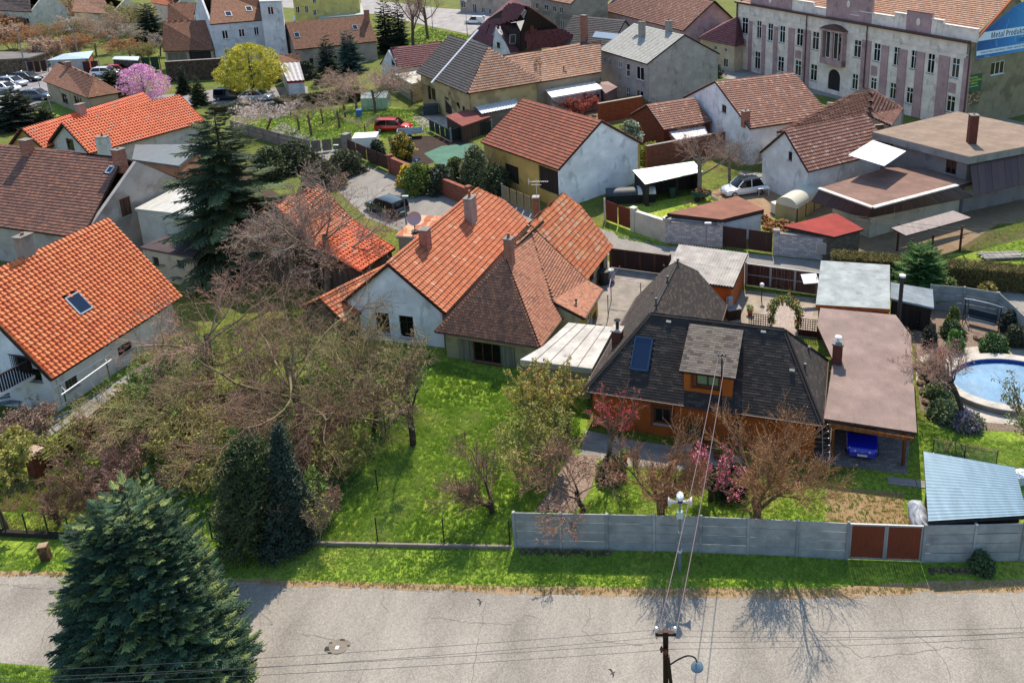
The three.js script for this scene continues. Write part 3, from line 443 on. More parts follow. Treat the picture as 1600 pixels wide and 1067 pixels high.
// ---------- single objects ----------
const wood=(c=0x6a4a34)=>M(c,'wood'),steel=(c=0x8c9094)=>M(c,'metal',{roughness:0.45,metalness:0.5});
const mid=(a,b)=>[(a[0]+b[0])/2,0,(a[1]+b[1])/2],turnOf=(a,b)=>Math.atan2(-(b[1]-a[1]),b[0]-a[0]),span=(a,b)=>Math.hypot(b[0]-a[0],b[1]-a[1]);
function railFence(label,pts){
const c=pts[1],t=thing('rail_fence',label,'fence',[c[0],0,c[1]]);
pts.forEach((p,i)=>{const x=p[0]-c[0],z=p[1]-c[1];const ry=turnOf(pts[Math.max(0,i-1)],pts[Math.min(pts.length-1,i+1)]);const g=box(0.5,1.35,0.5,0,0.67,0);g.rotateY(ry);g.translate(x,0,z);part('brick_post',g,M(0xb89888,'brick'),t);const k=rbox(0.72,0.09,0.72,0,1.4,0,0.02);k.rotateY(ry);k.translate(x,0,z);part('post_cap',k,M(0xc0a898,'concrete'),t);
if(i+1<pts.length){const q=pts[i+1];for(let j=0;j<5;j++)part('rail',beam(V(x,0.5+j*0.19,z),V(q[0]-c[0],0.5+j*0.19,q[1]-c[1]),0.03,0.12),wood(0x4a2c22),t);part('plinth',beam(V(x,0.15,z),V(q[0]-c[0],0.15,q[1]-c[1]),0.3,0.45),M(0x8a6a5a,'stone'),t);}});
}
function lowRail(label,a,b){const t=thing('edge_beam',label,'fence',mid(a,b),turnOf(a,b)),L=span(a,b);part('beam',rbox(L,0.22,0.2,0,0.16,0,0.02),wood(0x2e2420),t);for(let i=0;i<4;i++)part('post',cyl(0.03,0.03,1.3,-L/2+(L*(i+0.5))/4,0,0.05,8),steel(0x1c4a3a),t);}
function wireFence(label,pts,h){
const c=pts[0],t=thing('wire_fence',label,'fence',[c[0],0,c[1]]);
pts.forEach((p,i)=>{part('post',cyl(0.03,0.03,h,p[0]-c[0],0,p[1]-c[1],8),steel(0x24302c),t);if(i+1<pts.length){const q=pts[i+1];for(const y of[0.15,h*0.5,h-0.08])part('wire',rod(V(p[0]-c[0],y,p[1]-c[1]),V(q[0]-c[0],y,q[1]-c[1]),0.004,0.004,4),steel(0x5a645e),t);}});
}
function mesh(w,h,step,r){const g=[];for(let x=-w/2;x<=w/2+0.001;x+=step)g.push(box(r,h,r,x,h/2,0));for(let y=0;y<=h+0.001;y+=step)g.push(box(w,r,r,0,y,0));return g;}
function wireGate(label,a,b){const t=thing('wire_gate',label,'gate',mid(a,b),turnOf(a,b)),L=span(a,b),m=steel(0x1e4a38);part('frame',[box(0.05,1.45,0.05,-L/2,0.75,0),box(0.05,1.45,0.05,L/2,0.75,0),box(L-0.05,0.05,0.05,0,1.45,0),box(L-0.05,0.05,0.05,0,0.1,0)],m,t);const k=part('wire_mesh',mesh(L-0.06,1.3,0.09,0.008).map((g)=>g.translate(0,0.12,0)),m,t);k.userData.kind='stuff';}
function kerbLine(name,label,a,b){const t=thing(name,label,'kerb',mid(a,b),turnOf(a,b)),L=span(a,b),n=Math.round(L/1);for(let i=0;i<n;i++)part('kerb_stone',rbox(L/n-0.012,0.24,0.1,-L/2+(L*(i+0.5))/n,0.06,0,0.012),M(0x9a8c84,'concrete'),t);}
function concreteBench(a,b){const t=thing('concrete_slab','pale concrete slab leaning at the foot of the dark evergreens','slab',mid(a,b),turnOf(a,b)),g=rbox(span(a,b),0.3,0.08,0,0.2,0,0.015);g.rotateX(-0.35);part('slab',g,M(0x9aa8ac,'concrete'),t);part('support',box(span(a,b)*0.9,0.12,0.14,0,0.05,-0.06),M(0x6a6a68,'concrete'),t);}
function clothesLine(A,B){
const c=A[0],t=thing('clothes_line','green clothes line posts with white rails beside the white house','clothes line',[c[0],0,c[1]]),w=(p,y)=>V(p[0]-c[0],y,p[1]-c[1]),m=M(0xd8dce0,null,{roughness:0.35});
part('rail',rod(w(A[0],1.75),w(A[1],1.75),0.04),m,t);part('rail',rod(w(B[0],1.75),w(B[1],1.75),0.04),m,t);
for(const i of[0,1]){const md=w(A[i],0).lerp(w(B[i],0),0.5),e=w(A[1],0).sub(w(A[0],0)).normalize().multiplyScalar(i?-0.3:0.3);part('post',cyl(0.035,0.035,1.75,md.x+e.x,0,md.z+e.z,8),steel(0x3a6a5a),t);part('cross_bar',beam(w(A[i],1.72).add(e),w(B[i],1.72).add(e),0.05),steel(0xb0b8b4),t);}
}
function balcony(a,b){
const A=v3(a),B=v3(b),t=thing('balcony','dark wooden balcony with white underside on the gable of the orange roofed house','balcony',[B.x,0,B.z]),d=A.clone().sub(B).setY(0).normalize(),n=V(-d.z,0,d.x);if(n.z<0)n.negate();
const P=(u,y,v)=>d.clone().multiplyScalar(u).addScaledVector(n,v).setY(y),L=4;
part('floor_slab',beam(P(0,2.35,0),P(L,2.35,0),1.9,0.18),M(0xdcdcd8,'plaster'),t);
for(let i=0;i<30;i++)part('baluster',beam(P(0.07+i*0.135,2.45,0.92),P(0.07+i*0.135,3.4,0.92),0.1,0.025),wood(0x2e2018),t);
for(let i=0;i<13;i++)part('baluster',beam(P(0,2.45,0.8-i*0.135),P(0,3.4,0.8-i*0.135),0.1,0.025),wood(0x2e2018),t);
part('handrail',[beam(P(-0.02,3.44,0.94),P(L,3.44,0.94),0.1,0.06),beam(P(0,3.44,0.9),P(0,3.44,-0.9),0.1,0.058)],wood(0x3a281c),t);
}
function bench(label,pos,turn){const t=thing('garden_bench',label,'bench',pos,turn),m=wood(0x8a949c);for(let i=0;i<3;i++)part('seat_slat',rbox(1.5,0.035,0.12,0,0.45,-0.14+i*0.14,0.008),m,t);for(let i=0;i<2;i++)part('back_slat',rbox(1.5,0.12,0.03,0,0.66+i*0.18,-0.25,0.008),m,t);for(const s of[-0.6,0.6])part('leg',[box(0.06,0.45,0.06,s,0.22,0.14),box(0.06,0.95,0.06,s,0.47,-0.22),box(0.05,0.05,0.4,s,0.42,-0.04)],m,t);}
function streetLampHorns(pos){
const t=thing('loudspeaker_lamp_post','grey steel lamp post with two white horn loudspeakers in front of the concrete fence','lamp post',pos),m=steel(0x8a9298);
part('pole',[cyl(0.09,0.085,1.1,0,0,0,12),cyl(0.055,0.05,2.2,0,1.1,0,10),cyl(0.05,0.05,0.55,0,3.3,0,10)],m,t);part('collar',[cyl(0.11,0.11,0.08,0,1.06,0,12),cyl(0.07,0.07,0.05,0,2.05,0,10)],M(0xc8ccd0,'metal'),t);
part('control_box',rbox(0.28,0.34,0.16,0,3.05,0.1,0.02),M(0xb8c4b8,null,{roughness:0.5}),t);
for(const s of[-1,1]){const g=lathe([[0.03,0],[0.05,0.1],[0.06,0.2],[0.1,0.3],[0.19,0.42],[0.21,0.44],[0.19,0.43],[0.09,0.3],[0.03,0.15]],16);g.rotateZ(-s*Math.PI/2);g.translate(s*0.06,3.62,0.02);part('horn_speaker',g,M(0xd4cdc4,null,{roughness:0.5}),t);}
part('bracket',box(0.3,0.05,0.08,0,3.6,0),m,t);
const h=new THREE.SphereGeometry(0.2,16,12);h.scale(0.8,0.75,1.25);h.translate(0,3.98,0.12);part('lamp_head',h,M(0xdcdee0,null,{roughness:0.35}),t);part('lamp_glass',box(0.2,0.04,0.2,0,3.86,0.28),M(0x2a3a5a,null,{roughness:0.1}),t);
}
function powerPole([x,y,z]){
const t=thing('power_pole','dark lattice power pole with insulators and a curved lamp arm at the bottom edge','power pole',[x,0,z]),m=M(0x4a2420,'rust',{roughness:0.7});
part('pole',[rbox(0.16,y,0.16,0,y/2,0,0.02)],m,t);part('brace',beam(V(0.75,0,0.9),V(0.06,y-0.9,0.05),0.1),m,t);
part('cross_arm',[box(0.6,0.1,0.1,0,y-0.12,0),box(0.12,0.1,0.5,0,y-0.6,0.1)],m,t);
for(const[u,w]of[[-0.27,0],[0.27,0],[-0.12,0.2],[0.0,0.3]])part('insulator',[cyl(0.035,0.05,0.1,u,y-0.06-(w?0.5:0),w,8),cyl(0.055,0.03,0.08,u,y+0.04-(w?0.5:0),w,8)],M(w?0x6a3420:0xdcd8d4,null,{roughness:0.2}),t);
part('lamp_arm',tube([V(0.1,y-1.3,0),V(0.4,y-1.0,0.05),V(0.68,y-0.82,0.1),V(0.86,y-0.86,0.14),V(0.9,y-1.0,0.14)],0.022,8),steel(0x2e2c30),t);
part('lamp_shade',lathe([[0.03,0.12],[0.08,0.1],[0.17,0.0],[0.19,-0.05],[0.18,-0.05],[0.06,0.06]],18).translate(0.92,y-1.14,0.15),M(0x6a7e8c,null,{roughness:0.35,metalness:0.3}),t);part('bulb',new THREE.SphereGeometry(0.1,12,10).translate(0.92,y-1.2,0.15),M(0xc8d4dc,null,{roughness:0.15}),t);
}
function servicePole(base,top,far){
const B=v3(base),T2=v3(top),t=thing('service_pole','steel service pole with insulators standing on the black shingle roof','pole',base);T2.setX(B.x).setZ(B.z);
const h=T2.y-B.y+0.1;part('pole',cyl(0.045,0.04,h+0.4,0,-0.4,0,8),M(0x4a3838,'rust'),t);part('cross_arm',[box(0.42,0.05,0.05,0,h-0.08,0),box(0.05,0.05,0.36,0,h-0.22,0)],steel(0x3a3a40),t);
for(const[u,w]of[[-0.19,0],[0.19,0],[0,0.16],[0,-0.16]])part('insulator',cyl(0.035,0.03,0.12,u,h-0.05-(w?0.13:0),w,8),M(0x8a8c90,null,{roughness:0.2}),t);
for(const s of[-0.19,0.19])wire(s<0?'twisted service cable from the roof pole to the road pole, on the left':'twisted service cable from the roof pole to the road pole, on the right',[B.x+s,T2.y,B.z],[far[0]+s*1.4,far[1]-0.3,far[2]],0.5,0.018,{n:'service_cable',c:0x6a5a60});
}
function poolBasin([x,z]){
const t=thing('swimming_pool','oval swimming pool with blue floating cover at the right edge','pool',[x,0,z]),A=3.4,B=2.35,ring=(a,b,y,n=48)=>Array.from({length:n},(_,i)=>V(Math.cos((i/n)*6.2832)*a,y,Math.sin((i/n)*6.2832)*b)),band=(p,q)=>p.map((_,i)=>[p[i],q[i],q[(i+1)%p.length],p[(i+1)%p.length]]);
const n=48,i0=ring(A,B,0.36),i1=ring(A+0.6,B+0.6,0.36);
for(let k=0;k<24;k++){const s=(k/24)*48,pts=[i0[s],i0[s+1],i0[(s+2)%48],i1[(s+2)%48],i1[s+1],i1[s]];part('coping_stone',slab(pts.map((p)=>p.clone().add(V(0,0.03,0))),0.06),M(0xc8c2b8,'concrete'),t);}
part('outer_wall',quads(band(ring(A+0.55,B+0.55,0.35),ring(A+0.55,B+0.55,-0.05))),M(0x8a8078,'concrete'),t);
part('liner',quads(band(ring(A,B,0.36),ring(A,B,0.02))),M(0x1c3c8c,null,{roughness:0.35}),t);
const g=new THREE.CircleGeometry(1,64);g.rotateX(-Math.PI/2);g.scale(A-0.02,1,B-0.02);const pos=g.attributes.position;g.translate(0,0.06,0);
const gg=new THREE.PlaneGeometry(2*A,2*B,90,60);gg.rotateX(-Math.PI/2);const keep=[],P=gg.attributes.position,ix=gg.index.array;for(let i=0;i<P.count;i++){const X=P.getX(i),Z=P.getZ(i);P.setY(i,0.1+0.07*fbm(X*1.1+40,Z*1.1+40,997,6,4));}for(let i=0;i<ix.length;i+=3){let ok=true;for(let k=0;k<3;k++){const X=P.getX(ix[i+k])/A,Z=P.getZ(ix[i+k])/B;if(X*X+Z*Z>1.0)ok=false;}if(ok)keep.push(ix[i],ix[i+1],ix[i+2]);}gg.setIndex(keep);gg.computeVertexNormals();
part('pool_cover',gg,M(0x6c9cc0,'felt',{roughness:0.5}),t);
part('water',g,M(0x2c6ab4,null,{roughness:0.06}),t);void n;void pos;
}
function swingSeat(a,b){
const A=v3(a),B=v3(b),L=A.distanceTo(B),t=thing('garden_swing','dark framed garden swing seat in front of the pale concrete fence','swing seat',A.clone().lerp(B,0.5).toArray(),Math.atan2(-(B.z-A.z),B.x-A.x)),m=steel(0x34383e);
for(const s of[-1,1]){part('leg',[rod(V((s*L)/2,0,0.5),V((s*L)/2,1.75,0),0.03),rod(V((s*L)/2,0,-0.5),V((s*L)/2,1.75,0),0.03),rod(V((s*L)/2,0.35,0.4),V((s*L)/2,0.35,-0.4),0.025)],m,t);part('hanger',[rod(V(s*L*0.4,0.5,0.25),V(s*L*0.42,1.75,0),0.012),rod(V(s*L*0.4,0.5,-0.25),V(s*L*0.42,1.75,0),0.012)],m,t);}
part('top_bar',tube([V(-L/2-0.1,1.74,0),V(-L/4,1.8,0),V(L/4,1.8,0),V(L/2+0.1,1.74,0)],0.035),M(0x9aa8b0,'metal',{roughness:0.4,metalness:0.4}),t);
part('seat',rbox(L*0.8,0.1,0.5,0,0.48,0.05,0.04),M(0x2c3c48,'felt'),t);part('backrest',rbox(L*0.8,0.5,0.08,0,0.8,-0.22,0.03),M(0x2a3a48,'felt'),t);part('seat_bar',box(L*0.82,0.04,0.05,0,0.44,0.3),M(0xc8ccd0,null),t);
}
function roseArch(a,b){
const A=v3(a),B=v3(b),L=A.distanceTo(B),t=thing('rose_arch','garden arch overgrown with a green climbing plant behind the black roof','garden arch',A.clone().lerp(B,0.5).toArray(),Math.atan2(-(B.z-A.z),B.x-A.x)),m=steel(0x3a3a34),R=L/2,pts=(z)=>[V(-R,0,z),V(-R,1.1,z),...Array.from({length:9},(_,i)=>V(-Math.cos((i/8)*Math.PI)*R,1.3+Math.sin((i/8)*Math.PI)*R,z)),V(R,1.1,z),V(R,0,z)];
part('hoop',tube(pts(-0.25),0.02,6,40),m,t);part('hoop',tube(pts(0.25),0.02,6,40),m,t);
const r=rng(4),q=[];for(let i=0;i<420;i++){const k=r()*Math.PI,rr=R+(r()-0.35)*0.5;q.push(r()<0.3?V((r()<0.5?-1:1)*(R+(r()-0.4)*0.4),0.3+r(),(r()-0.5)*0.8):V(-Math.cos(k)*rr,1.25+Math.sin(k)*(rr+(r()<0.08?0.5:0)),(r()-0.5)*0.8));}
scatter(t,'climbing_leaves',LEAF.leaf,q,[0x4a6a22,0x6a8a2c,0x8a8a34,0x5a7a30,0xb05030],5,0.7,1.3,leafMat());
}
function trellis(label,a,b){const t=thing('trellis',label,'trellis',mid(a,b),turnOf(a,b)),L=span(a,b),m=wood(0x3c1e14),n=Math.round(L/0.16);for(let i=0;i<=n;i++)part('slat',box(0.04,0.85,0.02,-L/2+(L*i)/n,0.85,0),m,t);for(let i=0;i<6;i++)part('slat',box(L,0.04,0.02,0,0.45+i*0.165,0.021),m,t);part('bottom_board',box(L,0.42,0.03,0,0.21,0),wood(0x5a2a18),t);}
function globeLamp(pos){const t=thing('garden_lamp','white globe garden lamp on a thin post in the paved yard','garden lamp',pos);part('post',cyl(0.04,0.03,1.1,0,0,0,8),steel(0x3a3a3c),t);part('globe',new THREE.SphereGeometry(0.17,16,12).translate(0,1.25,0),M(0xe4e4e4,null,{roughness:0.2}),t);}
function grill(pos){const t=thing('garden_fireplace','dark stone garden grill against the orange garage wall','grill',pos,0.3);part('base',rbox(0.9,0.75,0.6,0,0.37,0,0.02),M(0x4a443e,'stone'),t);part('worktop',rbox(1.0,0.08,0.7,0,0.79,0,0.02),M(0x8a8a88,'concrete'),t);part('hood',[box(0.5,0.7,0.08,-0.2,1.15,-0.26),box(0.3,0.7,0.3,-0.2,1.2,-0.15)],M(0x9aa4aa,'metal'),t);}
function whitePanel(pos){const t=thing('white_parasol','square white sunshade panel tilted above the paved yard','sunshade',pos,0.15);part('post',cyl(0.03,0.03,1.9,0.5,0,0,8),steel(),t);const g=rbox(1.15,0.03,0.85,0,0,0,0.01);g.rotateX(0.45);g.translate(0,1.75,0);part('panel',g,M(0xe8ecf0,null,{roughness:0.5}),t);}
function coldFrame(a,b){
const t=thing('cold_frame','long half round clear cold frame behind the metal roof shed','cold frame',mid(a,b),turnOf(a,b)),L=span(a,b),g=new THREE.CylinderGeometry(0.42,0.42,L,18,1,true,0,Math.PI);g.rotateZ(Math.PI/2);g.rotateX(Math.PI);const s=new THREE.CylinderGeometry(0.42,0.42,L,20,1,false,-Math.PI/2,Math.PI);s.rotateX(-Math.PI/2);s.rotateY(Math.PI/2);s.translate(0,0.5,0);
part('cover',s,M(0xd0d8dc,null,{roughness:0.25,transmission:0.55,thickness:0}),t);for(let i=0;i<=4;i++){const k=new THREE.TorusGeometry(0.43,0.022,6,20,Math.PI);k.rotateY(Math.PI/2);k.translate(-L/2+(L*i)/4,0.5,0);part('hoop',k,M(0xf0f0f0,null),t);}part('base',[box(L,0.5,0.05,0,0.25,0.42),box(L,0.5,0.05,0,0.25,-0.42)],wood(0x8a8078),t);void g;
const n=thing('plant_net','dark green net with dry vines behind the cold frame','net',[t.position.x+0.15,0,t.position.z-0.9],t.rotation.y);for(const sx of[-1,0,1])part('post',cyl(0.025,0.025,1.2,sx*L*0.46,0,0,6),steel(0x2a2a2c),n);part('top_rail',box(L*0.94,0.03,0.03,0,1.2,0),steel(0x6a5a5a),n);part('net',mesh(L*0.92,1.1,0.06,0.012),M(0x1e4a3c,null),n).userData.kind='stuff';
const r=rng(9);part('dry_vines',Array.from({length:26},()=>{const x=(r()-0.5)*L*0.9,s=(r()-0.5)*1.4;return tube([V(x,1.2,0),V(x+s*0.4,1.3,0.12),V(x+s,0.7+r()*0.3,0.2)],0.012,4,6);}),M(0xb08a6a,null),n);
}
function tarpBike(pos){
const t=thing('covered_motorbike','motorbike under a silver tarpaulin beside the metal roof shed','motorbike',pos,1.5),g=new THREE.SphereGeometry(1,28,18),P=g.attributes.position;for(let i=0;i<P.count;i++){const x=P.getX(i),y=P.getY(i),z=P.getZ(i),n=0.22*(fbm(x*2+9,z*3+y*2+9,997,3,3)-0.5);P.setXYZ(i,x*(0.95+n),Math.max(0.08,0.62+y*(0.5+n)+0.2*Math.exp(-((x-0.4)**2)*9)*(y>0?1:0)),z*(0.42+0.5*n)+0.05*Math.sin(x*14));}g.computeVertexNormals();part('tarpaulin',g,M(0xa8b0bc,'metal',{roughness:0.45}),t);
for(const s of[-0.62,0.62]){const w=new THREE.TorusGeometry(0.26,0.07,8,20);w.translate(s,0.3,0);part('wheel',w,M(0x18181a,null),t);}part('exhaust',rod(V(0.2,0.3,0.38),V(-0.7,0.4,0.4),0.05),M(0x8a2a20,null,{roughness:0.4}),t);
}
function pavingSlab(label,pos){const t=thing('paving_slab',label,'paving slab',pos,-0.12);part('slab',rbox(0.46,0.05,0.5,0,0.02,0,0.012),M(0xa09a96,'concrete'),t);}
function ladder(pos){const t=thing('ladder','grey metal ladder leaning beside the carport post','ladder',pos,0),m=steel(0x9aa0a4);for(const s of[-0.2,0.2])part('rail',beam(V(s,0,0.35),V(s,1.7,-0.35),0.04,0.06),m,t);for(let i=0;i<5;i++)part('rung',box(0.38,0.03,0.05,0,0.25+i*0.32,0.25-i*0.135),m,t);}
function stonePost(pos){const t=thing('stone_marker','short square stone post leaning in the verge at the left','stone post',pos,0.3);const g=rbox(0.34,0.8,0.3,0,0.38,0,0.03);g.rotateZ(0.06);part('post',g,M(0xa88c68,'stone'),t);const k=rbox(0.36,0.07,0.32,-0.05,0.79,0,0.02);part('top',k,M(0xb09878,'concrete'),t);}
function manhole([x,z]){const t=thing('manhole_patch','broken road patch with a small pale cover in the asphalt','road cover',[x,0.01,z]),r=rng(3),P=Array.from({length:15},(_,i)=>{const a=(i/15)*6.28,R=0.28+0.12*r();return V(Math.cos(a)*R*1.3,0.012,Math.sin(a)*R);});part('patch',slab(P,0.02),M(0x8a8074,'concrete'),t);part('cover',rbox(0.14,0.02,0.16,0,0.022,0.05,0.006),M(0xc8c8c4,null),t);for(let i=0;i<9;i++){const a=r()*6.28;part('broken_edge',rbox(0.1+0.12*r(),0.03,0.05,Math.cos(a)*0.4,0.012,Math.sin(a)*0.3,0.01),M(0x4a4644,'asphalt'),t);}}
function bird(p,label){
const t=thing('bird',label,'bird',p,0.5);t.scale.setScalar(0.55);const B=new THREE.SphereGeometry(1,14,10);B.scale(0.10,0.035,0.04);const hd=new THREE.SphereGeometry(0.03,10,8);hd.translate(0.11,0.012,0);const tail=quads([[V(-0.06,0,-0.015),V(-0.06,0,0.015),V(-0.2,0,0.05),V(-0.15,0,0),V(-0.2,0,-0.05)]]),beak=new THREE.ConeGeometry(0.008,0.03,6);beak.rotateZ(-Math.PI/2);beak.translate(0.15,0.01,0);const wing=(s)=>quads([[V(0.05,0.02,s*0.03),V(-0.04,0.02,s*0.03),V(-0.1,0.06,s*0.2),V(-0.16,0.05,s*0.34),V(0.0,0.07,s*0.2)]]);
part('body',[B,hd,tail,beak,wing(1),wing(-1)],M(0x1c1a22,null,{roughness:0.6}),t);
}
function stoneEdge(label,a,b,n){const t=thing('edging_stones',label,'edging stones',mid(a,b),turnOf(a,b)),L=span(a,b),r=rng(n);for(let i=0;i<n;i++){const g=new THREE.IcosahedronGeometry(0.5,1);g.scale(0.30+0.1*r(),0.2+0.08*r(),0.22);g.rotateY(r()*3);g.translate(-L/2+(L*(i+0.5))/n,0.04,(r()-0.5)*0.1);part('stone',g,M(i%2?0x9a948c:0x868480,'stone'),t);}}
function tvAntenna([x,,z],h){const t=thing('antenna_chimney','slim brick chimney with a white television antenna beside the red tiled wing','chimney',[x,0,z]);part('stack',box(0.5,h,0.5,0,h/2,0),M(0xd0b8a8,'brick'),t);part('chimney_cap',rbox(0.62,0.1,0.62,0,h+0.04,0,0.02),M(0xb8b4ac,'concrete'),t);const m=M(0xc8ccd0,'metal',{roughness:0.4,metalness:0.4});part('mast',cyl(0.025,0.02,1.7,0.1,h,0,6),m,t);part('antenna_boom',[box(1.7,0.03,0.03,0.3,h+1.45,0),box(0.9,0.03,0.03,0.1,h+1.15,0)],m,t);part('antenna_elements',[...Array.from({length:9},(_,i)=>box(0.015,0.015,0.4,-0.2+i*0.16,h+1.46,0)),...Array.from({length:4},(_,i)=>box(0.015,0.5,0.015,-0.56,h+1.45,-0.2+i*0.12))],m,t);}
function satDish(p){const t=thing('satellite_dish','grey satellite dish on the rusty hut roof','satellite dish',p,0.4);part('mast',[cyl(0.3,0.3,0.05,0,0,0,12),cyl(0.04,0.04,0.9,0,0,0,8)],steel(0x3a3a3c),t);const g=lathe(Array.from({length:8},(_,i)=>[0.001+i*0.078,(i*0.078)**2*0.5]),22);g.rotateX(1.15);g.translate(0,1.1,0.08);part('dish',g,M(0xb4b0b0,null,{roughness:0.5}),t);part('feed_arm',rod(V(0,0.75,0.15),V(0,0.95,0.65),0.015),steel(),t);}
function dryingFrame(pos){const t=thing('drying_frame','thin steel clothes drying frame in the concrete yard','drying frame',pos,-0.15),m=M(0xb8a0b8,'metal',{roughness:0.4,metalness:0.3});for(const[x,z]of[[0,0],[0.3,2.3],[2.2,0.2]])part('post',cyl(0.03,0.03,1.7,x,0,z,8),steel(0x3a3c40),t);part('rail',[rod(V(0,1.7,0),V(0.3,1.7,2.3),0.025),rod(V(0,1.7,0),V(2.2,1.7,0.2),0.025),rod(V(0,1.7,0),V(0.6,2.6,-0.4),0.025)],m,t);}
function ibcTank(pos,label){const t=thing('water_tank',label,'water tank',pos,0.5);part('tank',rbox(1.15,1.0,0.95,0,0.62,0,0.06),M(0xe8e8e6,null,{roughness:0.35}),t);const c=[];for(let i=0;i<7;i++){const x=-0.6+i*0.2;c.push(box(0.02,1.02,0.02,x,0.62,0.51),box(0.02,1.02,0.02,x,0.62,-0.51));}for(let i=0;i<6;i++){const z=-0.5+i*0.2;c.push(box(0.02,1.02,0.02,0.61,0.62,z),box(0.02,1.02,0.02,-0.61,0.62,z));}for(let i=0;i<5;i++){const y=0.15+i*0.24;c.push(box(1.24,0.022,0.022,0,y,0.51),box(1.24,0.022,0.022,0,y,-0.51),box(0.022,0.022,1.04,0.61,y,0),box(0.022,0.022,1.04,-0.61,y,0));}part('cage',c,M(0xa8a490,null,{metalness:0.3,roughness:0.5}),t).userData.kind='stuff';part('lid',cyl(0.12,0.12,0.06,0,1.11,0,14),M(0x1c1c1e,null),t);part('pallet',box(1.2,0.12,1.0,0,0.06,0),wood(0x8a6a48),t);}
function polyTunnel(a,b){const A=v3(a),B=v3(b),L=A.distanceTo(B),t=thing('greenhouse_tunnel','small curved greenhouse with pale cover beside the terrace wing','greenhouse',A.clone().lerp(B,0.5).toArray(),Math.atan2(-(B.z-A.z),B.x-A.x)),s=new THREE.CylinderGeometry(1.1,1.1,L,20,1,false,-Math.PI/2,Math.PI);s.rotateX(-Math.PI/2);s.rotateY(Math.PI/2);s.scale(1,0.75,1);s.translate(0,1.3,0);part('cover',s,M(0xd8d4c0,null,{roughness:0.4,transmission:0.3,thickness:0}),t);part('side_wall',[box(L,1.3,0.06,0,0.65,1.08),box(L,1.3,0.06,0,0.65,-1.08),box(0.06,1.3,2.1,-L/2,0.65,0),box(0.06,1.3,2.1,L/2,0.65,0)],M(0xb0a074,'plaster',{roughness:0.6}),t);for(let i=0;i<=3;i++)part('rib',box(0.06,1.32,0.08,-L/2+(L*i)/3,0.66,1.12),wood(0x5a4a34),t);}
function greenhouse(pos){
const t=thing('greenhouse','glass greenhouse with gable roof at the edge of the orchard','greenhouse',pos,0.12),L=3.4,w=2.2,h=1.6,r=2.3,m=M(0xb8ccc4,'metal',{roughness:0.4}),gl=M(0xc4dcd4,null,{roughness:0.12,transmission:0.6,thickness:0});
for(let i=0;i<=6;i++){const x=-L/2+(L*i)/6;part('rib',[box(0.04,h,0.04,x,h/2,w/2),box(0.04,h,0.04,x,h/2,-w/2),beam(V(x,h,w/2),V(x,r,0),0.04),beam(V(x,h,-w/2),V(x,r,0),0.04)],m,t);}
part('frame',[box(L,0.05,0.05,0,h,w/2),box(L,0.05,0.05,0,h,-w/2),box(L,0.06,0.06,0,r,0),box(L,0.15,0.05,0,0.07,w/2),box(L,0.15,0.05,0,0.07,-w/2)],m,t);
for(let i=0;i<6;i++){const x0=-L/2+(L*i)/6+0.03,x1=x0+L/6-0.06;for(const s of[-1,1]){part('pane',quads([[V(x0,0.15,(s*w)/2),V(x1,0.15,(s*w)/2),V(x1,h-0.03,(s*w)/2),V(x0,h-0.03,(s*w)/2)]]),gl,t);part('pane',quads([[V(x0,h+0.03,(s*w)/2),V(x1,h+0.03,(s*w)/2),V(x1,r-0.03,s*0.02),V(x0,r-0.03,s*0.02)]]),M(0xd4dedc,null,{roughness:0.3,transmission:0.4,thickness:0}),t);}}
for(const s of[-1,1])part('end_pane',quads([[V((s*L)/2,0.1,-w/2),V((s*L)/2,0.1,w/2),V((s*L)/2,h,w/2),V((s*L)/2,r,0),V((s*L)/2,h,-w/2)]]),gl,t);
}
function trailer(pos,turn,label,c,load){
const t=thing('car_trailer',label,'trailer',pos,turn),L=load?1.6:2.9,W=load?1.1:1.4,m=M(c,'metal',{roughness:0.5});
part('floor',box(L,0.05,W,0,0.62,0),wood(0x6a6a68),t);for(const s of[-1,1]){part('side_board',rbox(L,0.35,0.04,0,0.8,(s*W)/2,0.01),m,t);part('end_board',rbox(0.04,0.35,W-0.08,(s*L)/2,0.8,0,0.01),m,t);const w=new THREE.CylinderGeometry(0.28,0.28,0.16,16);w.rotateX(Math.PI/2);w.translate(-0.1,0.29,s*(W/2+0.12));part('wheel',w,M(0x18181a,null),t);part('mudguard',box(0.7,0.04,0.2,-0.1,0.62,s*(W/2+0.12)),m,t);}
part('drawbar',[beam(V(L/2,0.5,0.4),V(L/2+1,0.5,0),0.06),beam(V(L/2,0.5,-0.4),V(L/2+1,0.5,0),0.06)],steel(),t);
if(load)logs(t,60,0.6,V(0,0.85,0),0.35);
}
function logs(t,n,R,c,hh){const r=rng(n),g=[];for(let i=0;i<n;i++){const a=r()*6.28,d=R*Math.sqrt(r()),k=new THREE.CylinderGeometry(0.09,0.1,0.35,6,1);k.rotateZ(r()*3);k.rotateY(r()*6);k.translate(c.x+Math.cos(a)*d,c.y+hh*(1-d/R)*(0.4+0.6*r()),c.z+Math.sin(a)*d*0.7);g.push(k);}part('firewood',g,M(0xb8844c,'wood'),t).userData.kind='stuff';}
function woodPile(pos,label,R,n){const t=thing('firewood_heap',label,'firewood',pos);logs(t,n,R,V(0,0.05,0),0.8);part('ground_boards',box(R*1.2,0.06,R*0.8,0,0.03,0),wood(0x6a5a48),t);}
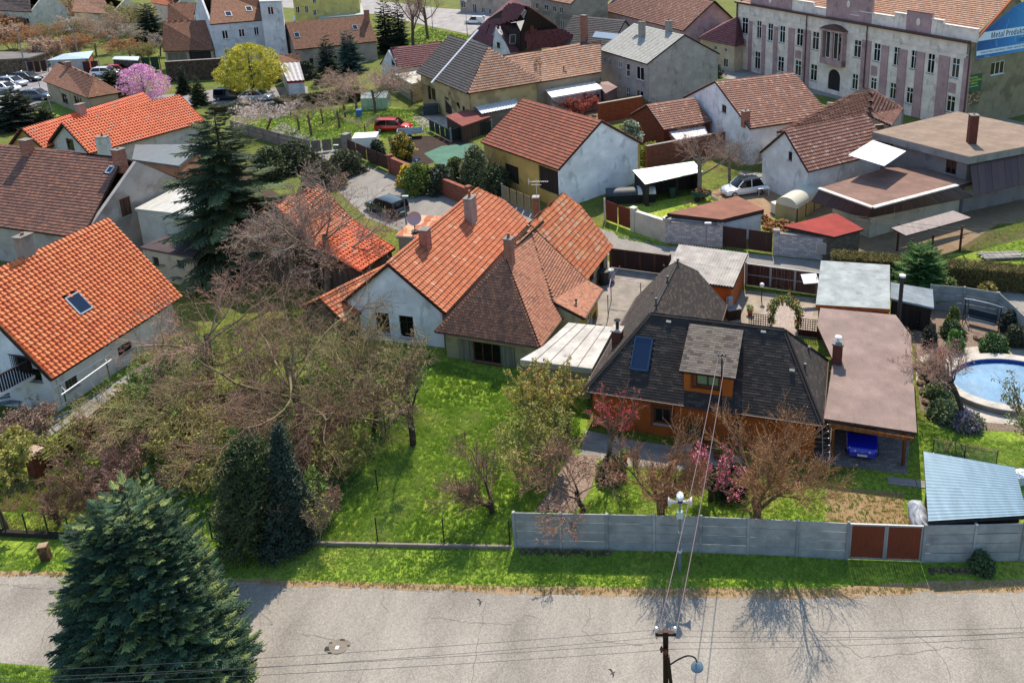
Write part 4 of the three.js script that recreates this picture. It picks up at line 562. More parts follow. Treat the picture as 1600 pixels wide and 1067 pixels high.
function bin(pos,label,c){const t=thing('wheeled_bin',label,'bin',pos,0.2),b=new THREE.CylinderGeometry(0.46,0.38,1.0,4,1);b.rotateY(Math.PI/4);b.translate(0,0.55,0);part('body',b,M(c,null,{roughness:0.6}),t);part('lid',rbox(0.72,0.08,0.74,0,1.09,0,0.03),M(c,null,{roughness:0.5}),t);for(const s of[-1,1]){const w=new THREE.CylinderGeometry(0.12,0.12,0.06,12);w.rotateZ(Math.PI/2);w.translate(s*0.27,0.12,-0.3);part('wheel',w,M(0x141414,null),t);}}
function barrel(pos,label,c){const t=thing('rain_barrel',label,'barrel',pos);part('barrel',lathe([[0.001,0],[0.28,0],[0.33,0.3],[0.33,0.7],[0.29,1.0],[0.25,1.0],[0.001,0.94]],18),M(c,null,{roughness:0.5}),t);part('hoop',[0.3,0.7].map((y)=>{const g=new THREE.TorusGeometry(0.335,0.012,6,20);g.rotateX(Math.PI/2);g.translate(0,y,0);return g;}),steel(),t);}
function tarpBoat(pos){const t=thing('covered_woodstack','long stack under a grey tarpaulin with a bright sheet end below the white gable','covered stack',pos,0.15),s=new THREE.CylinderGeometry(0.75,0.75,4.6,18,1,false,-Math.PI/2,Math.PI);s.rotateX(-Math.PI/2);s.rotateY(Math.PI/2);s.scale(1,0.7,1);s.translate(0,0.85,0);part('tarpaulin',s,M(0x2c3640,'metal',{roughness:0.6}),t);part('side_wall',box(4.6,0.85,1.4,0,0.42,0),M(0x20242a,'wood'),t);const e=new THREE.CylinderGeometry(0.78,0.78,1.7,18,1,false,-Math.PI/2,Math.PI);e.rotateX(-Math.PI/2);e.rotateY(Math.PI/2);e.scale(1,0.72,1);e.translate(1.5,0.87,0);part('bright_sheet',e,M(0xd8dcd8,'metal',{roughness:0.35}),t);}
function roadSign(pos,label){const t=thing('road_sign',label,'road sign',pos,0.1);part('post',cyl(0.03,0.03,2.3,0,0,0,8),steel(),t);part('plate',rbox(0.62,0.62,0.03,0,2.3,0.03,0.012),M(0x1450a8,null,{roughness:0.4}),t);part('symbol',[box(0.08,0.4,0.012,0,2.28,0.052),box(0.3,0.08,0.011,0,2.47,0.052)],M(0xf0f0f0,null),t);}
function utilityPole(label,pos,h){const t=thing('utility_pole',label,'utility pole',pos);part('pole',cyl(0.13,0.09,h,0,0,0,10),M(0xb0aaa0,'concrete'),t);part('cross_arm',box(1.1,0.08,0.08,0,h-0.25,0),steel(0x5a5a5a),t);for(const s of[-0.45,0,0.45])part('insulator',cyl(0.04,0.03,0.14,s,h-0.2,0,8),M(0x5a3a30,null,{roughness:0.2}),t);}

function roadCracks(list){
const r=rng(71),gs=[];
for(const c of list){let pts=[];for(let i=0;i+1<c.length;i++){const[a,b]=[c[i],c[i+1]],n=Math.max(3,Math.round(span(a,b)/0.18));for(let k=0;k<n;k++){const t=k/n;pts.push([a[0]+(b[0]-a[0])*t+(r()-0.5)*0.09,a[1]+(b[1]-a[1])*t+(r()-0.5)*0.09]);}}pts.push(c[c.length-1]);
for(let i=0;i+1<pts.length;i++){const a=pts[i],b=pts[i+1],L=span(a,b)||1,w=0.005+0.011*r(),nx=(-(b[1]-a[1])/L)*w,nz=((b[0]-a[0])/L)*w;gs.push([V(a[0]-nx,0.0125,a[1]-nz),V(a[0]+nx,0.0125,a[1]+nz),V(b[0]+nx,0.0125,b[1]+nz),V(b[0]-nx,0.0125,b[1]-nz)]);}}
const m=part('road_cracks',quads(gs),M(0x6c665e,null,{roughness:1}),scene);tag(m,'fine dark cracks running across the front road','road cracks',null,'stuff');
}

function crate(name,label,cat,pos,w,h,d,c){const t=thing(name,label,cat,pos,0.2),m=M(c,null,{roughness:0.6});if(cat==='table'){part('top',rbox(w,0.05,d,0,h,0,0.015),m,t);for(const x of[-1,1])for(const z of[-1,1])part('leg',cyl(0.025,0.025,h,x*w*0.42,0,z*d*0.4,6),m,t);return;}part('body',rbox(w,h*0.85,d,0,h*0.425,0,0.03),m,t);part('lid',rbox(w+0.06,h*0.15,d+0.06,0,h*0.925,0,0.03),m,t);part('batten',[-0.3,0,0.3].map((k)=>box(0.05,h*0.8,d+0.02,k*w,h*0.42,0)),m,t);}
function flowerPot(pos,label,s){const t=thing('flower_pot',label,'flower pot',pos),r=rng(s);part('pot',lathe([[0.001,0],[0.14,0],[0.2,0.3],[0.22,0.3],[0.22,0.34],[0.19,0.34],[0.18,0.28],[0.001,0.28]],16),M(0xa8583a,null),t);scatter(t,'leaves',LEAF.leaf,Array.from({length:22},()=>V((r()-0.5)*0.4,0.38+r()*0.3,(r()-0.5)*0.4)),[0x5a7a34,0x6c8a3c,s%3?0x7a9440:0xc85a6a],s,0.8,1.2,leafMat());}
function boardStack(pos,label,turn){const t=thing('board_stack',label,'board stack',pos,turn),r=rng(5);for(let j=0;j<3;j++)for(let i=0;i<5;i++){const g=rbox(3+r()*0.6,0.05,0.22,(r()-0.5)*0.4,0.1+j*0.06,-0.5+i*0.25,0.01);g.rotateY((r()-0.5)*0.12);part('board',g,M([0xb0aca4,0xa09c96,0xc0bcb4][i%3],'wood'),t);}}
function boulder(pos,label,s){const t=thing('garden_stone',label,'stone',pos,s),r=rng(s+40),g=new THREE.IcosahedronGeometry(0.26+0.14*r(),2),P=g.attributes.position;for(let i=0;i<P.count;i++){const k=0.8+0.4*vnoise(P.getX(i)*5+20,P.getY(i)*5+P.getZ(i)*4+20,997,s);P.setXYZ(i,P.getX(i)*k,P.getY(i)*k*0.6+0.08,P.getZ(i)*k);}g.computeVertexNormals();part('stone',g,M(0xc4b8a8,'stone'),t);}
// ---------- plants ----------
function limbs(){return{p:[],n:[]};}
function frustum(B,a,b,ra,rb,k){
const d=b.clone().sub(a).normalize(),x=(Math.abs(d.y)>0.9?V(1,0,0):V(0,1,0)).cross(d).normalize(),y=d.clone().cross(x),ring=(c,r)=>Array.from({length:k},(_,i)=>{const t=(i/k)*2*Math.PI,n=x.clone().multiplyScalar(Math.cos(t)).addScaledVector(y,Math.sin(t));return[c.clone().addScaledVector(n,r),n];});
const A=ring(a,ra),C=ring(b,rb);
for(let i=0;i<k;i++){const j=(i+1)%k;for(const[p,n]of[A[i],A[j],C[j],A[i],C[j],C[i]]){B.p.push(p.x,p.y,p.z);B.n.push(n.x,n.y,n.z);}}
}
function limbGeo(B){const g=new THREE.BufferGeometry();g.setAttribute('position',new THREE.Float32BufferAttribute(B.p,3));g.setAttribute('normal',new THREE.Float32BufferAttribute(B.n,3));return g;}
// a branching skeleton in a unit of metres; o.L: for each level { n children, len ratio, ang, up, seg, wob, from }
function skeleton(seed,o){
const r=rng(seed),segs=[],tips=[];
function grow(p,dir,len,rad,lv){
const S=o.L[lv],n=S.seg??4,pts=[p.clone()],d=dir.clone();let q=p.clone(),rr=rad;
for(let i=0;i<n;i++){
d.add(V((r()-0.5)*S.wob,(r()-0.5)*S.wob+(S.up??0),(r()-0.5)*S.wob)).normalize();
const t=q.clone().addScaledVector(d,len/n),r2=Math.max(o.rmin??0.009,rad*(1-((i+1)/n)*(1-(S.taper??0.45))));
segs.push([q,t,rr,r2]);q=t;rr=r2;pts.push(q.clone());
}
if(lv+1>=o.L.length){tips.push([q.clone(),d.clone()]);if(n>1)tips.push([pts[Math.ceil(n/2)].clone(),d.clone()]);return;}
const N=o.L[lv+1],cnt=Math.max(1,Math.round(N.n*(0.8+0.4*r())));
for(let i=0;i<cnt;i++){
const f=(N.from??0.3)+(1-(N.from??0.3))*((i+r()*0.8)/cnt),k=Math.min(n-1,Math.floor(f*n)),at=pts[k].clone().lerp(pts[k+1],f*n-k);
const ax=pts[k+1].clone().sub(pts[k]).normalize(),s=V(r()-0.5,r()-0.5,r()-0.5).cross(ax).normalize(),az=i*2.4+r();
s.applyAxisAngle(ax,az);const an=N.ang*(0.7+0.6*r()),nd=ax.clone().multiplyScalar(Math.cos(an)).addScaledVector(s,Math.sin(an)).normalize();
grow(at,nd,len*N.len*(0.7+0.5*r())*(1-0.35*f),Math.max(o.rmin??0.009,rad*(1-f*0.5)*(N.thick??0.5)),lv+1);
}
}
for(let i=0;i<(o.stems??1);i++){const a=(i/(o.stems??1))*6.28+r(),sp=o.spread??0;grow(V(Math.cos(a)*sp*0.3,0,Math.sin(a)*sp*0.3),V(Math.cos(a)*sp+(o.lean??0),1,Math.sin(a)*sp).normalize(),o.trunk,o.rad,0);}
return{segs,tips,rad:o.rad};
}
const HABIT={
walnut:{trunk:3.0,rad:0.15,rmin:0.003,L:[{seg:5,wob:0.14,taper:0.75},{n:6,len:1.25,ang:0.85,from:0.4,seg:6,wob:0.34,up:0.04,thick:0.55},{n:8,len:0.62,ang:0.75,seg:5,wob:0.4,up:0.05,thick:0.45},{n:7,len:0.6,ang:0.75,seg:4,wob:0.45,up:0.05,thick:0.45,from:0.15},{n:5,len:0.6,ang:0.7,seg:3,wob:0.45,thick:0.5,from:0.1}]},
mesh:{trunk:1.8,rad:0.11,rmin:0.003,L:[{seg:4,wob:0.2,taper:0.75},{n:8,len:1.7,ang:1.05,from:0.3,seg:7,wob:0.5,up:0.03,thick:0.5},{n:9,len:0.55,ang:0.9,seg:5,wob:0.55,up:0.05,thick:0.45,from:0.3},{n:7,len:0.65,ang:0.8,seg:4,wob:0.5,up:0.05,thick:0.5,from:0.1},{n:4,len:0.65,ang:0.8,seg:2,wob:0.5,up:0.02,thick:0.6,from:0.1}]},
goblet:{trunk:0.4,rad:0.085,rmin:0.003,L:[{seg:3,wob:0.2,taper:0.95},{n:5,len:4.2,ang:0.75,from:0.35,seg:7,wob:0.3,up:0.06,thick:0.72,taper:0.45},{n:8,len:0.6,ang:0.62,seg:5,wob:0.3,up:0.08,thick:0.5,from:0.3},{n:8,len:0.75,ang:0.5,seg:4,wob:0.28,up:0.1,thick:0.5,from:0.15},{n:5,len:0.65,ang:0.55,seg:2,wob:0.3,up:0.06,thick:0.6,from:0.15}]},
apple:{trunk:1.2,rad:0.085,lean:0.12,rmin:0.003,L:[{seg:4,wob:0.35,taper:0.8},{n:6,len:1.4,ang:0.95,from:0.55,seg:6,wob:0.42,up:0.06,thick:0.6},{n:8,len:0.6,ang:0.8,seg:5,wob:0.45,up:0.06,thick:0.42,from:0.3},{n:6,len:0.65,ang:0.75,seg:3,wob:0.5,up:0.06,thick:0.5,from:0.15},{n:4,len:0.65,ang:0.7,seg:2,wob:0.4,up:0.04,thick:0.6,from:0.15}]},
sapling:{trunk:1.2,rad:0.05,rmin:0.003,L:[{seg:3,wob:0.12,taper:0.8},{n:7,len:1.1,ang:0.65,from:0.6,seg:4,wob:0.25,up:0.08,thick:0.5},{n:7,len:0.6,ang:0.6,seg:3,wob:0.3,up:0.08,thick:0.6,from:0.25},{n:5,len:0.55,ang:0.6,seg:2,wob:0.3,thick:0.7,from:0.1}]},
bush:{trunk:0.9,rad:0.022,stems:10,spread:0.6,rmin:0.003,L:[{seg:3,wob:0.25,taper:0.7},{n:5,len:0.9,ang:0.5,from:0.2,seg:3,wob:0.3,up:0.05,thick:0.65},{n:5,len:0.65,ang:0.6,seg:3,wob:0.4,thick:0.65,from:0.1},{n:4,len:0.6,ang:0.7,seg:2,wob:0.4,thick:0.7,from:0.1}]},
wand:{trunk:1.6,rad:0.025,stems:7,spread:0.35,rmin:0.003,L:[{seg:4,wob:0.15,taper:0.6},{n:8,len:0.75,ang:0.45,from:0.15,seg:4,wob:0.2,up:0.1,thick:0.6},{n:7,len:0.5,ang:0.5,seg:2,wob:0.3,thick:0.6,from:0.1}]},
};
const SK={};
const skel=(kind,seed)=>(SK[kind+seed]??=skeleton(seed,HABIT[kind]));
// leaf shapes
function leafGeo(n,size,spreadR,seed,long=1.6){
const r=rng(seed),v=[];
for(let i=0;i<n;i++){
const c=V(r()-0.5,r()-0.5,r()-0.5).multiplyScalar(2*spreadR),a=V(r()-0.5,r()-0.5,r()-0.5).normalize(),b=V(r()-0.5,r()-0.5,r()-0.5).cross(a).normalize(),s=size*(0.6+0.8*r());
const p=[c.clone().addScaledVector(a,-s*long*0.5),c.clone().addScaledVector(b,s*0.45),c.clone().addScaledVector(a,s*long*0.5),c.clone().addScaledVector(b,-s*0.45)];
for(const k of[0,1,2,0,2,3])v.push(p[k].x,p[k].y,p[k].z);
}
const g=new THREE.BufferGeometry();g.setAttribute('position',new THREE.Float32BufferAttribute(v,3));g.computeVertexNormals();return g;
}
const LEAF={bud:leafGeo(3,0.055,0.05,3),bloom:leafGeo(7,0.07,0.09,5,1.1),leaf:leafGeo(5,0.085,0.10,7),clump:leafGeo(16,0.10,0.17,9),needle:leafGeo(22,0.045,0.14,13,4),fine:leafGeo(14,0.05,0.10,15,2.2)};
const leafMat=(o={})=>M(0xffffff,null,{roughness:0.85,transmission:0.3,thickness:0,...o});
function scatter(parent,name,geo,pts,cols,seed,s0=0.7,s1=1.3,mat){
const r=rng(seed),im=new THREE.InstancedMesh(geo,mat??M(0xffffff,null,{roughness:0.9}),pts.length),c=cols.map((h)=>new THREE.Color(h)),q=new THREE.Quaternion(),e=new THREE.Euler(),k=new THREE.Color();
pts.forEach((p,i)=>{e.set(r()*6.28,r()*6.28,r()*6.28);const s=s0+(s1-s0)*r();im.setMatrixAt(i,new THREE.Matrix4().compose(p,q.setFromEuler(e),V(s,s,s)));im.setColorAt(i,k.copy(c[Math.floor(r()*c.length)]).multiplyScalar(0.8+0.4*r()));});
im.name=name;im.userData.kind='stuff';im.castShadow=im.receiveShadow=true;parent.add(im);return im;
}
const BARK={rust:0x8c684a,grey:0x8a7e74,brown:0x7c6450,dark:0x4a3e36,olive:0x958a60,pale:0x9c8a74,red:0x96786a};
// a tree or shrub of bare limbs with optional buds, blossom or small leaves; h = height wanted, w = crown width wanted
function plant(name,label,cat,pos,o){
const t=thing(name,label,cat,pos,o.turn??0,o.g),S=skel(o.k,o.s??1),top=S.top??=Math.max(...S.tips.map(([p])=>p.y)),sy=o.h/top,R9=S.r9??=S.tips.map(([p])=>Math.hypot(p.x,p.z)).sort((a,b)=>a-b)[Math.floor(S.tips.length*0.75)],sx=o.w?o.w/(2.05*R9):sy,f=(v)=>V(v.x*sx,v.y*sy,v.z*sx);
const bark=M(BARK[o.bark??'brown'],'bark',{bump:0.01}),big=limbs(),fine=limbs(),thick=(o.rad??(S.rad>0.04?0.025*o.h+0.03:0.007*o.h+0.006))/S.rad,far=o.thin??0.008;
for(const[a,b,ra,rb]of S.segs){const r0=Math.max(far,ra*thick),r1=Math.max(far,rb*thick);frustum(r0>0.05?big:fine,f(a),f(b),r0,r1,r0>0.08?7:r0>0.03?4:3);}
if(big.p.length)part('trunk',limbGeo(big),bark,t);
part(big.p.length?'crown':'stems',limbGeo(fine),M(BARK[o.twig??o.bark??'brown'],null),t);
if(o.leaf){const r=rng((o.s??1)+77),pts=[];for(let k=0;k<(o.rep??1);k++)for(const[p,d]of S.tips)if(r()<(o.den??1)){const v=f(p).addScaledVector(d,-r()*0.25*(k+0.3));if(v.y>(o.low??0)*o.h)pts.push(v.add(V((r()-0.5)*0.18,(r()-0.5)*0.18,(r()-0.5)*0.18).multiplyScalar(o.jit??1)));}scatter(t,o.ln??'leaf',LEAF[o.leaf],pts,o.c,(o.s??1)+5,(o.ls??1)*0.7,(o.ls??1)*1.3,o.ln==='blossom'?null:leafMat());}
return t;
}
// evergreen shrub, hedge body or columnar tree: clumps of leaves through a volume
function bushy(name,label,cat,pos,o){
const t=thing(name,label,cat,pos,0,o.g),r=rng(o.s??1),pts=[],n=o.n??500;
const rad=(y,a)=>{const lump=0.55+0.8*vnoise(a*1.6+7,y*4+(o.s??1),997,5),b={ball:Math.sqrt(Math.max(0,1-(2*y-1)**2)),cone:(1-y)*0.95+0.04,column:Math.min(1,5*y+0.5)*Math.pow(Math.max(0,1-y),0.35),dome:Math.sqrt(Math.max(0,1-y*y))}[o.shape??'dome'];return b*lump*o.w*0.5;};
for(let i=0;i<n;i++){const y=Math.pow(r(),o.shape==='cone'?1.5:1),a=r()*6.2832,R=rad(y,a)*Math.pow(0.35+0.65*r(),0.6);pts.push(V(Math.cos(a)*R,0.04*o.h+y*o.h*0.96,Math.sin(a)*R));}
part('stem',cyl(0.05*(o.w??1),0.02,o.h*0.85,0,0,0,6),M(BARK.dark,'bark'),t);
scatter(t,'foliage',LEAF[o.leaf??'clump'],pts,o.c,(o.s??1)+3,(o.ls??1)*0.7,(o.ls??1)*1.4,leafMat());
return t;
}
// a spruce: whorls of drooping boughs, each an instance of one needle-covered bough
function boughGeo(seed,dens=1){
const r=rng(seed),B=limbs(),spine=(t)=>V(t,-0.16*Math.sin(t*2.6)+0.05*t*t,0);
for(let i=0;i<5;i++)frustum(B,spine(i/5),spine((i+1)/5),0.018*(1-i/6),0.018*(1-(i+1)/6),3);
const twig=(a,d,L,w)=>{const b=a.clone().addScaledVector(d,L*0.5),c=a.clone().addScaledVector(d,L).add(V(0,-0.04*L,0));frustum(B,a,b,w*0.5,w,4);frustum(B,b,c,w,w*0.15,4);};
const n=Math.round(19*dens);
for(let i=0;i<n;i++)for(const s of[-1,1]){
const t=0.12+0.86*((i+r()*0.6)/n),p=spine(t),L=0.42*(1-t*0.62)*(0.75+0.5*r()),d=V(0.75+0.3*r(),-0.12+0.35*(r()-0.5),s*(0.75+0.3*r())).normalize();
twig(p,d,L,0.018);
for(let k=0;k<3;k++){const q=p.clone().addScaledVector(d,L*(0.25+0.25*k)),e=d.clone().add(V(0.35,0.2*(r()-0.3),(k%2?1:-1)*0.7)).normalize();twig(q,e,L*0.42,0.017);}
}
twig(spine(0.8),V(1,0.12,0).normalize(),0.26,0.022);
return limbGeo(B);
}
let BOUGH=null;
function spruce(name,label,pos,o){
BOUGH??=[boughGeo(1),boughGeo(2),boughGeo(3,0.8)];
const t=thing(name,label,'tree',pos,o.turn??0,o.g),r=rng(o.s??1),H=o.h,R=o.r,c=o.c.map((h)=>new THREE.Color(h)),mats=[[],[],[]],cols=[[],[],[]];
part('trunk',cyl(0.022*H+0.05,0.02,H*0.86,0,0,0,8),M(BARK.dark,'bark'),t);
const tops=[[0,0,1],...(o.tops??[])],k=new THREE.Color(),n=o.n??520;
for(const[ox,oz,hs]of tops)for(let i=0;i<n*hs*hs;i++){
const u=1-Math.sqrt(1-(i+r())/(n*hs*hs)*0.985),y=(o.low??0.04)+(1-(o.low??0.04))*u,a=i*2.39996+r()*0.7,prof=Math.pow(1-u,o.pow??0.72)+0.02,full=R*hs*prof*(0.6+0.6*r())*(o.gap&&r()<o.gap?0.6:1),off=o.shell?full*o.shell*Math.sqrt(r()):0,L=o.shell?Math.max(0.25,(full-off)*(0.5+0.4*r())):full;
const tilt=(o.droop??0.12)-0.55*u*u-0.2*(r()-0.5),s=Math.max(0.12,L),q=new THREE.Quaternion().setFromEuler(new THREE.Euler((r()-0.5)*0.5,a,-tilt,'YXZ')),j=Math.floor(r()*3);
mats[j].push(new THREE.Matrix4().compose(V(ox+Math.cos(a)*off,y*H*hs-off*tilt*0.6,oz-Math.sin(a)*off),q,V(s,Math.min(s,1.3)*1.05+0.1,Math.max(s*0.85,0.4))));
cols[j].push(k.copy(c[Math.floor(r()*c.length)]).multiplyScalar(0.75+0.5*r()).clone());
}
mats.forEach((m,j)=>{const im=new THREE.InstancedMesh(BOUGH[j],M(0xffffff,null,{roughness:0.85}),m.length);m.forEach((x,i)=>{im.setMatrixAt(i,x);im.setColorAt(i,cols[j][i]);});im.name='crown';im.userData.kind='stuff';im.castShadow=im.receiveShadow=true;t.add(im);});
return t;
}
// a clipped hedge along a line
function hedge(label,A,B,w,h,cols,seed,dens=70,cat='hedge'){
const a=v2(A),b=v2(B),L=a.distanceTo(b),t=thing('hedge',label,cat,[(a.x+b.x)/2,0,(a.z+b.z)/2],Math.atan2(-(b.z-a.z),b.x-a.x)),r=rng(seed),pts=[],area=L*(2*h+w)+2*w*h,bump=(x,y)=>0.14*(vnoise(x*0.9+40,y*1.3+40,997,seed)-0.5);
const core=new THREE.BoxGeometry(L-0.2,h-0.15,w-0.25,Math.ceil(L),3,2);core.translate(0,(h-0.15)/2,0);part('branches',core,M(0x5c4c38,'bark'),t);
for(let i=0;i<area*dens;i++){const q=r()*area,x=(r()-0.5)*L;let p;if(q<L*w)p=V(x,h+bump(x,0)-0.1*r(),(r()-0.5)*w);else if(q<area-2*w*h){const y=r()*h,s=r()<0.5?-1:1;p=V(x,y,s*(w/2+bump(x,y+s*9)-0.08*r()));}else p=V((r()<0.5?-1:1)*L/2,r()*h,(r()-0.5)*w);pts.push(p);}
scatter(t,'foliage',LEAF.fine,pts,cols,seed,0.8,1.5,leafMat());return t;
}
// grass blades over a plan polygon, thinned by patches
function grassOver(P,name,label,dens,seed,cols,h=0.11,holes=[]){
const r=rng(seed),xs=P.map((p)=>p[0]),zs=P.map((p)=>p[1]),x0=Math.min(...xs),x1=Math.max(...xs),z0=Math.min(...zs),z1=Math.max(...zs),n=Math.round((x1-x0)*(z1-z0)*dens),c=cols.map((k)=>new THREE.Color(k)),v=[];
for(let i=0;i<9;i++){const a=r()*6.28,R=r()*0.09,px=Math.cos(a)*R,pz=Math.sin(a)*R,l=0.4+0.8*r(),bx=(r()-0.5)*0.8*l,bz=(r()-0.5)*0.8*l,s=r()*6.28,w=0.014;v.push(px-Math.cos(s)*w,0,pz-Math.sin(s)*w,px+Math.cos(s)*w,0,pz+Math.sin(s)*w,px+bx*0.12,l,pz+bz*0.12);}
const g=new THREE.BufferGeometry();g.setAttribute('position',new THREE.Float32BufferAttribute(v,3));g.computeVertexNormals();
const m=[],k=[];const q=new THREE.Quaternion();
for(let i=0;i<n;i++){
const x=x0+(x1-x0)*r(),z=z0+(z1-z0)*r();if(!inPoly(x,z,P)||holes.some((H)=>inPoly(x,z,H)))continue;
const f=fbm(x*0.45+300,z*0.45+300,997,5,3),f2=vnoise(x*2.2+300,z*2.2+300,997,8);if(r()>0.35+f*0.9)continue;
const s=0.8+0.7*r();m.push(new THREE.Matrix4().compose(V(x,0,z),q.setFromAxisAngle(V(0,1,0),r()*6.28),V(s,h*(0.5+1.0*f2+0.4*r()),s)));
const u=sat(f*1.5-0.25+(r()-0.5)*0.5)*(c.length-1.001),j=Math.floor(u);k.push(c[j].clone().lerp(c[Math.min(j+1,c.length-1)],u-j).multiplyScalar(0.85+0.3*r()));
}
const im=new THREE.InstancedMesh(g,leafMat({roughness:0.8}),m.length);m.forEach((x,i)=>{im.setMatrixAt(i,x);im.setColorAt(i,k[i]);});im.name=numbered(name);im.castShadow=im.receiveShadow=true;tag(im,label,'grass',null,'stuff');scene.add(im);return im;
}
// ---------- cars ----------
// lofted body: stations [x, half width, sill height, belt height]; roof stations [x, half width, height]
function loft(rings){
const v=[],n=rings[0].length,t=(a,b,c)=>{for(const k of[a,b,c])v.push(...k);};
for(let i=0;i<rings.length-1;i++)for(let j=0;j<n;j++){const k=(j+1)%n;t(rings[i][j],rings[i+1][j],rings[i+1][k]);t(rings[i][j],rings[i+1][k],rings[i][k]);}
for(const e of[0,rings.length-1])for(let j=1;j<n-1;j++)e?t(rings[e][0],rings[e][j+1],rings[e][j]):t(rings[e][0],rings[e][j],rings[e][j+1]);
const g=new THREE.BufferGeometry();g.setAttribute('position',new THREE.Float32BufferAttribute(v,3));g.computeVertexNormals();return toCreasedNormals(g,0.6);
}
function car(name,label,pos,turn,o){
const t=thing(name,label,o.cat??'car',pos,turn,o.g),L=o.L??4.2,w=(o.W??1.72)/2,H=o.H??1.48,paint=M(o.c,null,{roughness:0.28,metalness:0.2,clearcoat:0.8,clearcoatRoughness:0.08}),black=M(0x14151a,null,{roughness:0.7}),van=o.van,bel=o.belt??0.9,nose=o.nose??0.72;
const x=(f)=>-L/2+f*L,ring=(X,hw,lo,hi)=>[[X,lo,-hw*0.9],[X,lo+0.14,-hw],[X,lo+(hi-lo)*0.65,-hw*1.0],[X,hi-0.03,-hw*0.95],[X,hi,-hw*0.84],[X,hi+0.012,0],[X,hi,hw*0.84],[X,hi-0.03,hw*0.95],[X,lo+(hi-lo)*0.65,hw],[X,lo+0.14,hw],[X,lo,hw*0.9]];
const bonnet=o.bonnet??0.26;
part('body',loft([ring(x(0),w*0.82,0.34,bel-0.2),ring(x(0.015),w*0.92,0.28,bel-0.04),ring(x(0.08),w,0.24,bel),ring(x(0.5),w,0.22,bel),ring(x(1-bonnet-0.02),w,0.22,bel),ring(x(1-bonnet*0.5),w*0.985,0.22,bel-0.06),ring(x(0.95),w*0.93,0.24,nose+0.02),ring(x(0.985),w*0.84,0.28,nose-0.1),ring(x(1),w*0.74,0.34,nose-0.24)]),paint,t);
const r0=o.rear??0.04,r1=o.rearTop??0.14,f1=1-(o.screen??0.42),f0=1-bonnet,cab=(X,hw,hi)=>[[X,bel-0.03,-hw],[X,hi-0.05,-hw*0.86],[X,hi,-hw*0.72],[X,hi,hw*0.72],[X,hi-0.05,hw*0.86],[X,bel-0.03,hw]];
part('windows',loft([cab(x(r0),w*0.9,bel),cab(x(r1),w*0.93,H-0.05),cab(x((r1+f1)/2),w*0.95,H),cab(x(f1),w*0.93,H-0.04),cab(x(f0),w*0.86,bel)]),M(o.glass??0x10161c,null,{roughness:0.06,metalness:0.1}),t);
const rf=(X,hw,hi)=>[[X,hi-0.04,-hw*0.84],[X,hi+0.012,-hw*0.72],[X,hi+0.022,0],[X,hi+0.012,hw*0.72],[X,hi-0.04,hw*0.84]];
part('car_roof',loft([rf(x(r1+0.01),w*0.93,H-0.05),rf(x((r1+f1)/2),w*0.95,H),rf(x(f1-0.01),w*0.93,H-0.04)]),o.roofc?M(o.roofc,null,{roughness:0.1}):paint,t);
const pil=[];for(const s of[-1,1]){const at=(f,hw,y)=>V(x(f),y,s*hw);pil.push(beam(at(f0,w*0.88,bel-0.02),at(f1,w*0.81,H-0.04),0.07),beam(at(r0,w*0.9,bel-0.02),at(r1,w*0.81,H-0.05),van?0.5:0.12),beam(at((r1+f1)/2+0.02,w*0.955,bel-0.02),at((r1+f1)/2+0.02,w*0.83,H-0.02),0.07));if(van)pil.push(box(L*((r1+f1)/2-r0),H-bel,0.03,x(((r1+f1)/2+r0)/2),(H+bel)/2-0.03,s*w*0.915));}
part('pillars',pil,paint,t);
for(const[f,s]of[[0.17,-1],[0.17,1],[0.81,-1],[0.81,1]]){const wh=new THREE.Group();wh.name='wheel';wh.position.set(x(f),0.31,s*(w-0.09));t.add(wh);const ty=new THREE.CylinderGeometry(0.31,0.31,0.2,18);ty.rotateX(Math.PI/2);part('tyre',ty,black,wh);const ri=new THREE.CylinderGeometry(0.2,0.2,0.21,10);ri.rotateX(Math.PI/2);part('rim',ri,M(0xa8abb0,null,{roughness:0.35,metalness:0.7}),wh);}
for(const s of[-1,1]){
if(o.round)for(const[R,z,X]of[[0.13,0.62,0.955],[0.075,0.36,0.985]]){const g=new THREE.SphereGeometry(R,14,10);g.scale(0.5,1,1);g.translate(x(X),nose-0.14-(R<0.1?0.02:0),s*z);part('headlight',g,M(0xc8d0d4,null,{roughness:0.12,metalness:0.3}),t);}
else{const g=new THREE.SphereGeometry(0.13,10,8);g.scale(1.1,0.7,1.1);g.translate(x(0.955),nose-0.1,s*w*0.72);part('headlight',g,M(0xd0d6da,null,{roughness:0.12,metalness:0.3}),t);}
part('tail_light',rbox(0.1,0.26,0.16,x(0.022),bel-0.16,s*w*0.82,0.03),M(0x8a1414,null,{roughness:0.25}),t);
part('wing_mirror',rbox(0.1,0.12,0.18,x(f0-0.04),bel+0.06,s*(w+0.08),0.03),paint,t);
}
part('grille',rbox(0.06,0.11,0.62,x(0.985),nose-0.2,0,0.02),black,t);part('bumper',rbox(0.16,0.1,w*1.6,x(0.985),0.36,0,0.04),o.bump?M(o.bump,null,{roughness:0.7}):paint,t);
part('number_plate',[rbox(0.02,0.11,0.5,x(1.0)+0.02,0.42,0,0.005),rbox(0.02,0.11,0.5,x(0)-0.02,0.55,0,0.005)],M(0xe4e4e0,null,{roughness:0.5}),t);
if(o.round){const b=new THREE.TorusGeometry(0.055,0.01,6,18);b.rotateY(Math.PI/2);b.translate(x(0.995),nose-0.19,0);const V1=[beam(V(x(0.995),nose-0.15,-0.03),V(x(0.995),nose-0.23,0),0.012),beam(V(x(0.995),nose-0.15,0.03),V(x(0.995),nose-0.23,0),0.012)];part('badge',[b,...V1],M(0xd0d4d8,null,{roughness:0.2,metalness:0.8}),t);}
return t;
}
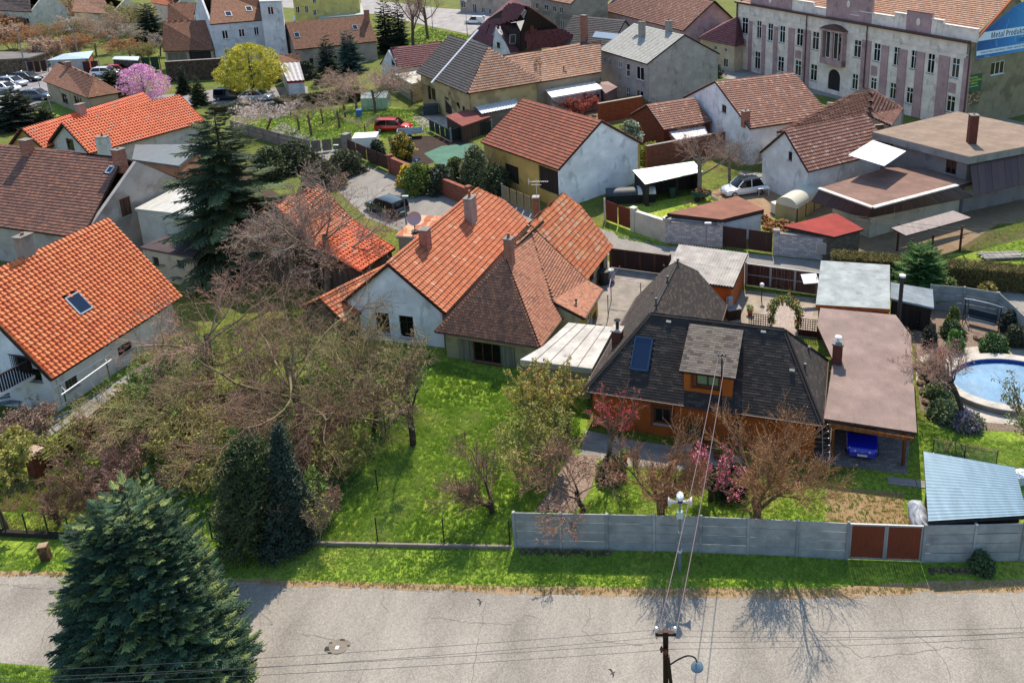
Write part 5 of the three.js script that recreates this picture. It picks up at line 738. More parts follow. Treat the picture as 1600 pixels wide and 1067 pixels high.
// ---------- ground, then the buildings ----------
{ const g = new THREE.PlaneGeometry(1600, 1200, 1, 1); g.rotateX(-Math.PI / 2); g.translate(0, 0, -350); const m = part('ground', g, M(0x8c8870, 'grass', { roughness: 1, bump: 0.02 }), scene); m.userData.kind = 'structure'; }
house({n:'orange_roof_house',l:'white house with bright orange pan tile roof and one skylight at the left edge',c:'house',b:[-32.38,-47.56],wc:0xececea,wm:'plaster',f:[{p:[[0,2.4,0],[-1.64,2.4,9.41],[-6.01,7.62,8.64],[-4.37,7.62,-.76]],t:'orange'},{p:[[-10.39,2.4,7.88],[-8.75,2.4,-1.53],[-4.37,7.62,-.76],[-6.01,7.62,8.64]],t:'orange'}],w:[{a:[-.55,.26],b:[-2.07,8.98],ha:2.83,hb:2.83,i:[-.99,-.17],op:[{r:[7.33,8.08,.79,1.51],s:'d',n:4,t:.5,cu:0x6a7468},{r:[8.51,8.75,.3,2],k:'door',c:0xb8bcb8,tx:'plaster'},{r:[3.49,4.5,.8,1.43],s:'d'}]},{a:[-.55,.26],b:[-8.32,-1.1],ha:2.83,hb:2.83,i:[-.17,.99],pk:[[3.94,7.46]]},{a:[-2.07,8.98],b:[-9.84,7.62],ha:2.83,hb:2.83,i:[.17,-.99],pk:[[3.94,7.46]],op:[{r:[.5,1.2,1.9,2.7],s:'r',n:1}]},{a:[-8.32,-1.1],b:[-9.84,7.62],ha:2.83,hb:2.83,i:[.99,.17]}],cap:[[[-4.37,7.62,-.76],[-6.01,7.62,8.64],'orange']],sk:[{p:[-2.8,4.62,5.06],w:.85,h:1.25,f:0,c:0x9aa0a6}],ch:[{p:[-5.45,7.49,4.72],t:8.83,w:.75,d:.55,c:'grey',pot:.15}],single:0,sdir:[-.3,-1]});
house({n:'white_gable_house',l:'white house with red tile roof, two chimneys and two dark windows in its gable',c:'house',b:[-14.2,-44.98],wc:0xfafcfc,wm:'plaster',f:[{p:[[0,2.6,0],[2.83,2.6,-14.55],[.78,4.37,-14.95],[-.94,5.65,-14.05],[-3.53,5.65,-.69]],t:'red'},{p:[[-4.24,2.6,-15.93],[-7.07,2.6,-1.37],[-3.53,5.65,-.69],[-.94,5.65,-14.05],[-2.19,4.37,-15.53]],t:'red'},{p:[[.78,4.37,-14.95],[-2.19,4.37,-15.53],[-.94,5.65,-14.05]],t:'red'}],w:[{a:[-.26,-.25],b:[2.5,-14.41],ha:2.69,hb:2.69,i:[-.98,-.19]},{a:[-.26,-.25],b:[-6.73,-1.51],ha:2.69,hb:2.69,i:[.19,-.98],pk:[[3.3,5.49]],op:[{r:[3.76,4.72,.53,2.04],s:'d',n:2,t:.7},{r:[2.06,3.05,.44,1.99],s:'d',n:2,t:.7}]},{a:[2.5,-14.41],b:[-3.98,-15.67],ha:2.69,hb:2.69,i:[-.19,.98],pk:[[1.79,4.21],[4.81,4.21]]},{a:[-6.73,-1.51],b:[-3.98,-15.67],ha:2.69,hb:2.69,i:[.98,.19]}],cap:[[[-3.53,5.65,-.69],[-.94,5.65,-14.05],'red']],ch:[{p:[-.57,4.68,-9.92],t:6.51,w:.95,d:.6,c:'grey',pot:.5},{p:[-2.23,5.14,-4.24],t:6.45,w:.6,d:.6,c:'brick'}]});
house({n:'hip_roof_house',l:'plastered house with old brown tile hip roof and red tiled rear wing in the middle',c:'house',b:[-14.52,-43.89],wc:0xb0a684,wm:'plaster',f:[{p:[[0,2,0],[6.75,2,1.79],[4.14,6.05,-2.01]],t:'oldbrown'},{p:[[6.75,2,1.79],[7.64,2,-1.63],[6.89,2.97,-2.03],[4.88,6.22,-6.57],[4.14,6.05,-2.01]],t:'old'},{p:[[9.06,1.95,-1.6],[9.91,1.95,-5.5],[8.78,2.55,-5.7],[4.88,6.22,-6.57],[6.89,2.97,-2.03]],t:'old',gut:1},{p:[[2.3,2,-8.7],[0,2,0],[4.14,6.05,-2.01],[5.68,6.05,-7.81]],t:'oldbrown'},{p:[[10.12,2,-12.32],[8.66,2,-6.77],[4.88,6.32,-6.57],[6.43,6.32,-12.45],[7.61,5.11,-12.98]],t:'redmix'},{p:[[2.3,2,-8.7],[3.15,2,-14.15],[5.66,5.11,-13.49],[6.43,6.32,-12.45],[4.88,6.32,-6.57]],t:'red'},{p:[[7.61,5.11,-12.98],[5.66,5.11,-13.49],[6.43,6.32,-12.45]],t:'red'}],w:[{a:[.49,-.28],b:[6.46,1.3],ha:2.25,hb:2.25,i:[.26,-.97],op:[{r:[1.86,3.76,.02,1.42],s:'r',n:3,shut:1,si:0x5a2a24}]},{a:[6.46,1.3],b:[8.51,-6.44],ha:2.3,hb:2.3,i:[-.97,-.26]},{a:[.49,-.28],b:[2.69,-8.6],ha:2.25,hb:2.25,i:[.97,.26]},{a:[8.32,-6.86],b:[9.73,-12.21],ha:2.3,hb:2.3,i:[-.97,-.25],op:[{r:[3.67,4.79,.54,1.57],s:'b'},{r:[1.62,2.53,.81,1.71],s:'b'}]},{a:[9.73,-12.21],b:[3.44,-13.86],ha:2.3,hb:2.3,i:[-.25,.97],pk:[[2.24,4.96],[4.26,4.96]]},{a:[3.49,-14.06],b:[2.69,-8.6],ha:2.3,hb:2.3,i:[.97,.25]},{a:[8.81,-1.82],b:[9.57,-5.38],ha:1.95,hb:1.95,i:[-.97,-.26],op:[{r:[2.35,3.33,-.07,.68],k:'door',c:0x6a4a20},{r:[1.27,2.07,.59,1.14],s:'w'}],c:0xc8a858},{a:[6.94,-2.22],b:[8.81,-1.82],ha:2.77,hb:1.92,i:[.26,-.97],c:0xc0b890},{a:[9.57,-5.38],b:[8.73,-5.51],ha:1.95,hb:2.4,i:[-.26,.97]}],cap:[[[0,2,0],[4.14,6.05,-2.01],'oldbrown'],[[6.75,2,1.79],[4.14,6.05,-2.01],'oldbrown'],[[4.14,6.05,-2.01],[4.88,6.22,-6.57],'old'],[[4.88,6.32,-6.57],[6.43,6.32,-12.45],'redmix']],ch:[{p:[4.41,5.77,-2.07],t:7.26,w:.5,d:.5,c:'brick',pot:.3}],vent:[{p:[8.44,2.39,-2.66],f:2}],ec:0x2c4a34});
// chimney beside the red wing
shed({n:'flat_roof_annex',l:'flat white roofed annex with metal seams left of the black roof house',c:'annex',b:[-6.06,-42.05],p:[[-2.58,2.2,1.65],[1.68,2.2,2.55],[2.65,2.2,-1.95],[-.28,2.2,-2.49],[-1.47,2.2,.23]],m:'concrete',col:0xd0ccc4,th:.35,fa:0xb4b4aa,w:[{a:[-2.14,1.49],b:[1.49,2.26],ha:1.85,hb:1.85,i:[.21,-.98]},{a:[1.49,2.26],b:[2.35,-1.75],ha:1.85,hb:1.85,i:[-.98,-.21]},{a:[2.35,-1.75],b:[-.13,-2.21],ha:1.85,hb:1.85,i:[-.18,.98]},{a:[-.13,-2.21],b:[-1.25,.36],ha:1.85,hb:1.85,i:[.92,.4]},{a:[-1.25,.36],b:[-2.14,1.49],ha:1.85,hb:1.85,i:[.79,.62]}],wc:0xa8a898,wm:'plaster',seam:[0,2,5],sc:0x6a5a50});
house({n:'black_roof_house',l:'orange house with black shingle hip roof, small dormer and blue roof window',c:'house',b:[-4.61,-37.23],wc:0xb05c22,wm:'plaster',f:[{p:[[0,2.35,0],[12.31,2.35,2.9],[10.76,5.7,-.55],[3.56,5.7,-2.24]],t:'shingle'},{p:[[12.31,2.35,2.9],[13.68,2.35,-2.94],[10.76,5.7,-.55]],t:'shingle'},{p:[[13.68,2.35,-2.94],[7.22,2.35,-4.46],[3.56,5.7,-2.24],[10.76,5.7,-.55]],t:'shingle',gut:0},{p:[[7.22,2.35,-4.46],[8.31,2.35,-9.34],[6.46,4.47,-9.78],[5.07,5.7,-8.67],[3.56,5.7,-2.24]],t:'shingle',v:0},{p:[[2.5,2.35,-10.4],[0,2.35,0],[3.56,5.7,-2.24],[5.07,5.7,-8.67],[4.3,4.47,-10.19]],t:'shingle',v:0},{p:[[6.46,4.47,-9.78],[4.3,4.47,-10.19],[5.07,5.7,-8.67]],t:'shingle',gut:0}],w:[{a:[.42,-.26],b:[12.05,2.48],ha:2.6,hb:2.6,i:[.23,-.97],op:[{r:[3.46,4.38,.74,1.69],s:'b',n:2,surround:0xa89078},{r:[7.65,8.16,.6,1.73],s:'b',n:1}]},{a:[12.05,2.48],b:[13.26,-2.68],ha:2.6,hb:2.6,i:[-.97,-.23],op:[{r:[1.5,2.4,.1,2.1],k:'door',c:0x4a2a1a}]},{a:[13.26,-2.68],b:[6.84,-4.19],ha:2.6,hb:2.6,i:[-.23,.97]},{a:[.42,-.26],b:[2.72,-10.04],ha:2.6,hb:2.6,i:[.97,.23]},{a:[6.73,-4.17],b:[7.88,-9.03],ha:2.6,hb:2.6,i:[-.97,-.23]},{a:[2.72,-10.04],b:[7.88,-9.03],ha:2.6,hb:2.6,i:[-.23,.97],pk:[[1.6,4.1],[3.6,4.1]]}],cap:[[[0,2.35,0],[3.56,5.7,-2.24],'shingle'],[[3.56,5.7,-2.24],[10.76,5.7,-.55],'shingle'],[[10.76,5.7,-.55],[12.31,2.35,2.9],'shingle'],[[10.76,5.7,-.55],[13.68,2.35,-2.94],'shingle'],[[3.56,5.7,-2.24],[5.07,5.7,-8.67],'shingle']],sk:[{p:[3.12,4.05,-.83],w:.95,h:1.7,f:0,c:0x24405c}],ch:[{p:[1.65,3.38,-3.01],t:4.24,w:.55,d:.55,c:'brown',pot:.45,hat:0x202224,capc:0xc0b8b0},{p:[14.06,1.58,-2.21],t:3.87,w:.55,d:.55,c:'brown',pot:.25,hat:0xd8dce0}],flat:[{p:[4.58,5.45,-1.77],f:0,w:.28,h:.12},{p:[9.65,5.5,-.63],f:0,w:.28,h:.12},{p:[11.01,4.17,.92],f:0,w:.28,h:.12},{p:[3.74,3.88,-9.81],f:4,w:.12,h:.12,c:0x3a3634},{p:[4.27,4.03,-11.45],f:4,w:.12,h:.12,c:0x3a3634},{p:[3.64,4.68,-6.42],f:4,w:.12,h:.12,c:0x3a3634}],vent:[{p:[12.28,3.81,-1.35],f:1},{p:[11.76,3.93,.49],f:1},{p:[3.85,5.72,-3.27],f:3},{p:[4.5,5.69,-6.03],f:3},{p:[5.14,5.61,-8.52],f:3}],dorm:{u0:5.43,u1:8.01,v:.46,h0:2.86,h1:4.28,v1:2.75,h2:5.54,dx:[.97,.23],dz:[.23,-.97],win:[.61,1.9,3.29,4.13]},ec:0x4a3226,gc:0x4a3630});
shed({n:'carport',l:'wooden carport with wide flat brown felt roof over the blue car',c:'carport',b:[10.98,-40.62],p:[[-3.19,2.65,6.19],[1.23,2.5,7.08],[3.58,2.5,-1.92],[3.32,2.5,-4.34],[-1.32,2.6,-5.05],[-1.91,2.6,-2.93],[-1.71,2.65,.98]],m:'felt',col:0x948078,th:.14,fa:0x4a322a,po:[[-2.55,5.63,2.5],[.95,6.3,2.4],[2.82,.6,2.4],[-1.93,1.79,2.5]],seam:[0,3,6],sw:.05,beam:[[8.05,2.35,-34.33],[12.05,2.2,-33.45]]});
shed({n:'grey_flat_roof_shed',l:'brown garden shed with grey patched flat roof and orange edge behind the carport',c:'shed',b:[12.48,-48.67],p:[[-3.04,2.6,2.58],[1.6,2.6,3.16],[3.09,2.9,-2.52],[-1.65,2.9,-3.23]],m:'concrete',col:0xa8b0b0,th:.25,fa:0xc8622c,w:[{a:[-2.79,2.41],b:[1.45,2.94],ha:2.35,hb:2.35,i:[.12,-.99]},{a:[1.45,2.94],b:[2.84,-2.35],ha:2.35,hb:2.65,i:[-.97,-.25]},{a:[2.84,-2.35],b:[-1.5,-3],ha:2.65,hb:2.65,i:[-.15,.99]},{a:[-1.5,-3],b:[-2.79,2.41],ha:2.65,hb:2.35,i:[.97,.23]}],wc:0x5a3020,wm:'wood',ch:[{p:[2.2,2.5,3.2],t:4.9,w:.26,d:.26,c:'dark',pipe:1}]});
shed({n:'dark_lean_to',l:'dark lean-to with grey sheet roof on the right side of the grey roofed shed',c:'shed',b:[16.36,-48.36],p:[[-1.69,2.3,.88],[1.05,1.9,1.43],[1.78,1.9,-1.12],[-1.14,2.4,-1.19]],m:'concrete',col:0x8c98a0,th:.12,w:[{a:[-1.5,.76],b:[.94,1.26],ha:2.18,hb:1.78,i:[.2,-.98],op:[{r:[1.13,1.86,-.16,1.45],k:'door',c:0x33241c}]},{a:[.94,1.26],b:[1.59,-.98],ha:1.78,hb:1.78,i:[-.96,-.28]},{a:[1.59,-.98],b:[-1.03,-1.04],ha:1.78,hb:2.28,i:[-.02,1]},{a:[-1.03,-1.04],b:[-1.5,.76],ha:2.28,hb:2.18,i:[.97,.26]}],wc:0x3a2a22,wm:'wood'});
shed({n:'orange_garage',l:'orange rendered garage with grey corrugated cement roof',c:'garage',b:[2.61,-52.09],p:[[-3.06,2.3,1.68],[1.75,2.3,3.09],[3.19,2.6,-1.6],[-1.88,2.6,-3.16]],m:'corr_concrete',col:0xbab4ac,th:.12,w:[{a:[-2.82,1.54],b:[1.62,2.84],ha:2.18,hb:2.18,i:[.28,-.96]},{a:[1.62,2.84],b:[2.94,-1.47],ha:2.18,hb:2.48,i:[-.96,-.29]},{a:[2.94,-1.47],b:[-1.74,-2.91],ha:2.48,hb:2.48,i:[-.29,.96]},{a:[-1.74,-2.91],b:[-2.82,1.54],ha:2.48,hb:2.18,i:[.97,.24]}],wc:0xb05c22,wm:'plaster',al:0,am:.03,pi:.2});
shed({n:'metal_roof_shed',l:'wooden shed with pale blue corrugated metal roof behind the concrete fence',c:'shed',b:[13.65,-29.88],p:[[-2.54,2.15,1.74],[1.86,2.15,1.41],[2.28,2.6,-1.03],[-1.6,2.6,-2.13]],m:'corr_metal',col:0x7c98a8,th:.14,w:[{a:[-2.21,1.47],b:[1.65,1.18],ha:2.01,hb:2.01,i:[-.07,-1]},{a:[1.65,1.18],b:[1.99,-.85],ha:2.01,hb:2.46,i:[-.99,-.17]},{a:[1.99,-.85],b:[-1.42,-1.81],ha:2.46,hb:2.46,i:[-.27,.96]},{a:[-1.42,-1.81],b:[-2.21,1.47],ha:2.46,hb:2.01,i:[.97,.23]}],wc:0x4a3020,wm:'wood',al:1,am:.01,pi:.12,fa:0x2a2a2e,mt:.05});
house({n:'brown_roof_house',l:'long house with dark brown plain tile roof and grey plaster gable at the left',c:'house',b:[-44.15,-55.08],wc:0xb0aaa4,wm:'worn',f:[{p:[[0,3.2,0],[-9.82,3.2,-2.66],[-14.13,7.6,-9.72],[.03,7.6,-5.77]],t:'brown'},{p:[[-6.84,3.2,-13.64],[2.91,3.2,-10.76],[.03,7.6,-5.77],[-14.13,7.6,-9.72]],t:'brown'}],w:[{a:[-.07,-.33],b:[-9.59,-2.91],ha:3.3,hb:3.3,i:[.26,-.97]},{a:[-.07,-.33],b:[2.69,-10.51],ha:3.3,hb:3.3,i:[-.97,-.26],pk:[[5.27,7.44]],op:[{r:[3.21,4.15,3.4,4.92],bd:0x6a4634}]},{a:[-9.59,-2.91],b:[-6.78,-13.31],ha:3.3,hb:3.3,i:[.97,.26],pk:[[5.39,7.44]]},{a:[2.69,-10.51],b:[-6.78,-13.31],ha:3.3,hb:3.3,i:[-.26,.97]}],cap:[[[.03,7.6,-5.77],[-14.13,7.6,-9.72],'brown']],ch:[{p:[-9.4,7.25,-7.98],t:8.43,w:.8,d:.6,c:'brick'},{p:[-.07,7.3,-5.52],t:8.39,w:.7,d:.7,c:'brick',pot:.1}],sk:[{p:[-.59,6.83,-5.02],w:.5,h:.6,f:0,c:0xc0c8d0}]});
shed({n:'white_flat_annex',l:'white walled annex with bright flat roof beside the grey gable',c:'annex',b:[-40.06,-60.58],p:[[-2.56,4,1.63],[2.84,4,2.95],[1.46,4.2,-1.53],[-1.74,4.2,-3.05]],m:'metal',col:0xc4c4be,th:.2,w:[{a:[-2.44,1.56],b:[2.69,2.81],ha:3.8,hb:3.8,i:[.24,-.97]},{a:[2.69,2.81],b:[1.37,-1.46],ha:3.8,hb:4,i:[-.96,.3]},{a:[1.37,-1.46],b:[-1.66,-2.9],ha:4,hb:4,i:[-.43,.9]},{a:[-1.66,-2.9],b:[-2.44,1.56],ha:4,hb:3.8,i:[.99,.17]}],wc:0xc4c4be,wm:'worn'});
shed({n:'grey_walled_outbuilding',l:'low outbuilding with grey worn plaster behind the orange roof',c:'outbuilding',b:[-37.11,-55.13],p:[[-2.69,2.6,.33],[2.31,2.6,2.08],[2.12,2.8,-.85],[-1.74,2.8,-1.56]],m:'felt',col:0x54464a,th:.15,w:[{a:[-2.55,.27],b:[2.2,1.94],ha:2.45,hb:2.45,i:[.33,-.94],op:[{r:[.88,1.49,1.28,1.93],bd:0x2a2422},{r:[3.36,4.02,1.43,2.07],s:'b'}]},{a:[2.2,1.94],b:[2.02,-.76],ha:2.45,hb:2.65,i:[-1,.07]},{a:[2.02,-.76],b:[-1.68,-1.45],ha:2.65,hb:2.65,i:[-.18,.98]},{a:[-1.68,-1.45],b:[-2.55,.27],ha:2.65,hb:2.45,i:[.89,.45]}],wc:0xa09c94,wm:'worn'});
house({n:'long_orange_house',l:'long house with vivid orange tile roof and white gable with one window',c:'house',b:[-59.36,-77.2],wc:0xd8d4cc,wm:'plaster',f:[{p:[[0,2.6,0],[5.19,2.6,-11.93],[1.89,5.39,-13.36],[-3.29,5.39,-1.43]],t:'vivid'},{p:[[-1.4,2.6,-14.79],[-6.58,2.6,-2.86],[-3.29,5.39,-1.43],[1.89,5.39,-13.36]],t:'vivid'}],w:[{a:[-.21,-.53],b:[4.66,-11.72],ha:2.75,hb:2.75,i:[-.92,-.4]},{a:[-.21,-.53],b:[-6.06,-3.07],ha:2.75,hb:2.75,i:[.4,-.92],pk:[[3.19,5.23]],op:[{r:[2.61,3.83,2.4,3.64],s:'b',n:1}]},{a:[4.66,-11.72],b:[-1.19,-14.26],ha:2.75,hb:2.75,i:[-.4,.92],pk:[[3.19,5.23]]},{a:[-6.06,-3.07],b:[-1.19,-14.26],ha:2.75,hb:2.75,i:[.92,.4]}],cap:[[[-3.29,5.39,-1.43],[1.89,5.39,-13.36],'vivid']]});
house({n:'orange_roof_back_house',l:'second orange tiled house with ochre gable behind the long orange roof',c:'house',b:[-65.36,-78.91],wc:0xc89858,wm:'plaster',f:[{p:[[0,2.6,0],[2.4,2.6,-15.99],[.29,4.73,-16.31],[-2.12,4.73,-.32]],t:'vivid'},{p:[[-1.83,2.6,-16.63],[-4.23,2.6,-.64],[-2.12,4.73,-.32],[.29,4.73,-16.31]],t:'vivid'}],w:[{a:[-.25,-.34],b:[2.06,-15.74],ha:2.74,hb:2.74,i:[-.99,-.15]},{a:[-.25,-.34],b:[-3.89,-.89],ha:2.74,hb:2.74,i:[.15,-.99],pk:[[1.84,4.57]]},{a:[2.06,-15.74],b:[-1.58,-16.29],ha:2.74,hb:2.74,i:[-.15,.99],pk:[[1.84,4.57]]},{a:[-3.89,-.89],b:[-1.58,-16.29],ha:2.74,hb:2.74,i:[.99,.15]}],cap:[[[-2.12,4.73,-.32],[.29,4.73,-16.31],'vivid']],ch:[{p:[-.73,4.38,-7.14],t:5.49,w:.9,d:.6,c:'grey'}]});
shed({n:'grey_roof_outbuilding',l:'low grey flat roofed outbuilding in front of the long orange roof',c:'outbuilding',b:[-51.53,-76.76],p:[[-1.82,2.8,1.99],[3.96,2.8,3.92],[2.49,2.8,-3.07],[-4.64,2.8,-2.84]],m:'metal',col:0x6c7476,th:.2,w:[{a:[-1.75,1.9],b:[3.83,3.77],ha:2.6,hb:2.6,i:[.32,-.95]},{a:[3.83,3.77],b:[2.41,-2.96],ha:2.6,hb:2.6,i:[-.98,.21]},{a:[2.41,-2.96],b:[-4.46,-2.75],ha:2.6,hb:2.6,i:[.03,1]},{a:[-4.46,-2.75],b:[-1.75,1.9],ha:2.6,hb:2.6,i:[.86,-.5]}],wc:0xb08060,wm:'plaster',ch:[{p:[-5.6,2.8,.3],t:4.6,w:1,d:.8,c:'white',pot:.3}]});
house({n:'old_hip_house',l:'old plastered house with mottled brown tile roof by the parked cars',c:'house',b:[-74.94,-99.19],wc:0xa89880,wm:'worn',f:[{p:[[0,2.9,0],[-13.29,2.9,-9.91],[-13,4.99,-13.14],[-1,4.99,-3.08]],t:'oldbrown'},{p:[[-9.99,2.9,-14.34],[2.24,2.9,-3],[-1,4.99,-3.08],[-13,4.99,-13.14]],t:'oldbrown'},{p:[[2.24,2.9,-3],[0,2.9,0],[-1,4.99,-3.08]],t:'oldbrown',v:0}],w:[{a:[.06,-.33],b:[-12.99,-10.06],ha:3.09,hb:3.09,i:[.6,-.8],op:[{r:[8.88,10.99,.53,1.91],s:'b'},{r:[3.15,6.13,.73,2.27],s:'b',n:3}]},{a:[.06,-.33],b:[1.94,-2.85],ha:3.09,hb:3.09,i:[-.8,-.6]},{a:[-12.99,-10.06],b:[-10.04,-14.01],ha:3.09,hb:3.09,i:[.8,.6],pk:[[2.47,4.83]]},{a:[1.94,-2.85],b:[-10.04,-14.01],ha:3.09,hb:3.09,i:[-.6,.8]}],cap:[[[-1,4.99,-3.08],[-13,4.99,-13.14],'oldbrown'],[[0,2.9,0],[-1,4.99,-3.08],'oldbrown']],ch:[{p:[-9.38,4.72,-10],t:5.54,w:.7,d:.6,c:'brick'}]});
house({n:'pale_house',l:'pale house with dark tile roof in the far top left corner',c:'house',b:[-128.02,-159.02],wc:0xd8d2c0,wm:'plaster',f:[{p:[[0,5.6,0],[-14.28,5.6,-3.72],[-18.3,9.12,-9.48],[-3.37,9.12,-4.83]],t:'dark'},{p:[[-11.98,5.6,-12.55],[1.93,5.6,-7.41],[-3.37,9.12,-4.83],[-18.3,9.12,-9.48]],t:'dark'}],w:[{a:[-.07,-.33],b:[-14.06,-3.98],ha:5.74,hb:5.74,i:[.25,-.97],op:[{r:[6.49,8.04,2.41,3.87],s:'w'},{r:[1.29,2.99,3.01,4.19],s:'w'}]},{a:[-.07,-.33],b:[1.71,-7.15],ha:5.74,hb:5.74,i:[-.97,-.25],pk:[[3.53,8.96]]},{a:[-14.06,-3.98],b:[-11.91,-12.22],ha:5.74,hb:5.74,i:[.97,.25],pk:[[4.26,8.96]]},{a:[1.71,-7.15],b:[-11.91,-12.22],ha:5.74,hb:5.74,i:[-.25,.97]}],cap:[[[-3.37,9.12,-4.83],[-18.3,9.12,-9.48],'dark']]});
house({n:'peeling_house',l:'tall house with peeling ochre and brick red plaster at the top left',c:'house',b:[-143.16,-191.04],wc:0xffffff,wm:'peel',f:[{p:[[0,7.2,0],[-18.44,7.2,-11.79],[-17.79,11.03,-12.81],[.65,11.03,-1.02]],t:'dark'},{p:[[-17.14,7.2,-13.83],[1.3,7.2,-2.04],[.65,11.03,-1.02],[-17.79,11.03,-12.81]],t:'dark'}],w:[{a:[-.02,-.25],b:[-18.21,-11.88],ha:7.67,hb:7.67,i:[.54,-.84],op:[{r:[17.01,19.73,-2,-.31],s:'w'},{r:[12.5,15.15,-.99,.68],s:'w'}]},{a:[-.02,-.25],b:[1.07,-1.95],ha:7.67,hb:7.67,i:[-.84,-.54],pk:[[1.01,10.87]]},{a:[-18.21,-11.88],b:[-17.12,-13.58],ha:7.67,hb:7.67,i:[.84,.54],pk:[[1.01,10.87]]},{a:[1.07,-1.95],b:[-17.12,-13.58],ha:7.67,hb:7.67,i:[-.54,.84]}],cap:[[[.65,11.03,-1.02],[-17.79,11.03,-12.81],'dark']]});
shed({n:'stone_garage_row',l:'low stone garage row by the car park with a small square window',c:'garage',b:[-108.43,-129.04],p:[[-1.79,2.6,4.03],[4.17,2.6,1.95],[3.57,2.6,-2.42],[-5.96,2.6,-3.56]],m:'felt',col:0x7a7470,th:.2,w:[{a:[-1.74,3.91],b:[4.06,1.88],ha:2.4,hb:2.4,i:[-.33,-.94]},{a:[4.06,1.88],b:[3.48,-2.33],ha:2.4,hb:2.4,i:[-.99,.14]},{a:[3.48,-2.33],b:[-5.78,-3.44],ha:2.4,hb:2.4,i:[-.12,.99]},{a:[-5.78,-3.44],b:[-1.74,3.91],ha:2.4,hb:2.4,i:[.88,-.48]}],wc:0xb0a490,wm:'stone'});
shed({n:'blue_roof_shed',l:'shed with pale blue sheet roof and orange brick side',c:'shed',b:[-98.23,-128.74],p:[[-2.71,2.3,2.25],[2.92,2.3,.68],[1.39,2.9,-2.87],[-1.6,2.9,-.07]],m:'metal',col:0xb4c8d4,th:.12,w:[{a:[-2.43,2.02],b:[2.71,.58],ha:2.18,hb:2.18,i:[-.27,-.96]},{a:[2.71,.58],b:[1.34,-2.61],ha:2.18,hb:2.78,i:[-.92,.39],c:0xb86038},{a:[1.34,-2.61],b:[-1.48,.02],ha:2.78,hb:2.78,i:[.68,.73]},{a:[-1.48,.02],b:[-2.43,2.02],ha:2.78,hb:2.18,i:[.9,.43]}],wc:0xb8b4ac,wm:'worn'});
shed({n:'white_roof_lean_to',l:'lean-to with pale roof edge and brick end beside the green gate',c:'shed',b:[-89.32,-128.33],p:[[-2.12,2.2,.31],[2.75,2.2,1.36],[1.8,2.4,-.83],[-2.43,2.4,-.83]],m:'metal',col:0xc8d4da,th:.12,w:[{a:[-2.04,.22],b:[2.58,1.22],ha:2.08,hb:2.08,i:[.21,-.98]},{a:[2.58,1.22],b:[1.73,-.73],ha:2.08,hb:2.28,i:[-.92,.4]},{a:[1.73,-.73],b:[-2.3,-.73],ha:2.28,hb:2.28,i:[0,1]},{a:[-2.3,-.73],b:[-2.04,.22],ha:2.28,hb:2.08,i:[.96,-.26]}],wc:0x8a8680,wm:'stone'});
house({n:'old_barn',l:'old barn with dark red brown tile roof and dark wooden doors',c:'barn',b:[-75.52,-129.55],wc:0xa89c88,wm:'worn',f:[{p:[[0,3.4,0],[-7.56,3.4,1.12],[-9.2,7.7,-2.41],[-2.6,7.7,-4.54]],t:'oldbrown'},{p:[[-8.66,3.4,-6.27],[-1.43,3.4,-9.63],[-2.6,7.7,-4.54],[-9.2,7.7,-2.41]],t:'oldbrown'}],w:[{a:[-.18,-.18],b:[-7.44,.9],ha:3.44,hb:3.44,i:[-.15,-.99],op:[{r:[.37,3.72,.3,3.2],k:'garage',c:0x3a302c},{r:[4.12,7.24,.52,3.09],bd:0x9a907c}]},{a:[-.18,-.18],b:[-1.55,-9.41],ha:3.44,hb:3.44,i:[-.99,.15],pk:[[4.67,7.54]]},{a:[-7.44,.9],b:[-8.48,-6.1],ha:3.44,hb:3.44,i:[.99,-.15],pk:[[3.54,7.54]]},{a:[-1.55,-9.41],b:[-8.48,-6.1],ha:3.44,hb:3.44,i:[.15,.99]}],cap:[[[-2.6,7.7,-4.54],[-9.2,7.7,-2.41],'oldbrown']]});
house({n:'far_tiled_house',l:'house with rough grey brown tile roof just behind the old barn',c:'house',b:[-92.17,-152.78],wc:0xb8a898,wm:'plaster',f:[{p:[[0,4.5,0],[-4.82,4.5,0],[-6.01,7.68,-3.05],[-1.05,7.68,-4.01]],t:'oldbrown'},{p:[[-4.82,4.5,-6.1],[0,4.5,-8.02],[-1.05,7.68,-4.01],[-6.01,7.68,-3.05]],t:'oldbrown'}],w:[{a:[-.15,-.25],b:[-4.67,-.25],ha:4.56,hb:4.56,i:[0,-1]},{a:[-.15,-.25],b:[-.15,-7.77],ha:4.56,hb:4.56,i:[-1,0],pk:[[3.76,7.52]]},{a:[-4.67,-.25],b:[-4.67,-5.85],ha:4.56,hb:4.56,i:[1,0],pk:[[2.8,7.52]]},{a:[-.15,-7.77],b:[-4.67,-5.85],ha:4.56,hb:4.56,i:[0,1]}],cap:[[[-1.05,7.68,-4.01],[-6.01,7.68,-3.05],'oldbrown']]});
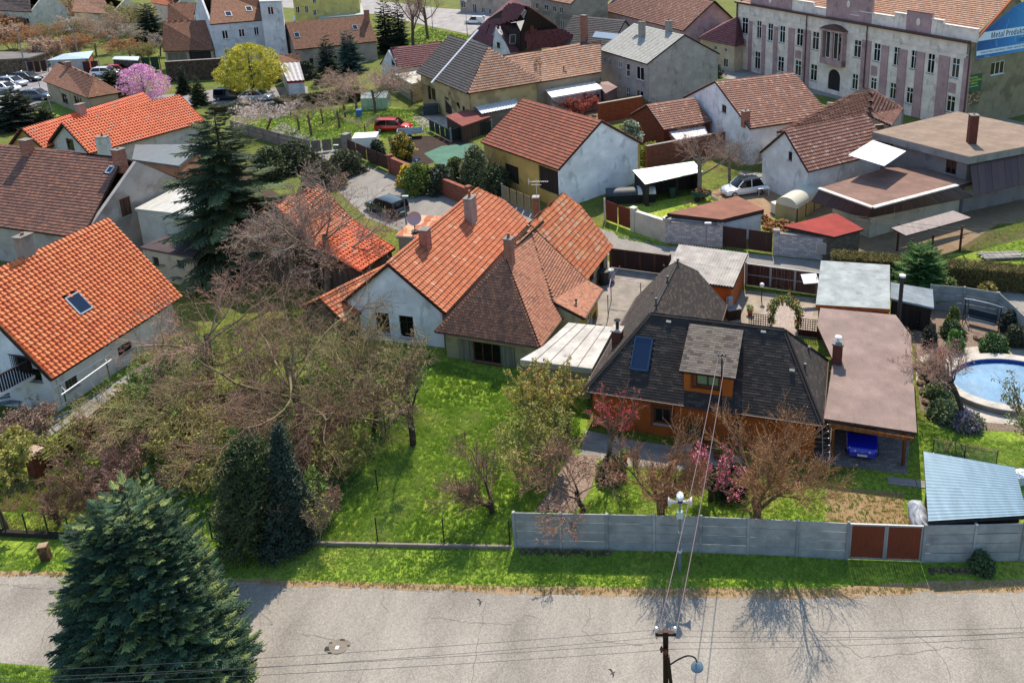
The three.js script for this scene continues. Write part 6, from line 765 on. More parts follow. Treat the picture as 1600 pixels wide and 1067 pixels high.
house({n:'white_town_house',l:'tall white town house with lilac shade and brown tile roof at the top',c:'house',b:[-66.7,-136.96],wc:0xe2e2e2,wm:'plaster',f:[{p:[[0,7.6,0],[-8.89,7.6,7.08],[-11.93,12.4,-.32],[-2.04,12.4,-4.26]],t:'oldbrown'},{p:[[-18.46,7.6,-4.93],[-5.74,7.6,-7.2],[-2.04,12.4,-4.26],[-11.93,12.4,-.32]],t:'oldbrown'}],w:[{a:[-.21,-.02],b:[-8.86,6.87],ha:7.62,hb:7.62,i:[-.62,-.78],op:[{r:[8.72,9.66,4.93,6.41],s:'w'},{r:[6.2,7.16,4.98,6.37],s:'w'},{r:[4.01,4.79,5.06,6.47],s:'w'},{r:[1.39,2.39,5.02,6.44],s:'w'},{r:[8.85,9.7,1.79,3.29],s:'w'},{r:[6.71,7.48,1.74,3.25],s:'w'},{r:[1.08,2.5,1.54,3.31],k:'door',c:0x4a4a48}]},{a:[-.21,-.02],b:[-5.76,-6.99],ha:7.62,hb:7.62,i:[-.78,.62],pk:[[4.46,12.24]]},{a:[-8.86,6.87],b:[-18.25,-4.91],ha:7.62,hb:7.62,i:[.78,-.62],pk:[[7.53,12.24]]},{a:[-5.76,-6.99],b:[-18.25,-4.91],ha:7.62,hb:7.62,i:[.62,.78]}],cap:[[[-2.04,12.4,-4.26],[-11.93,12.4,-.32],'oldbrown']],sk:[{p:[-7.53,8.78,3.58],w:.9,h:1.2,f:0},{p:[-5.39,9.27,.88],w:.9,h:1.2,f:0}]});
shed({n:'white_attic_tower',l:'white attic block with one window on top of the tall town house',c:'attic',b:[-68.96,-137.73],p:[[1.29,11.2,6.49],[4.59,11.2,5.66],[-.93,11.2,-6.07],[-4.96,11.2,-6.07]],m:'felt',col:0xc8c8c8,th:.2,w:[{a:[1.32,6.43],b:[4.52,5.63],ha:11,hb:11,i:[-.24,-.97],op:[{r:[1.01,1.98,8.92,10.3],s:'w'}]},{a:[4.52,5.63],b:[-.96,-6.02],ha:11,hb:11,i:[-.9,.43]},{a:[-.96,-6.02],b:[-4.88,-6.02],ha:11,hb:11,i:[0,1]},{a:[-4.88,-6.02],b:[1.32,6.43],ha:11,hb:11,i:[.9,-.45]}],wc:0xe2e2e0,wm:'plaster'});
shed({n:'red_edged_garage',l:'white garage with red edged corrugated roof under the yellow willow',c:'garage',b:[-56.13,-115.73],p:[[1.84,2.6,5.73],[3.93,2.6,4.92],[-1.57,3,-5.81],[-4.2,3,-4.83]],m:'corr_metal',col:0xb0acac,th:.3,fa:0xc02c38,w:[{a:[1.88,5.6],b:[3.79,4.86],ha:2.3,hb:2.3,i:[-.36,-.93]},{a:[3.79,4.86],b:[-1.62,-5.69],ha:2.3,hb:2.7,i:[-.89,.46]},{a:[-1.62,-5.69],b:[-4.05,-4.78],ha:2.7,hb:2.7,i:[.35,.94]},{a:[-4.05,-4.78],b:[1.88,5.6],ha:2.7,hb:2.3,i:[.87,-.5]}],wc:0xc8ccd0,wm:'plaster',al:0,am:.05,pi:.5});
house({n:'tile_roof_shed',l:'low shed with broken old tile roof beside the white garage',c:'shed',b:[-59.01,-124.96],wc:0x9a8c7c,wm:'plaster',f:[{p:[[0,2.4,0],[-3.54,2.4,2.01],[-3.43,3.43,-.61],[-.69,3.43,-1.14]],t:'oldbrown'},{p:[[-5.73,2.4,-1.85],[-1.32,2.4,-2.32],[-.69,3.43,-1.14],[-3.43,3.43,-.61]],t:'oldbrown'}],w:[{a:[-.25,-.14],b:[-3.54,1.71],ha:2.45,hb:2.45,i:[-.49,-.87]},{a:[-.25,-.14],b:[-1.32,-2.03],ha:2.45,hb:2.45,i:[-.87,.49],pk:[[1.08,3.27]]},{a:[-3.54,1.71],b:[-5.47,-1.71],ha:2.45,hb:2.45,i:[.87,-.49],pk:[[1.97,3.27]]},{a:[-1.32,-2.03],b:[-5.47,-1.71],ha:2.45,hb:2.45,i:[.49,.87]}],cap:[[[-.69,3.43,-1.14],[-3.43,3.43,-.61],'oldbrown']]});
house({n:'long_old_house',l:'long low house with mottled red brown plain tile roof and grey walls',c:'house',b:[-51.31,-137.94],wc:0xa49a90,wm:'worn',f:[{p:[[0,3.4,0],[-10.91,3.4,8.11],[-13.41,7.41,4.74],[-2.51,7.41,-3.37]],t:'oldbrown'},{p:[[-15.92,3.4,1.37],[-5.01,3.4,-6.74],[-2.51,7.41,-3.37],[-13.41,7.41,4.74]],t:'oldbrown'}],w:[{a:[-.27,-.11],b:[-10.93,7.82],ha:3.48,hb:3.48,i:[-.6,-.8],op:[{r:[10.65,11.26,.52,1.6],s:'b'},{r:[6.82,7.44,.6,1.59],s:'b'}]},{a:[-.27,-.11],b:[-4.98,-6.45],ha:3.48,hb:3.48,i:[-.8,.6],pk:[[3.95,7.25]]},{a:[-10.93,7.82],b:[-15.65,1.48],ha:3.48,hb:3.48,i:[.8,-.6],pk:[[3.95,7.25]]},{a:[-4.98,-6.45],b:[-15.65,1.48],ha:3.48,hb:3.48,i:[.6,.8]}],cap:[[[-2.51,7.41,-3.37],[-13.41,7.41,4.74],'oldbrown']],ch:[{p:[-2.39,6.73,-2.57],t:8.43,w:.8,d:.6,c:'brick'}],sk:[{p:[-11.28,5.41,5.77],w:.8,h:1,f:0},{p:[-3.77,5.73,-.24],w:.8,h:1,f:0}]});
shed({n:'yellow_house',l:'yellow house with white roof edge at the top',c:'house',b:[-75.25,-175.37],p:[[-.6,8.5,15.01],[9.43,8.5,6.14],[1.55,8.5,-14.79],[-10.38,8.5,-6.37]],m:'felt',col:0x8c8880,th:.2,w:[{a:[-.56,14.85],b:[9.31,6.12],ha:8.3,hb:8.3,i:[-.66,-.75],op:[{r:[.1,1.02,4.98,6.38],s:'w'},{r:[3.73,4.36,6.72,7.89],s:'w'},{r:[2.03,2.65,4.92,6.34],s:'w'},{r:[3.57,4.2,4.24,5.41],s:'w'}]},{a:[9.31,6.12],b:[1.5,-14.63],ha:8.3,hb:8.3,i:[-.94,.35]},{a:[1.5,-14.63],b:[-10.25,-6.34],ha:8.3,hb:8.3,i:[.58,.82]},{a:[-10.25,-6.34],b:[-.56,14.85],ha:8.3,hb:8.3,i:[.91,-.42]}],wc:0xd8c878,wm:'plaster'});
shed({n:'cream_flat_house',l:'cream green house with flat grey roof in front of the yellow house',c:'house',b:[-72.25,-174.24],p:[[.8,4,13.1],[8.3,4,7.67],[-.19,4,-12.1],[-8.91,4,-8.68]],m:'metal',col:0xa8b0ac,th:.4,w:[{a:[.84,12.95],b:[8.18,7.64],ha:3.6,hb:3.6,i:[-.59,-.81]},{a:[8.18,7.64],b:[-.25,-11.97],ha:3.6,hb:3.6,i:[-.92,.39]},{a:[-.25,-11.97],b:[-8.77,-8.62],ha:3.6,hb:3.6,i:[.36,.93]},{a:[-8.77,-8.62],b:[.84,12.95],ha:3.6,hb:3.6,i:[.91,-.41]}],wc:0xb8b898,wm:'plaster'});
shed({n:'white_roof_porch',l:'small yellow walled porch with flat white roof beside the cream house',c:'annex',b:[-78.27,-170.42],p:[[-.56,2.8,4.84],[3.65,2.8,2.15],[.83,2.8,-4.47],[-3.92,2.8,-2.52]],m:'metal',col:0xe4e4e0,th:.2,w:[{a:[-.52,4.69],b:[3.52,2.11],ha:2.6,hb:2.6,i:[-.54,-.84]},{a:[3.52,2.11],b:[.78,-4.34],ha:2.6,hb:2.6,i:[-.92,.39]},{a:[.78,-4.34],b:[-3.79,-2.47],ha:2.6,hb:2.6,i:[.38,.93]},{a:[-3.79,-2.47],b:[-.52,4.69],ha:2.6,hb:2.6,i:[.91,-.42]}],wc:0xd8b858,wm:'plaster'});
house({n:'wine_gable_house',l:'small house with wine red roof and white gable left of the hip roof barn',c:'house',b:[-40.15,-114.94],wc:0xdcdcda,wm:'plaster',f:[{p:[[0,3.3,0],[3.11,3.3,-3.22],[4.28,5.92,-8.85],[-1.58,5.92,-2.34]],t:'wine'},{p:[[-1.3,3.3,-7.48],[-3.98,3.3,-3.84],[-1.58,5.92,-2.34],[4.28,5.92,-8.85]],t:'wine'}],w:[{a:[-.04,-.25],b:[2.86,-3.26],ha:3.35,hb:3.35,i:[-.72,-.69]},{a:[-.04,-.25],b:[-3.73,-3.81],ha:3.35,hb:3.35,i:[.69,-.72],pk:[[2.56,5.76]],op:[{r:[.88,1.89,3.61,4.61],s:'b'}]},{a:[2.86,-3.26],b:[-1.26,-7.23],ha:3.35,hb:3.35,i:[-.69,.72],pk:[[2.86,5.76]]},{a:[-3.73,-3.81],b:[-1.26,-7.23],ha:3.35,hb:3.35,i:[.72,.69]}],cap:[[[-1.58,5.92,-2.34],[4.28,5.92,-8.85],'wine']]});
shed({n:'white_slab_annex',l:'annex with flat pale concrete roof beside the hip roof barn',c:'annex',b:[-37.66,-114.05],p:[[-4.01,2.7,-1.87],[1.71,2.7,6.07],[3.12,2.7,3.27],[-.82,2.7,-7.47]],m:'concrete',col:0xd0ccc0,th:.25,w:[{a:[-3.83,-1.88],b:[1.69,5.78],ha:2.45,hb:2.45,i:[.81,-.58]},{a:[1.69,5.78],b:[2.96,3.26],ha:2.45,hb:2.45,i:[-.89,-.45]},{a:[2.96,3.26],b:[-.85,-7.11],ha:2.45,hb:2.45,i:[-.94,.34]},{a:[-.85,-7.11],b:[-3.83,-1.88],ha:2.45,hb:2.45,i:[.87,.49]}],wc:0x9a9484,wm:'worn'});
house({n:'green_brown_roof_house',l:'large house with greenish brown hip roof and yellowish walls beside the orchard',c:'house',b:[-24.81,-94.71],wc:0xb8a478,wm:'worn',f:[{p:[[0,4.6,0],[-10.05,4.6,-12.29],[-6.03,9.2,-15.58],[1.37,9.2,-6.54]],t:'moss'},{p:[[8.05,4.6,-6.58],[0,4.6,0],[1.37,9.2,-6.54]],t:'lichen'},{p:[[-2,4.6,-18.88],[8.05,4.6,-6.58],[1.37,9.2,-6.54],[-6.03,9.2,-15.58]],t:'moss'}],w:[{a:[.06,-.56],b:[-9.49,-12.23],ha:5,hb:5,i:[.77,-.63],op:[{r:[6.27,7.7,2.33,3.84],s:'b',n:1},{r:[5.55,7.59,.4,2.64],k:'door',c:0x3c3028},{r:[11.92,13.03,1.23,3.18],s:'b'},{r:[10.44,11.75,1.42,3.08],s:'b'},{r:[3.03,4,1.33,2.64],s:'b'},{r:[1.54,2.3,1.76,2.45],s:'b'}]},{a:[.06,-.56],b:[7.49,-6.64],ha:5,hb:5,i:[-.63,-.77]},{a:[-9.49,-12.23],b:[-2.06,-18.31],ha:5,hb:5,i:[.63,.77],pk:[[4.8,9]]},{a:[7.49,-6.64],b:[-2.06,-18.31],ha:5,hb:5,i:[-.77,.63]}],cap:[[[1.37,9.2,-6.54],[-6.03,9.2,-15.58],'moss'],[[0,4.6,0],[1.37,9.2,-6.54],'moss']],flat:[{p:[-3.76,7.35,-9.5],f:0,w:.45,h:9.5,c:0xd0d0d4,n:'roof_ladder'}]});
house({n:'lichen_roof_wing',l:'long wing with grey brown tiled roof right of the greenish hip roof',c:'house',b:[-9.56,-108.59],wc:0xa89880,wm:'plaster',f:[{p:[[0,4.3,0],[-13.48,4.3,11.31],[-13.7,7.59,5.6],[-.32,7.59,-4.82]],t:'lichen'},{p:[[-19.29,4.3,4.39],[-5.01,4.3,-5.97],[-.32,7.59,-4.82],[-13.7,7.59,5.6]],t:'lichen'}],w:[{a:[-.24,-.06],b:[-13.5,11.06],ha:4.33,hb:4.33,i:[-.64,-.77]},{a:[-.24,-.06],b:[-5,-5.72],ha:4.33,hb:4.33,i:[-.77,.64],pk:[[3.7,7.43]]},{a:[-13.5,11.06],b:[-19.05,4.45],ha:4.33,hb:4.33,i:[.77,-.64],pk:[[4.32,7.43]]},{a:[-5,-5.72],b:[-19.05,4.45],ha:4.33,hb:4.33,i:[.64,.77]}],cap:[[[-.32,7.59,-4.82],[-13.7,7.59,5.6],'lichen']]});
house({n:'wine_roof_villa',l:'villa with dark wine red broken roof, white triangular gable and red brick chimney',c:'house',b:[-25.18,-125.29],wc:0xd8d4d0,wm:'plaster',f:[{p:[[-5.17,8,-6.34],[-2.31,8,-2.71],[2.37,9.3,1.09],[3.58,11.5,3.27],[.38,11.5,-.93]],t:'wine',gut:0},{p:[[1.73,7.4,1.22],[6.72,7.4,-3.86],[3.58,11.5,3.27],[.57,8.4,-1.47]],t:'lichen',gut:0},{p:[[-9.25,4.5,-10.23],[-3.57,4.5,-1.5],[-2.31,8,-2.71],[-5.17,8,-6.34]],t:'wine'},{p:[[.17,4.3,2.36],[1.53,4.2,1.04],[1.73,7.4,1.22],[.57,8.4,-1.47],[-2.31,8,-2.71]],t:'wine'},{p:[[1.53,4.2,1.04],[6.11,4.2,-1.7],[6.32,4.2,-14.61],[6.72,7.4,-3.86],[1.73,7.4,1.22]],t:'wine'},{p:[[6.32,4.2,-14.61],[-9.61,6,-50.99],[3.58,11.5,3.27],[6.72,7.4,-3.86]],t:'wine',gut:0},{p:[[-9.61,6,-50.99],[-9.25,4.5,-10.23],[-5.17,8,-6.34],[.38,11.5,-.93],[3.58,11.5,3.27]],t:'wine',gut:0}],w:[{a:[-3.57,-1.8],b:[.17,2.06],ha:4.4,hb:4.3,i:[0,-1],pk:[[1.4,7.7]],op:[{r:[1.44,2.39,4.43,5.38],s:'b',n:1}],c:0xe0e0e0},{a:[-9.25,-10.23],b:[-3.57,-1.5],ha:4.4,hb:4.4,i:[.3,-1]},{a:[.17,2.36],b:[1.53,1.04],ha:4.2,hb:4.2,i:[0,-1]},{a:[1.53,1.04],b:[6.11,-1.7],ha:4.1,hb:4.1,i:[0,-1]},{a:[6.11,-1.7],b:[6.32,-14.61],ha:4.1,hb:4.1,i:[-1,-.3]}],cap:[[[.38,11.5,-.93],[3.58,11.5,3.27],'wine'],[[3.58,11.5,3.27],[2.37,9.3,1.09],'wine'],[[-5.17,8,-6.34],[-2.31,8,-2.71],'wine'],[[3.58,11.5,3.27],[6.72,7.4,-3.86],'wine']],ch:[{p:[3.16,7.72,.07],t:10.87,w:.8,d:.6,c:'brown'}],sk:[{p:[-4.49,6.8,-4.99],w:.5,h:1.6,f:2,c:0xb8a8b0},{p:[-3.09,6.83,-2.86],w:.5,h:1.6,f:2,c:0xb8a8b0},{p:[.64,6.34,2.14],w:1,h:1.4,f:3}]});
house({n:'grey_slate_house',l:'two storey grey house with pale slate roof and bare side wall',c:'house',b:[-3.01,-104.71],wc:0xb4aca4,wm:'plaster',f:[{p:[[0,6.2,0],[-7.33,6.2,-10.34],[-2.21,9.57,-13.97],[5.12,9.57,-3.62]],t:'slate'},{p:[[2.91,6.2,-17.59],[10.23,6.2,-7.25],[5.12,9.57,-3.62],[-2.21,9.57,-13.97]],t:'slate'}],w:[{a:[.15,-.23],b:[-7.06,-10.41],ha:6.17,hb:6.17,i:[.82,-.58],op:[{r:[11.22,11.96,4.37,5.33],s:'w'},{r:[9.79,10.51,4.33,5.28],s:'w'},{r:[6.82,7.68,4.36,5.29],s:'w'},{r:[4.64,5.65,3.44,5.37],s:'w',n:1,t:.5},{r:[1.08,3,3.56,5.45],s:'w'},{r:[7.09,7.62,1.16,1.92],s:'w'},{r:[4.72,5.74,.27,1.96],s:'w',t:.5},{r:[1.29,3.07,.54,2.09],s:'w'}]},{a:[.15,-.23],b:[9.97,-7.18],ha:6.17,hb:6.17,i:[-.58,-.82],pk:[[6.02,9.41]]},{a:[-7.06,-10.41],b:[2.76,-17.37],ha:6.17,hb:6.17,i:[.58,.82],pk:[[6.02,9.41]]},{a:[9.97,-7.18],b:[2.76,-17.37],ha:6.17,hb:6.17,i:[-.82,.58]}],cap:[[[5.12,9.57,-3.62],[-2.21,9.57,-13.97],'slate']],ch:[{p:[-.95,8.45,-8.58],t:10.57,w:.9,d:.7,c:'grey',pot:.3},{p:[2.92,9.61,-6.6],t:10.97,w:.8,d:.7,c:'grey',pot:.3}],sk:[{p:[-1.81,8.25,-9.16],w:.7,h:.9,f:0}]});
shed({n:'white_roof_extension',l:'low extension with bright white sheet roof in front of the lichen roof',c:'annex',b:[-13.2,-104.84],p:[[-2.06,2.8,4.92],[4.09,2.8,-.05],[1.94,3.2,-5.38],[-3.97,3.2,.51]],m:'metal',col:0xeeeae4,th:.2,w:[{a:[-2,4.68],b:[3.91,-.1],ha:2.6,hb:2.6,i:[-.63,-.78],op:[{r:[5.8,7.46,.98,2.13],s:'w'}]},{a:[3.91,-.1],b:[1.88,-5.11],ha:2.6,hb:3,i:[-.93,.37]},{a:[1.88,-5.11],b:[-3.79,.54],ha:3,hb:3,i:[.71,.71]},{a:[-3.79,.54],b:[-2,4.68],ha:3,hb:2.6,i:[.92,-.4]}],wc:0xb8a8a0,wm:'plaster',ch:[{p:[-1.2,2.8,-1.2],t:5,w:.7,d:.6,c:'grey',pot:.6}]});
shed({n:'dark_red_canopy',l:'small dark red lean-to roof between the white extension and the slate house',c:'canopy',b:[-8.61,-106.47],p:[[.08,2.6,3.66],[1.47,2.6,-.01],[-.01,2.9,-2.23],[-1.55,2.9,-1.43]],m:'metal',col:0x5a3a3a,th:.12,w:[{a:[.09,3.38],b:[1.36,.01],ha:2.48,hb:2.48,i:[-.94,-.35]},{a:[1.36,.01],b:[-.04,-2.1],ha:2.48,hb:2.78,i:[-.83,.55]},{a:[-.04,-2.1],b:[-1.43,-1.38],ha:2.78,hb:2.78,i:[.46,.89]},{a:[-1.43,-1.38],b:[.09,3.38],ha:2.78,hb:2.48,i:[.95,-.3]}],wc:0x6a5a54,wm:'plaster'});
house({n:'solar_roof_house',l:'long greenish tiled roof with two pale skylight boxes behind the slate house',c:'house',b:[-10.14,-122.59],wc:0xa8a098,wm:'plaster',f:[{p:[[0,3.5,0],[-9.09,3.5,-5.32],[-6.06,8.6,-10.49],[3.03,8.6,-5.18]],t:'moss'},{p:[[-3.03,3.5,-15.67],[6.06,3.5,-10.36],[3.03,8.6,-5.18],[-6.06,8.6,-10.49]],t:'moss'}],w:[{a:[.05,-.38],b:[-8.78,-5.54],ha:3.64,hb:3.64,i:[.5,-.86]},{a:[.05,-.38],b:[5.75,-10.13],ha:3.64,hb:3.64,i:[-.86,-.5],pk:[[5.65,8.44]]},{a:[-8.78,-5.54],b:[-3.08,-15.3],ha:3.64,hb:3.64,i:[.86,.5],pk:[[5.65,8.44]]},{a:[5.75,-10.13],b:[-3.08,-15.3],ha:3.64,hb:3.64,i:[-.5,.86]}],cap:[[[3.03,8.6,-5.18],[-6.06,8.6,-10.49],'moss']],ch:[{p:[-3.65,5.48,-4.84],t:9.43,w:.9,d:.8,c:'brick'}],flat:[{p:[.07,6.3,-3.77],f:0,w:5,h:1.2,c:0xa0b4c4,n:'roof_lantern'}]});
house({n:'red_brown_row_house',l:'wide house with red brown tile roof and pink plaster gable',c:'house',b:[2.51,-140.42],wc:0xd0a8a8,wm:'plaster',f:[{p:[[0,4.8,0],[-16.81,4.8,-27.16],[-8.57,9.78,-24.48],[5.66,9.78,-2.79]],t:'clay'},{p:[[-7.28,4.8,-33.05],[10.67,4.8,-6.61],[5.66,9.78,-2.79],[-8.57,9.78,-24.48]],t:'clay'}],w:[{a:[.05,-.21],b:[-16.6,-27.11],ha:4.78,hb:4.78,i:[.85,-.53]},{a:[.05,-.21],b:[10.47,-6.66],ha:4.78,hb:4.78,i:[-.53,-.85],pk:[[6.13,9.62]]},{a:[-16.6,-27.11],b:[-7.33,-32.85],ha:4.78,hb:4.78,i:[.53,.85],pk:[[5.45,9.62]]},{a:[10.47,-6.66],b:[-7.33,-32.85],ha:4.78,hb:4.78,i:[-.85,.53]}],cap:[[[5.66,9.78,-2.79],[-8.57,9.78,-24.48],'clay']]});
house({n:'cream_corner_house',l:'small cream house with dark red roof beside the school',c:'house',b:[7.9,-131.12],wc:0xd8c0a0,wm:'plaster',f:[{p:[[-2.83,4.4,-4.33],[2.92,4.4,3.51],[3.31,8.6,.16]],t:'wine'},{p:[[2.92,4.4,3.51],[7.34,4.4,-3.7],[3.31,8.6,.16]],t:'wine'},{p:[[1.01,4.4,-17.6],[-2.83,4.4,-4.33],[3.31,8.6,.16]],t:'wine',gut:0}],w:[{a:[-2.53,-4.53],b:[2.72,3.31],ha:4.3,hb:4.3,i:[0,-1],op:[{r:[4.12,4.83,2.95,3.71],s:'w'},{r:[6.93,7.62,3.07,3.71],s:'w'},{r:[6.65,7.86,.47,1.98],s:'w'}]},{a:[2.72,3.31],b:[7.34,-3.7],ha:4.3,hb:4.3,i:[0,-1]},{a:[1.01,-17.6],b:[-2.53,-4.53],ha:4.3,hb:4.3,i:[1,0]}],cap:[[[-2.83,4.4,-4.33],[3.31,8.6,.16],'wine']]});
house({n:'white_gable_brown_roof_house',l:'white gabled house with brown tile roof in front of the school',c:'house',b:[8.54,-80.79],wc:0xf2f4f4,wm:'plaster',f:[{p:[[0,4.2,0],[9.63,4.2,-4.81],[6.22,7.77,-11.64],[-3.41,7.77,-6.83]],t:'clay'},{p:[[2.81,4.2,-18.46],[-6.82,4.2,-13.65],[-3.41,7.77,-6.83],[6.22,7.77,-11.64]],t:'clay'}],w:[{a:[0,-.22],b:[9.45,-4.94],ha:4.13,hb:4.13,i:[-.45,-.89]},{a:[0,-.22],b:[-6.64,-13.52],ha:4.13,hb:4.13,i:[.89,-.45],pk:[[7.43,7.61]],op:[{r:[4.94,5.92,4.58,5.46],s:'b'}]},{a:[9.45,-4.94],b:[2.81,-18.24],ha:4.13,hb:4.13,i:[-.89,.45],pk:[[7.43,7.61]]},{a:[-6.64,-13.52],b:[2.81,-18.24],ha:4.13,hb:4.13,i:[.45,.89]}],cap:[[[-3.41,7.77,-6.83],[6.22,7.77,-11.64],'clay']],ch:[{p:[-.37,4.82,-1.3],t:5.75,w:.8,d:.6,c:'brick',pot:.2}],x:1});
house({n:'dark_tile_shed_house',l:'small house with brown tile roof and orange brick wall behind the white lean-to roof',c:'house',b:[-.64,-84.36],wc:0xb07850,wm:'brick',f:[{p:[[0,3,0],[5.48,3,-3.36],[3.5,5,-6.6],[-1.99,5,-3.24]],t:'clay'},{p:[[1.51,3,-9.84],[-3.97,3,-6.48],[-1.99,5,-3.24],[3.5,5,-6.6]],t:'clay'}],w:[{a:[.01,-.18],b:[5.32,-3.44],ha:2.92,hb:2.92,i:[-.52,-.85]},{a:[.01,-.18],b:[-3.81,-6.4],ha:2.92,hb:2.92,i:[.85,-.52],pk:[[3.65,4.84]]},{a:[5.32,-3.44],b:[1.51,-9.66],ha:2.92,hb:2.92,i:[-.85,.52],pk:[[3.65,4.84]]},{a:[-3.81,-6.4],b:[1.51,-9.66],ha:2.92,hb:2.92,i:[.52,.85]}],cap:[[[-1.99,5,-3.24],[3.5,5,-6.6],'clay']]});
shed({n:'white_lean_to',l:'white sheet lean-to roof on the orange brick wall',c:'lean-to',b:[2.25,-85.44],p:[[-1.34,2.2,2.56],[2.08,2.2,-.35],[1.66,2.7,-2.53],[-2.39,2.7,.32]],m:'metal',col:0xf0f0f2,th:.1,w:[{a:[-1.31,2.4],b:[1.97,-.39],ha:2.1,hb:2.1,i:[-.65,-.76]},{a:[1.97,-.39],b:[1.59,-2.36],ha:2.1,hb:2.6,i:[-.98,.19]},{a:[1.59,-2.36],b:[-2.27,.35],ha:2.6,hb:2.6,i:[.57,.82]},{a:[-2.27,.35],b:[-1.31,2.4],ha:2.6,hb:2.1,i:[.91,-.42]}],wc:0xb87848,wm:'brick'});
house({n:'yellow_barn',l:'yellow barn with dark red tile roof, white gable and dark wooden doors',c:'barn',b:[-10.09,-68.32],wc:0xd8b060,wm:'plaster',f:[{p:[[0,4,0],[-8.99,4,-8.39],[-5.3,7.47,-12.34],[3.69,7.47,-3.95]],t:'barn'},{p:[[-1.62,4,-16.29],[7.37,4,-7.89],[3.69,7.47,-3.95],[-5.3,7.47,-12.34]],t:'barn'}],w:[{a:[.08,-.26],b:[-8.73,-8.49],ha:4,hb:4,i:[.68,-.73],op:[{r:[6.39,8.64,.75,2.58],k:'garage',c:0x3a2c22},{r:[.21,3.19,1.26,3.64],k:'garage',c:0x3c2c22}]},{a:[.08,-.26],b:[7.11,-7.79],ha:4,hb:4,i:[-.73,-.68],pk:[[5.15,7.31]],c:0xf8fafa},{a:[-8.73,-8.49],b:[-1.7,-16.02],ha:4,hb:4,i:[.73,.68],pk:[[5.15,7.31]]},{a:[7.11,-7.79],b:[-1.7,-16.02],ha:4,hb:4,i:[-.68,.73]}],cap:[[[3.69,7.47,-3.95],[-5.3,7.47,-12.34],'barn']]});
house({n:'white_gable_red_roof_house',l:'house with red brown tile roof and white gable with a tiny window',c:'house',b:[12.74,-68.91],wc:0xe4e4e4,wm:'plaster',f:[{p:[[0,3.6,0],[9.2,3.6,-6.07],[7.31,6.61,-8.93],[-1.89,6.61,-2.86]],t:'clay'},{p:[[5.43,3.6,-11.79],[-3.78,3.6,-5.73],[-1.89,6.61,-2.86],[7.31,6.61,-8.93]],t:'clay'}],w:[{a:[.02,-.25],b:[8.97,-6.15],ha:3.62,hb:3.62,i:[-.55,-.83]},{a:[.02,-.25],b:[-3.54,-5.64],ha:3.62,hb:3.62,i:[.83,-.55],pk:[[3.23,6.45]],op:[{r:[2.19,2.72,3.88,4.76],s:'b'}]},{a:[8.97,-6.15],b:[5.41,-11.54],ha:3.62,hb:3.62,i:[-.83,.55],pk:[[3.23,6.45]]},{a:[-3.54,-5.64],b:[5.41,-11.54],ha:3.62,hb:3.62,i:[.55,.83]}],cap:[[[-1.89,6.61,-2.86],[7.31,6.61,-8.93],'clay']]});
house({n:'orange_brown_hip_house',l:'taller orange brown tiled roof with white chimney joined behind the white gable house',c:'house',b:[21.69,-83.5],wc:0xb8aca4,wm:'plaster',f:[{p:[[-10.58,4.4,4.79],[-10.53,6,9.7],[-1.23,6.3,4.72],[-.07,8,.84],[-.68,8,-.04]],t:'clay',gut:0},{p:[[1.4,4.9,3.9],[4.72,4.9,-3.37],[-.07,8,.84],[-1.23,6.3,4.72]],t:'clay'}],w:[{a:[1.4,3.9],b:[4.72,-3.37],ha:4.8,hb:4.8,i:[-.6,.8]},{a:[-10.58,4.79],b:[1.42,.79],ha:4.2,hb:4.2,i:[.3,1]},{a:[4.72,-3.37],b:[-3.28,-6.37],ha:4.8,hb:4.8,i:[.3,1]}],cap:[[[-.07,8,.84],[-1.23,6.3,4.72],'clay'],[[-.68,8,-.04],[-.07,8,.84],'clay'],[[-1.23,6.3,4.72],[-10.53,6,9.7],'clay']],ch:[{p:[11.29,-10.64,-55.48],t:-5,w:.9,d:.7,c:'white',pot:.2}]});
shed({n:'brown_flat_house',l:'modern house with broad flat brown roof and grey fascia',c:'house',b:[29.89,-74.69],p:[[-3.18,5.6,7.52],[5.96,5.6,3.14],[5.96,5.6,-2.49],[1.2,5.6,-7.93],[-9.93,5.6,-.23]],m:'felt',col:0x94806f,th:.7,fa:0x9a9690,w:[{a:[-3.05,6.9],b:[5.46,2.82],ha:4.9,hb:4.9,i:[-.43,-.9]},{a:[5.46,2.82],b:[5.46,-2.3],ha:4.9,hb:4.9,i:[-1,0]},{a:[5.46,-2.3],b:[1.11,-7.27],ha:4.9,hb:4.9,i:[-.75,.66]},{a:[1.11,-7.27],b:[-9.19,-.14],ha:4.9,hb:4.9,i:[.57,.82]},{a:[-9.19,-.14],b:[-3.05,6.9],ha:4.9,hb:4.9,i:[.75,-.66],op:[{r:[.1,1.59,2.8,4.74],s:'b'},{r:[7.29,8.35,3.36,4.69],s:'b'}]}],wc:0x8a8684,wm:'plaster',ch:[{p:[-1.5,5.4,3.4],t:8.3,w:.75,d:.75,c:'brown',pot:.1}],pn:[[[27.05,5.2,-68.01],[37.1,5.2,-72.83],[36.11,2.7,-70.02],[26.64,2.7,-65.09]]]});
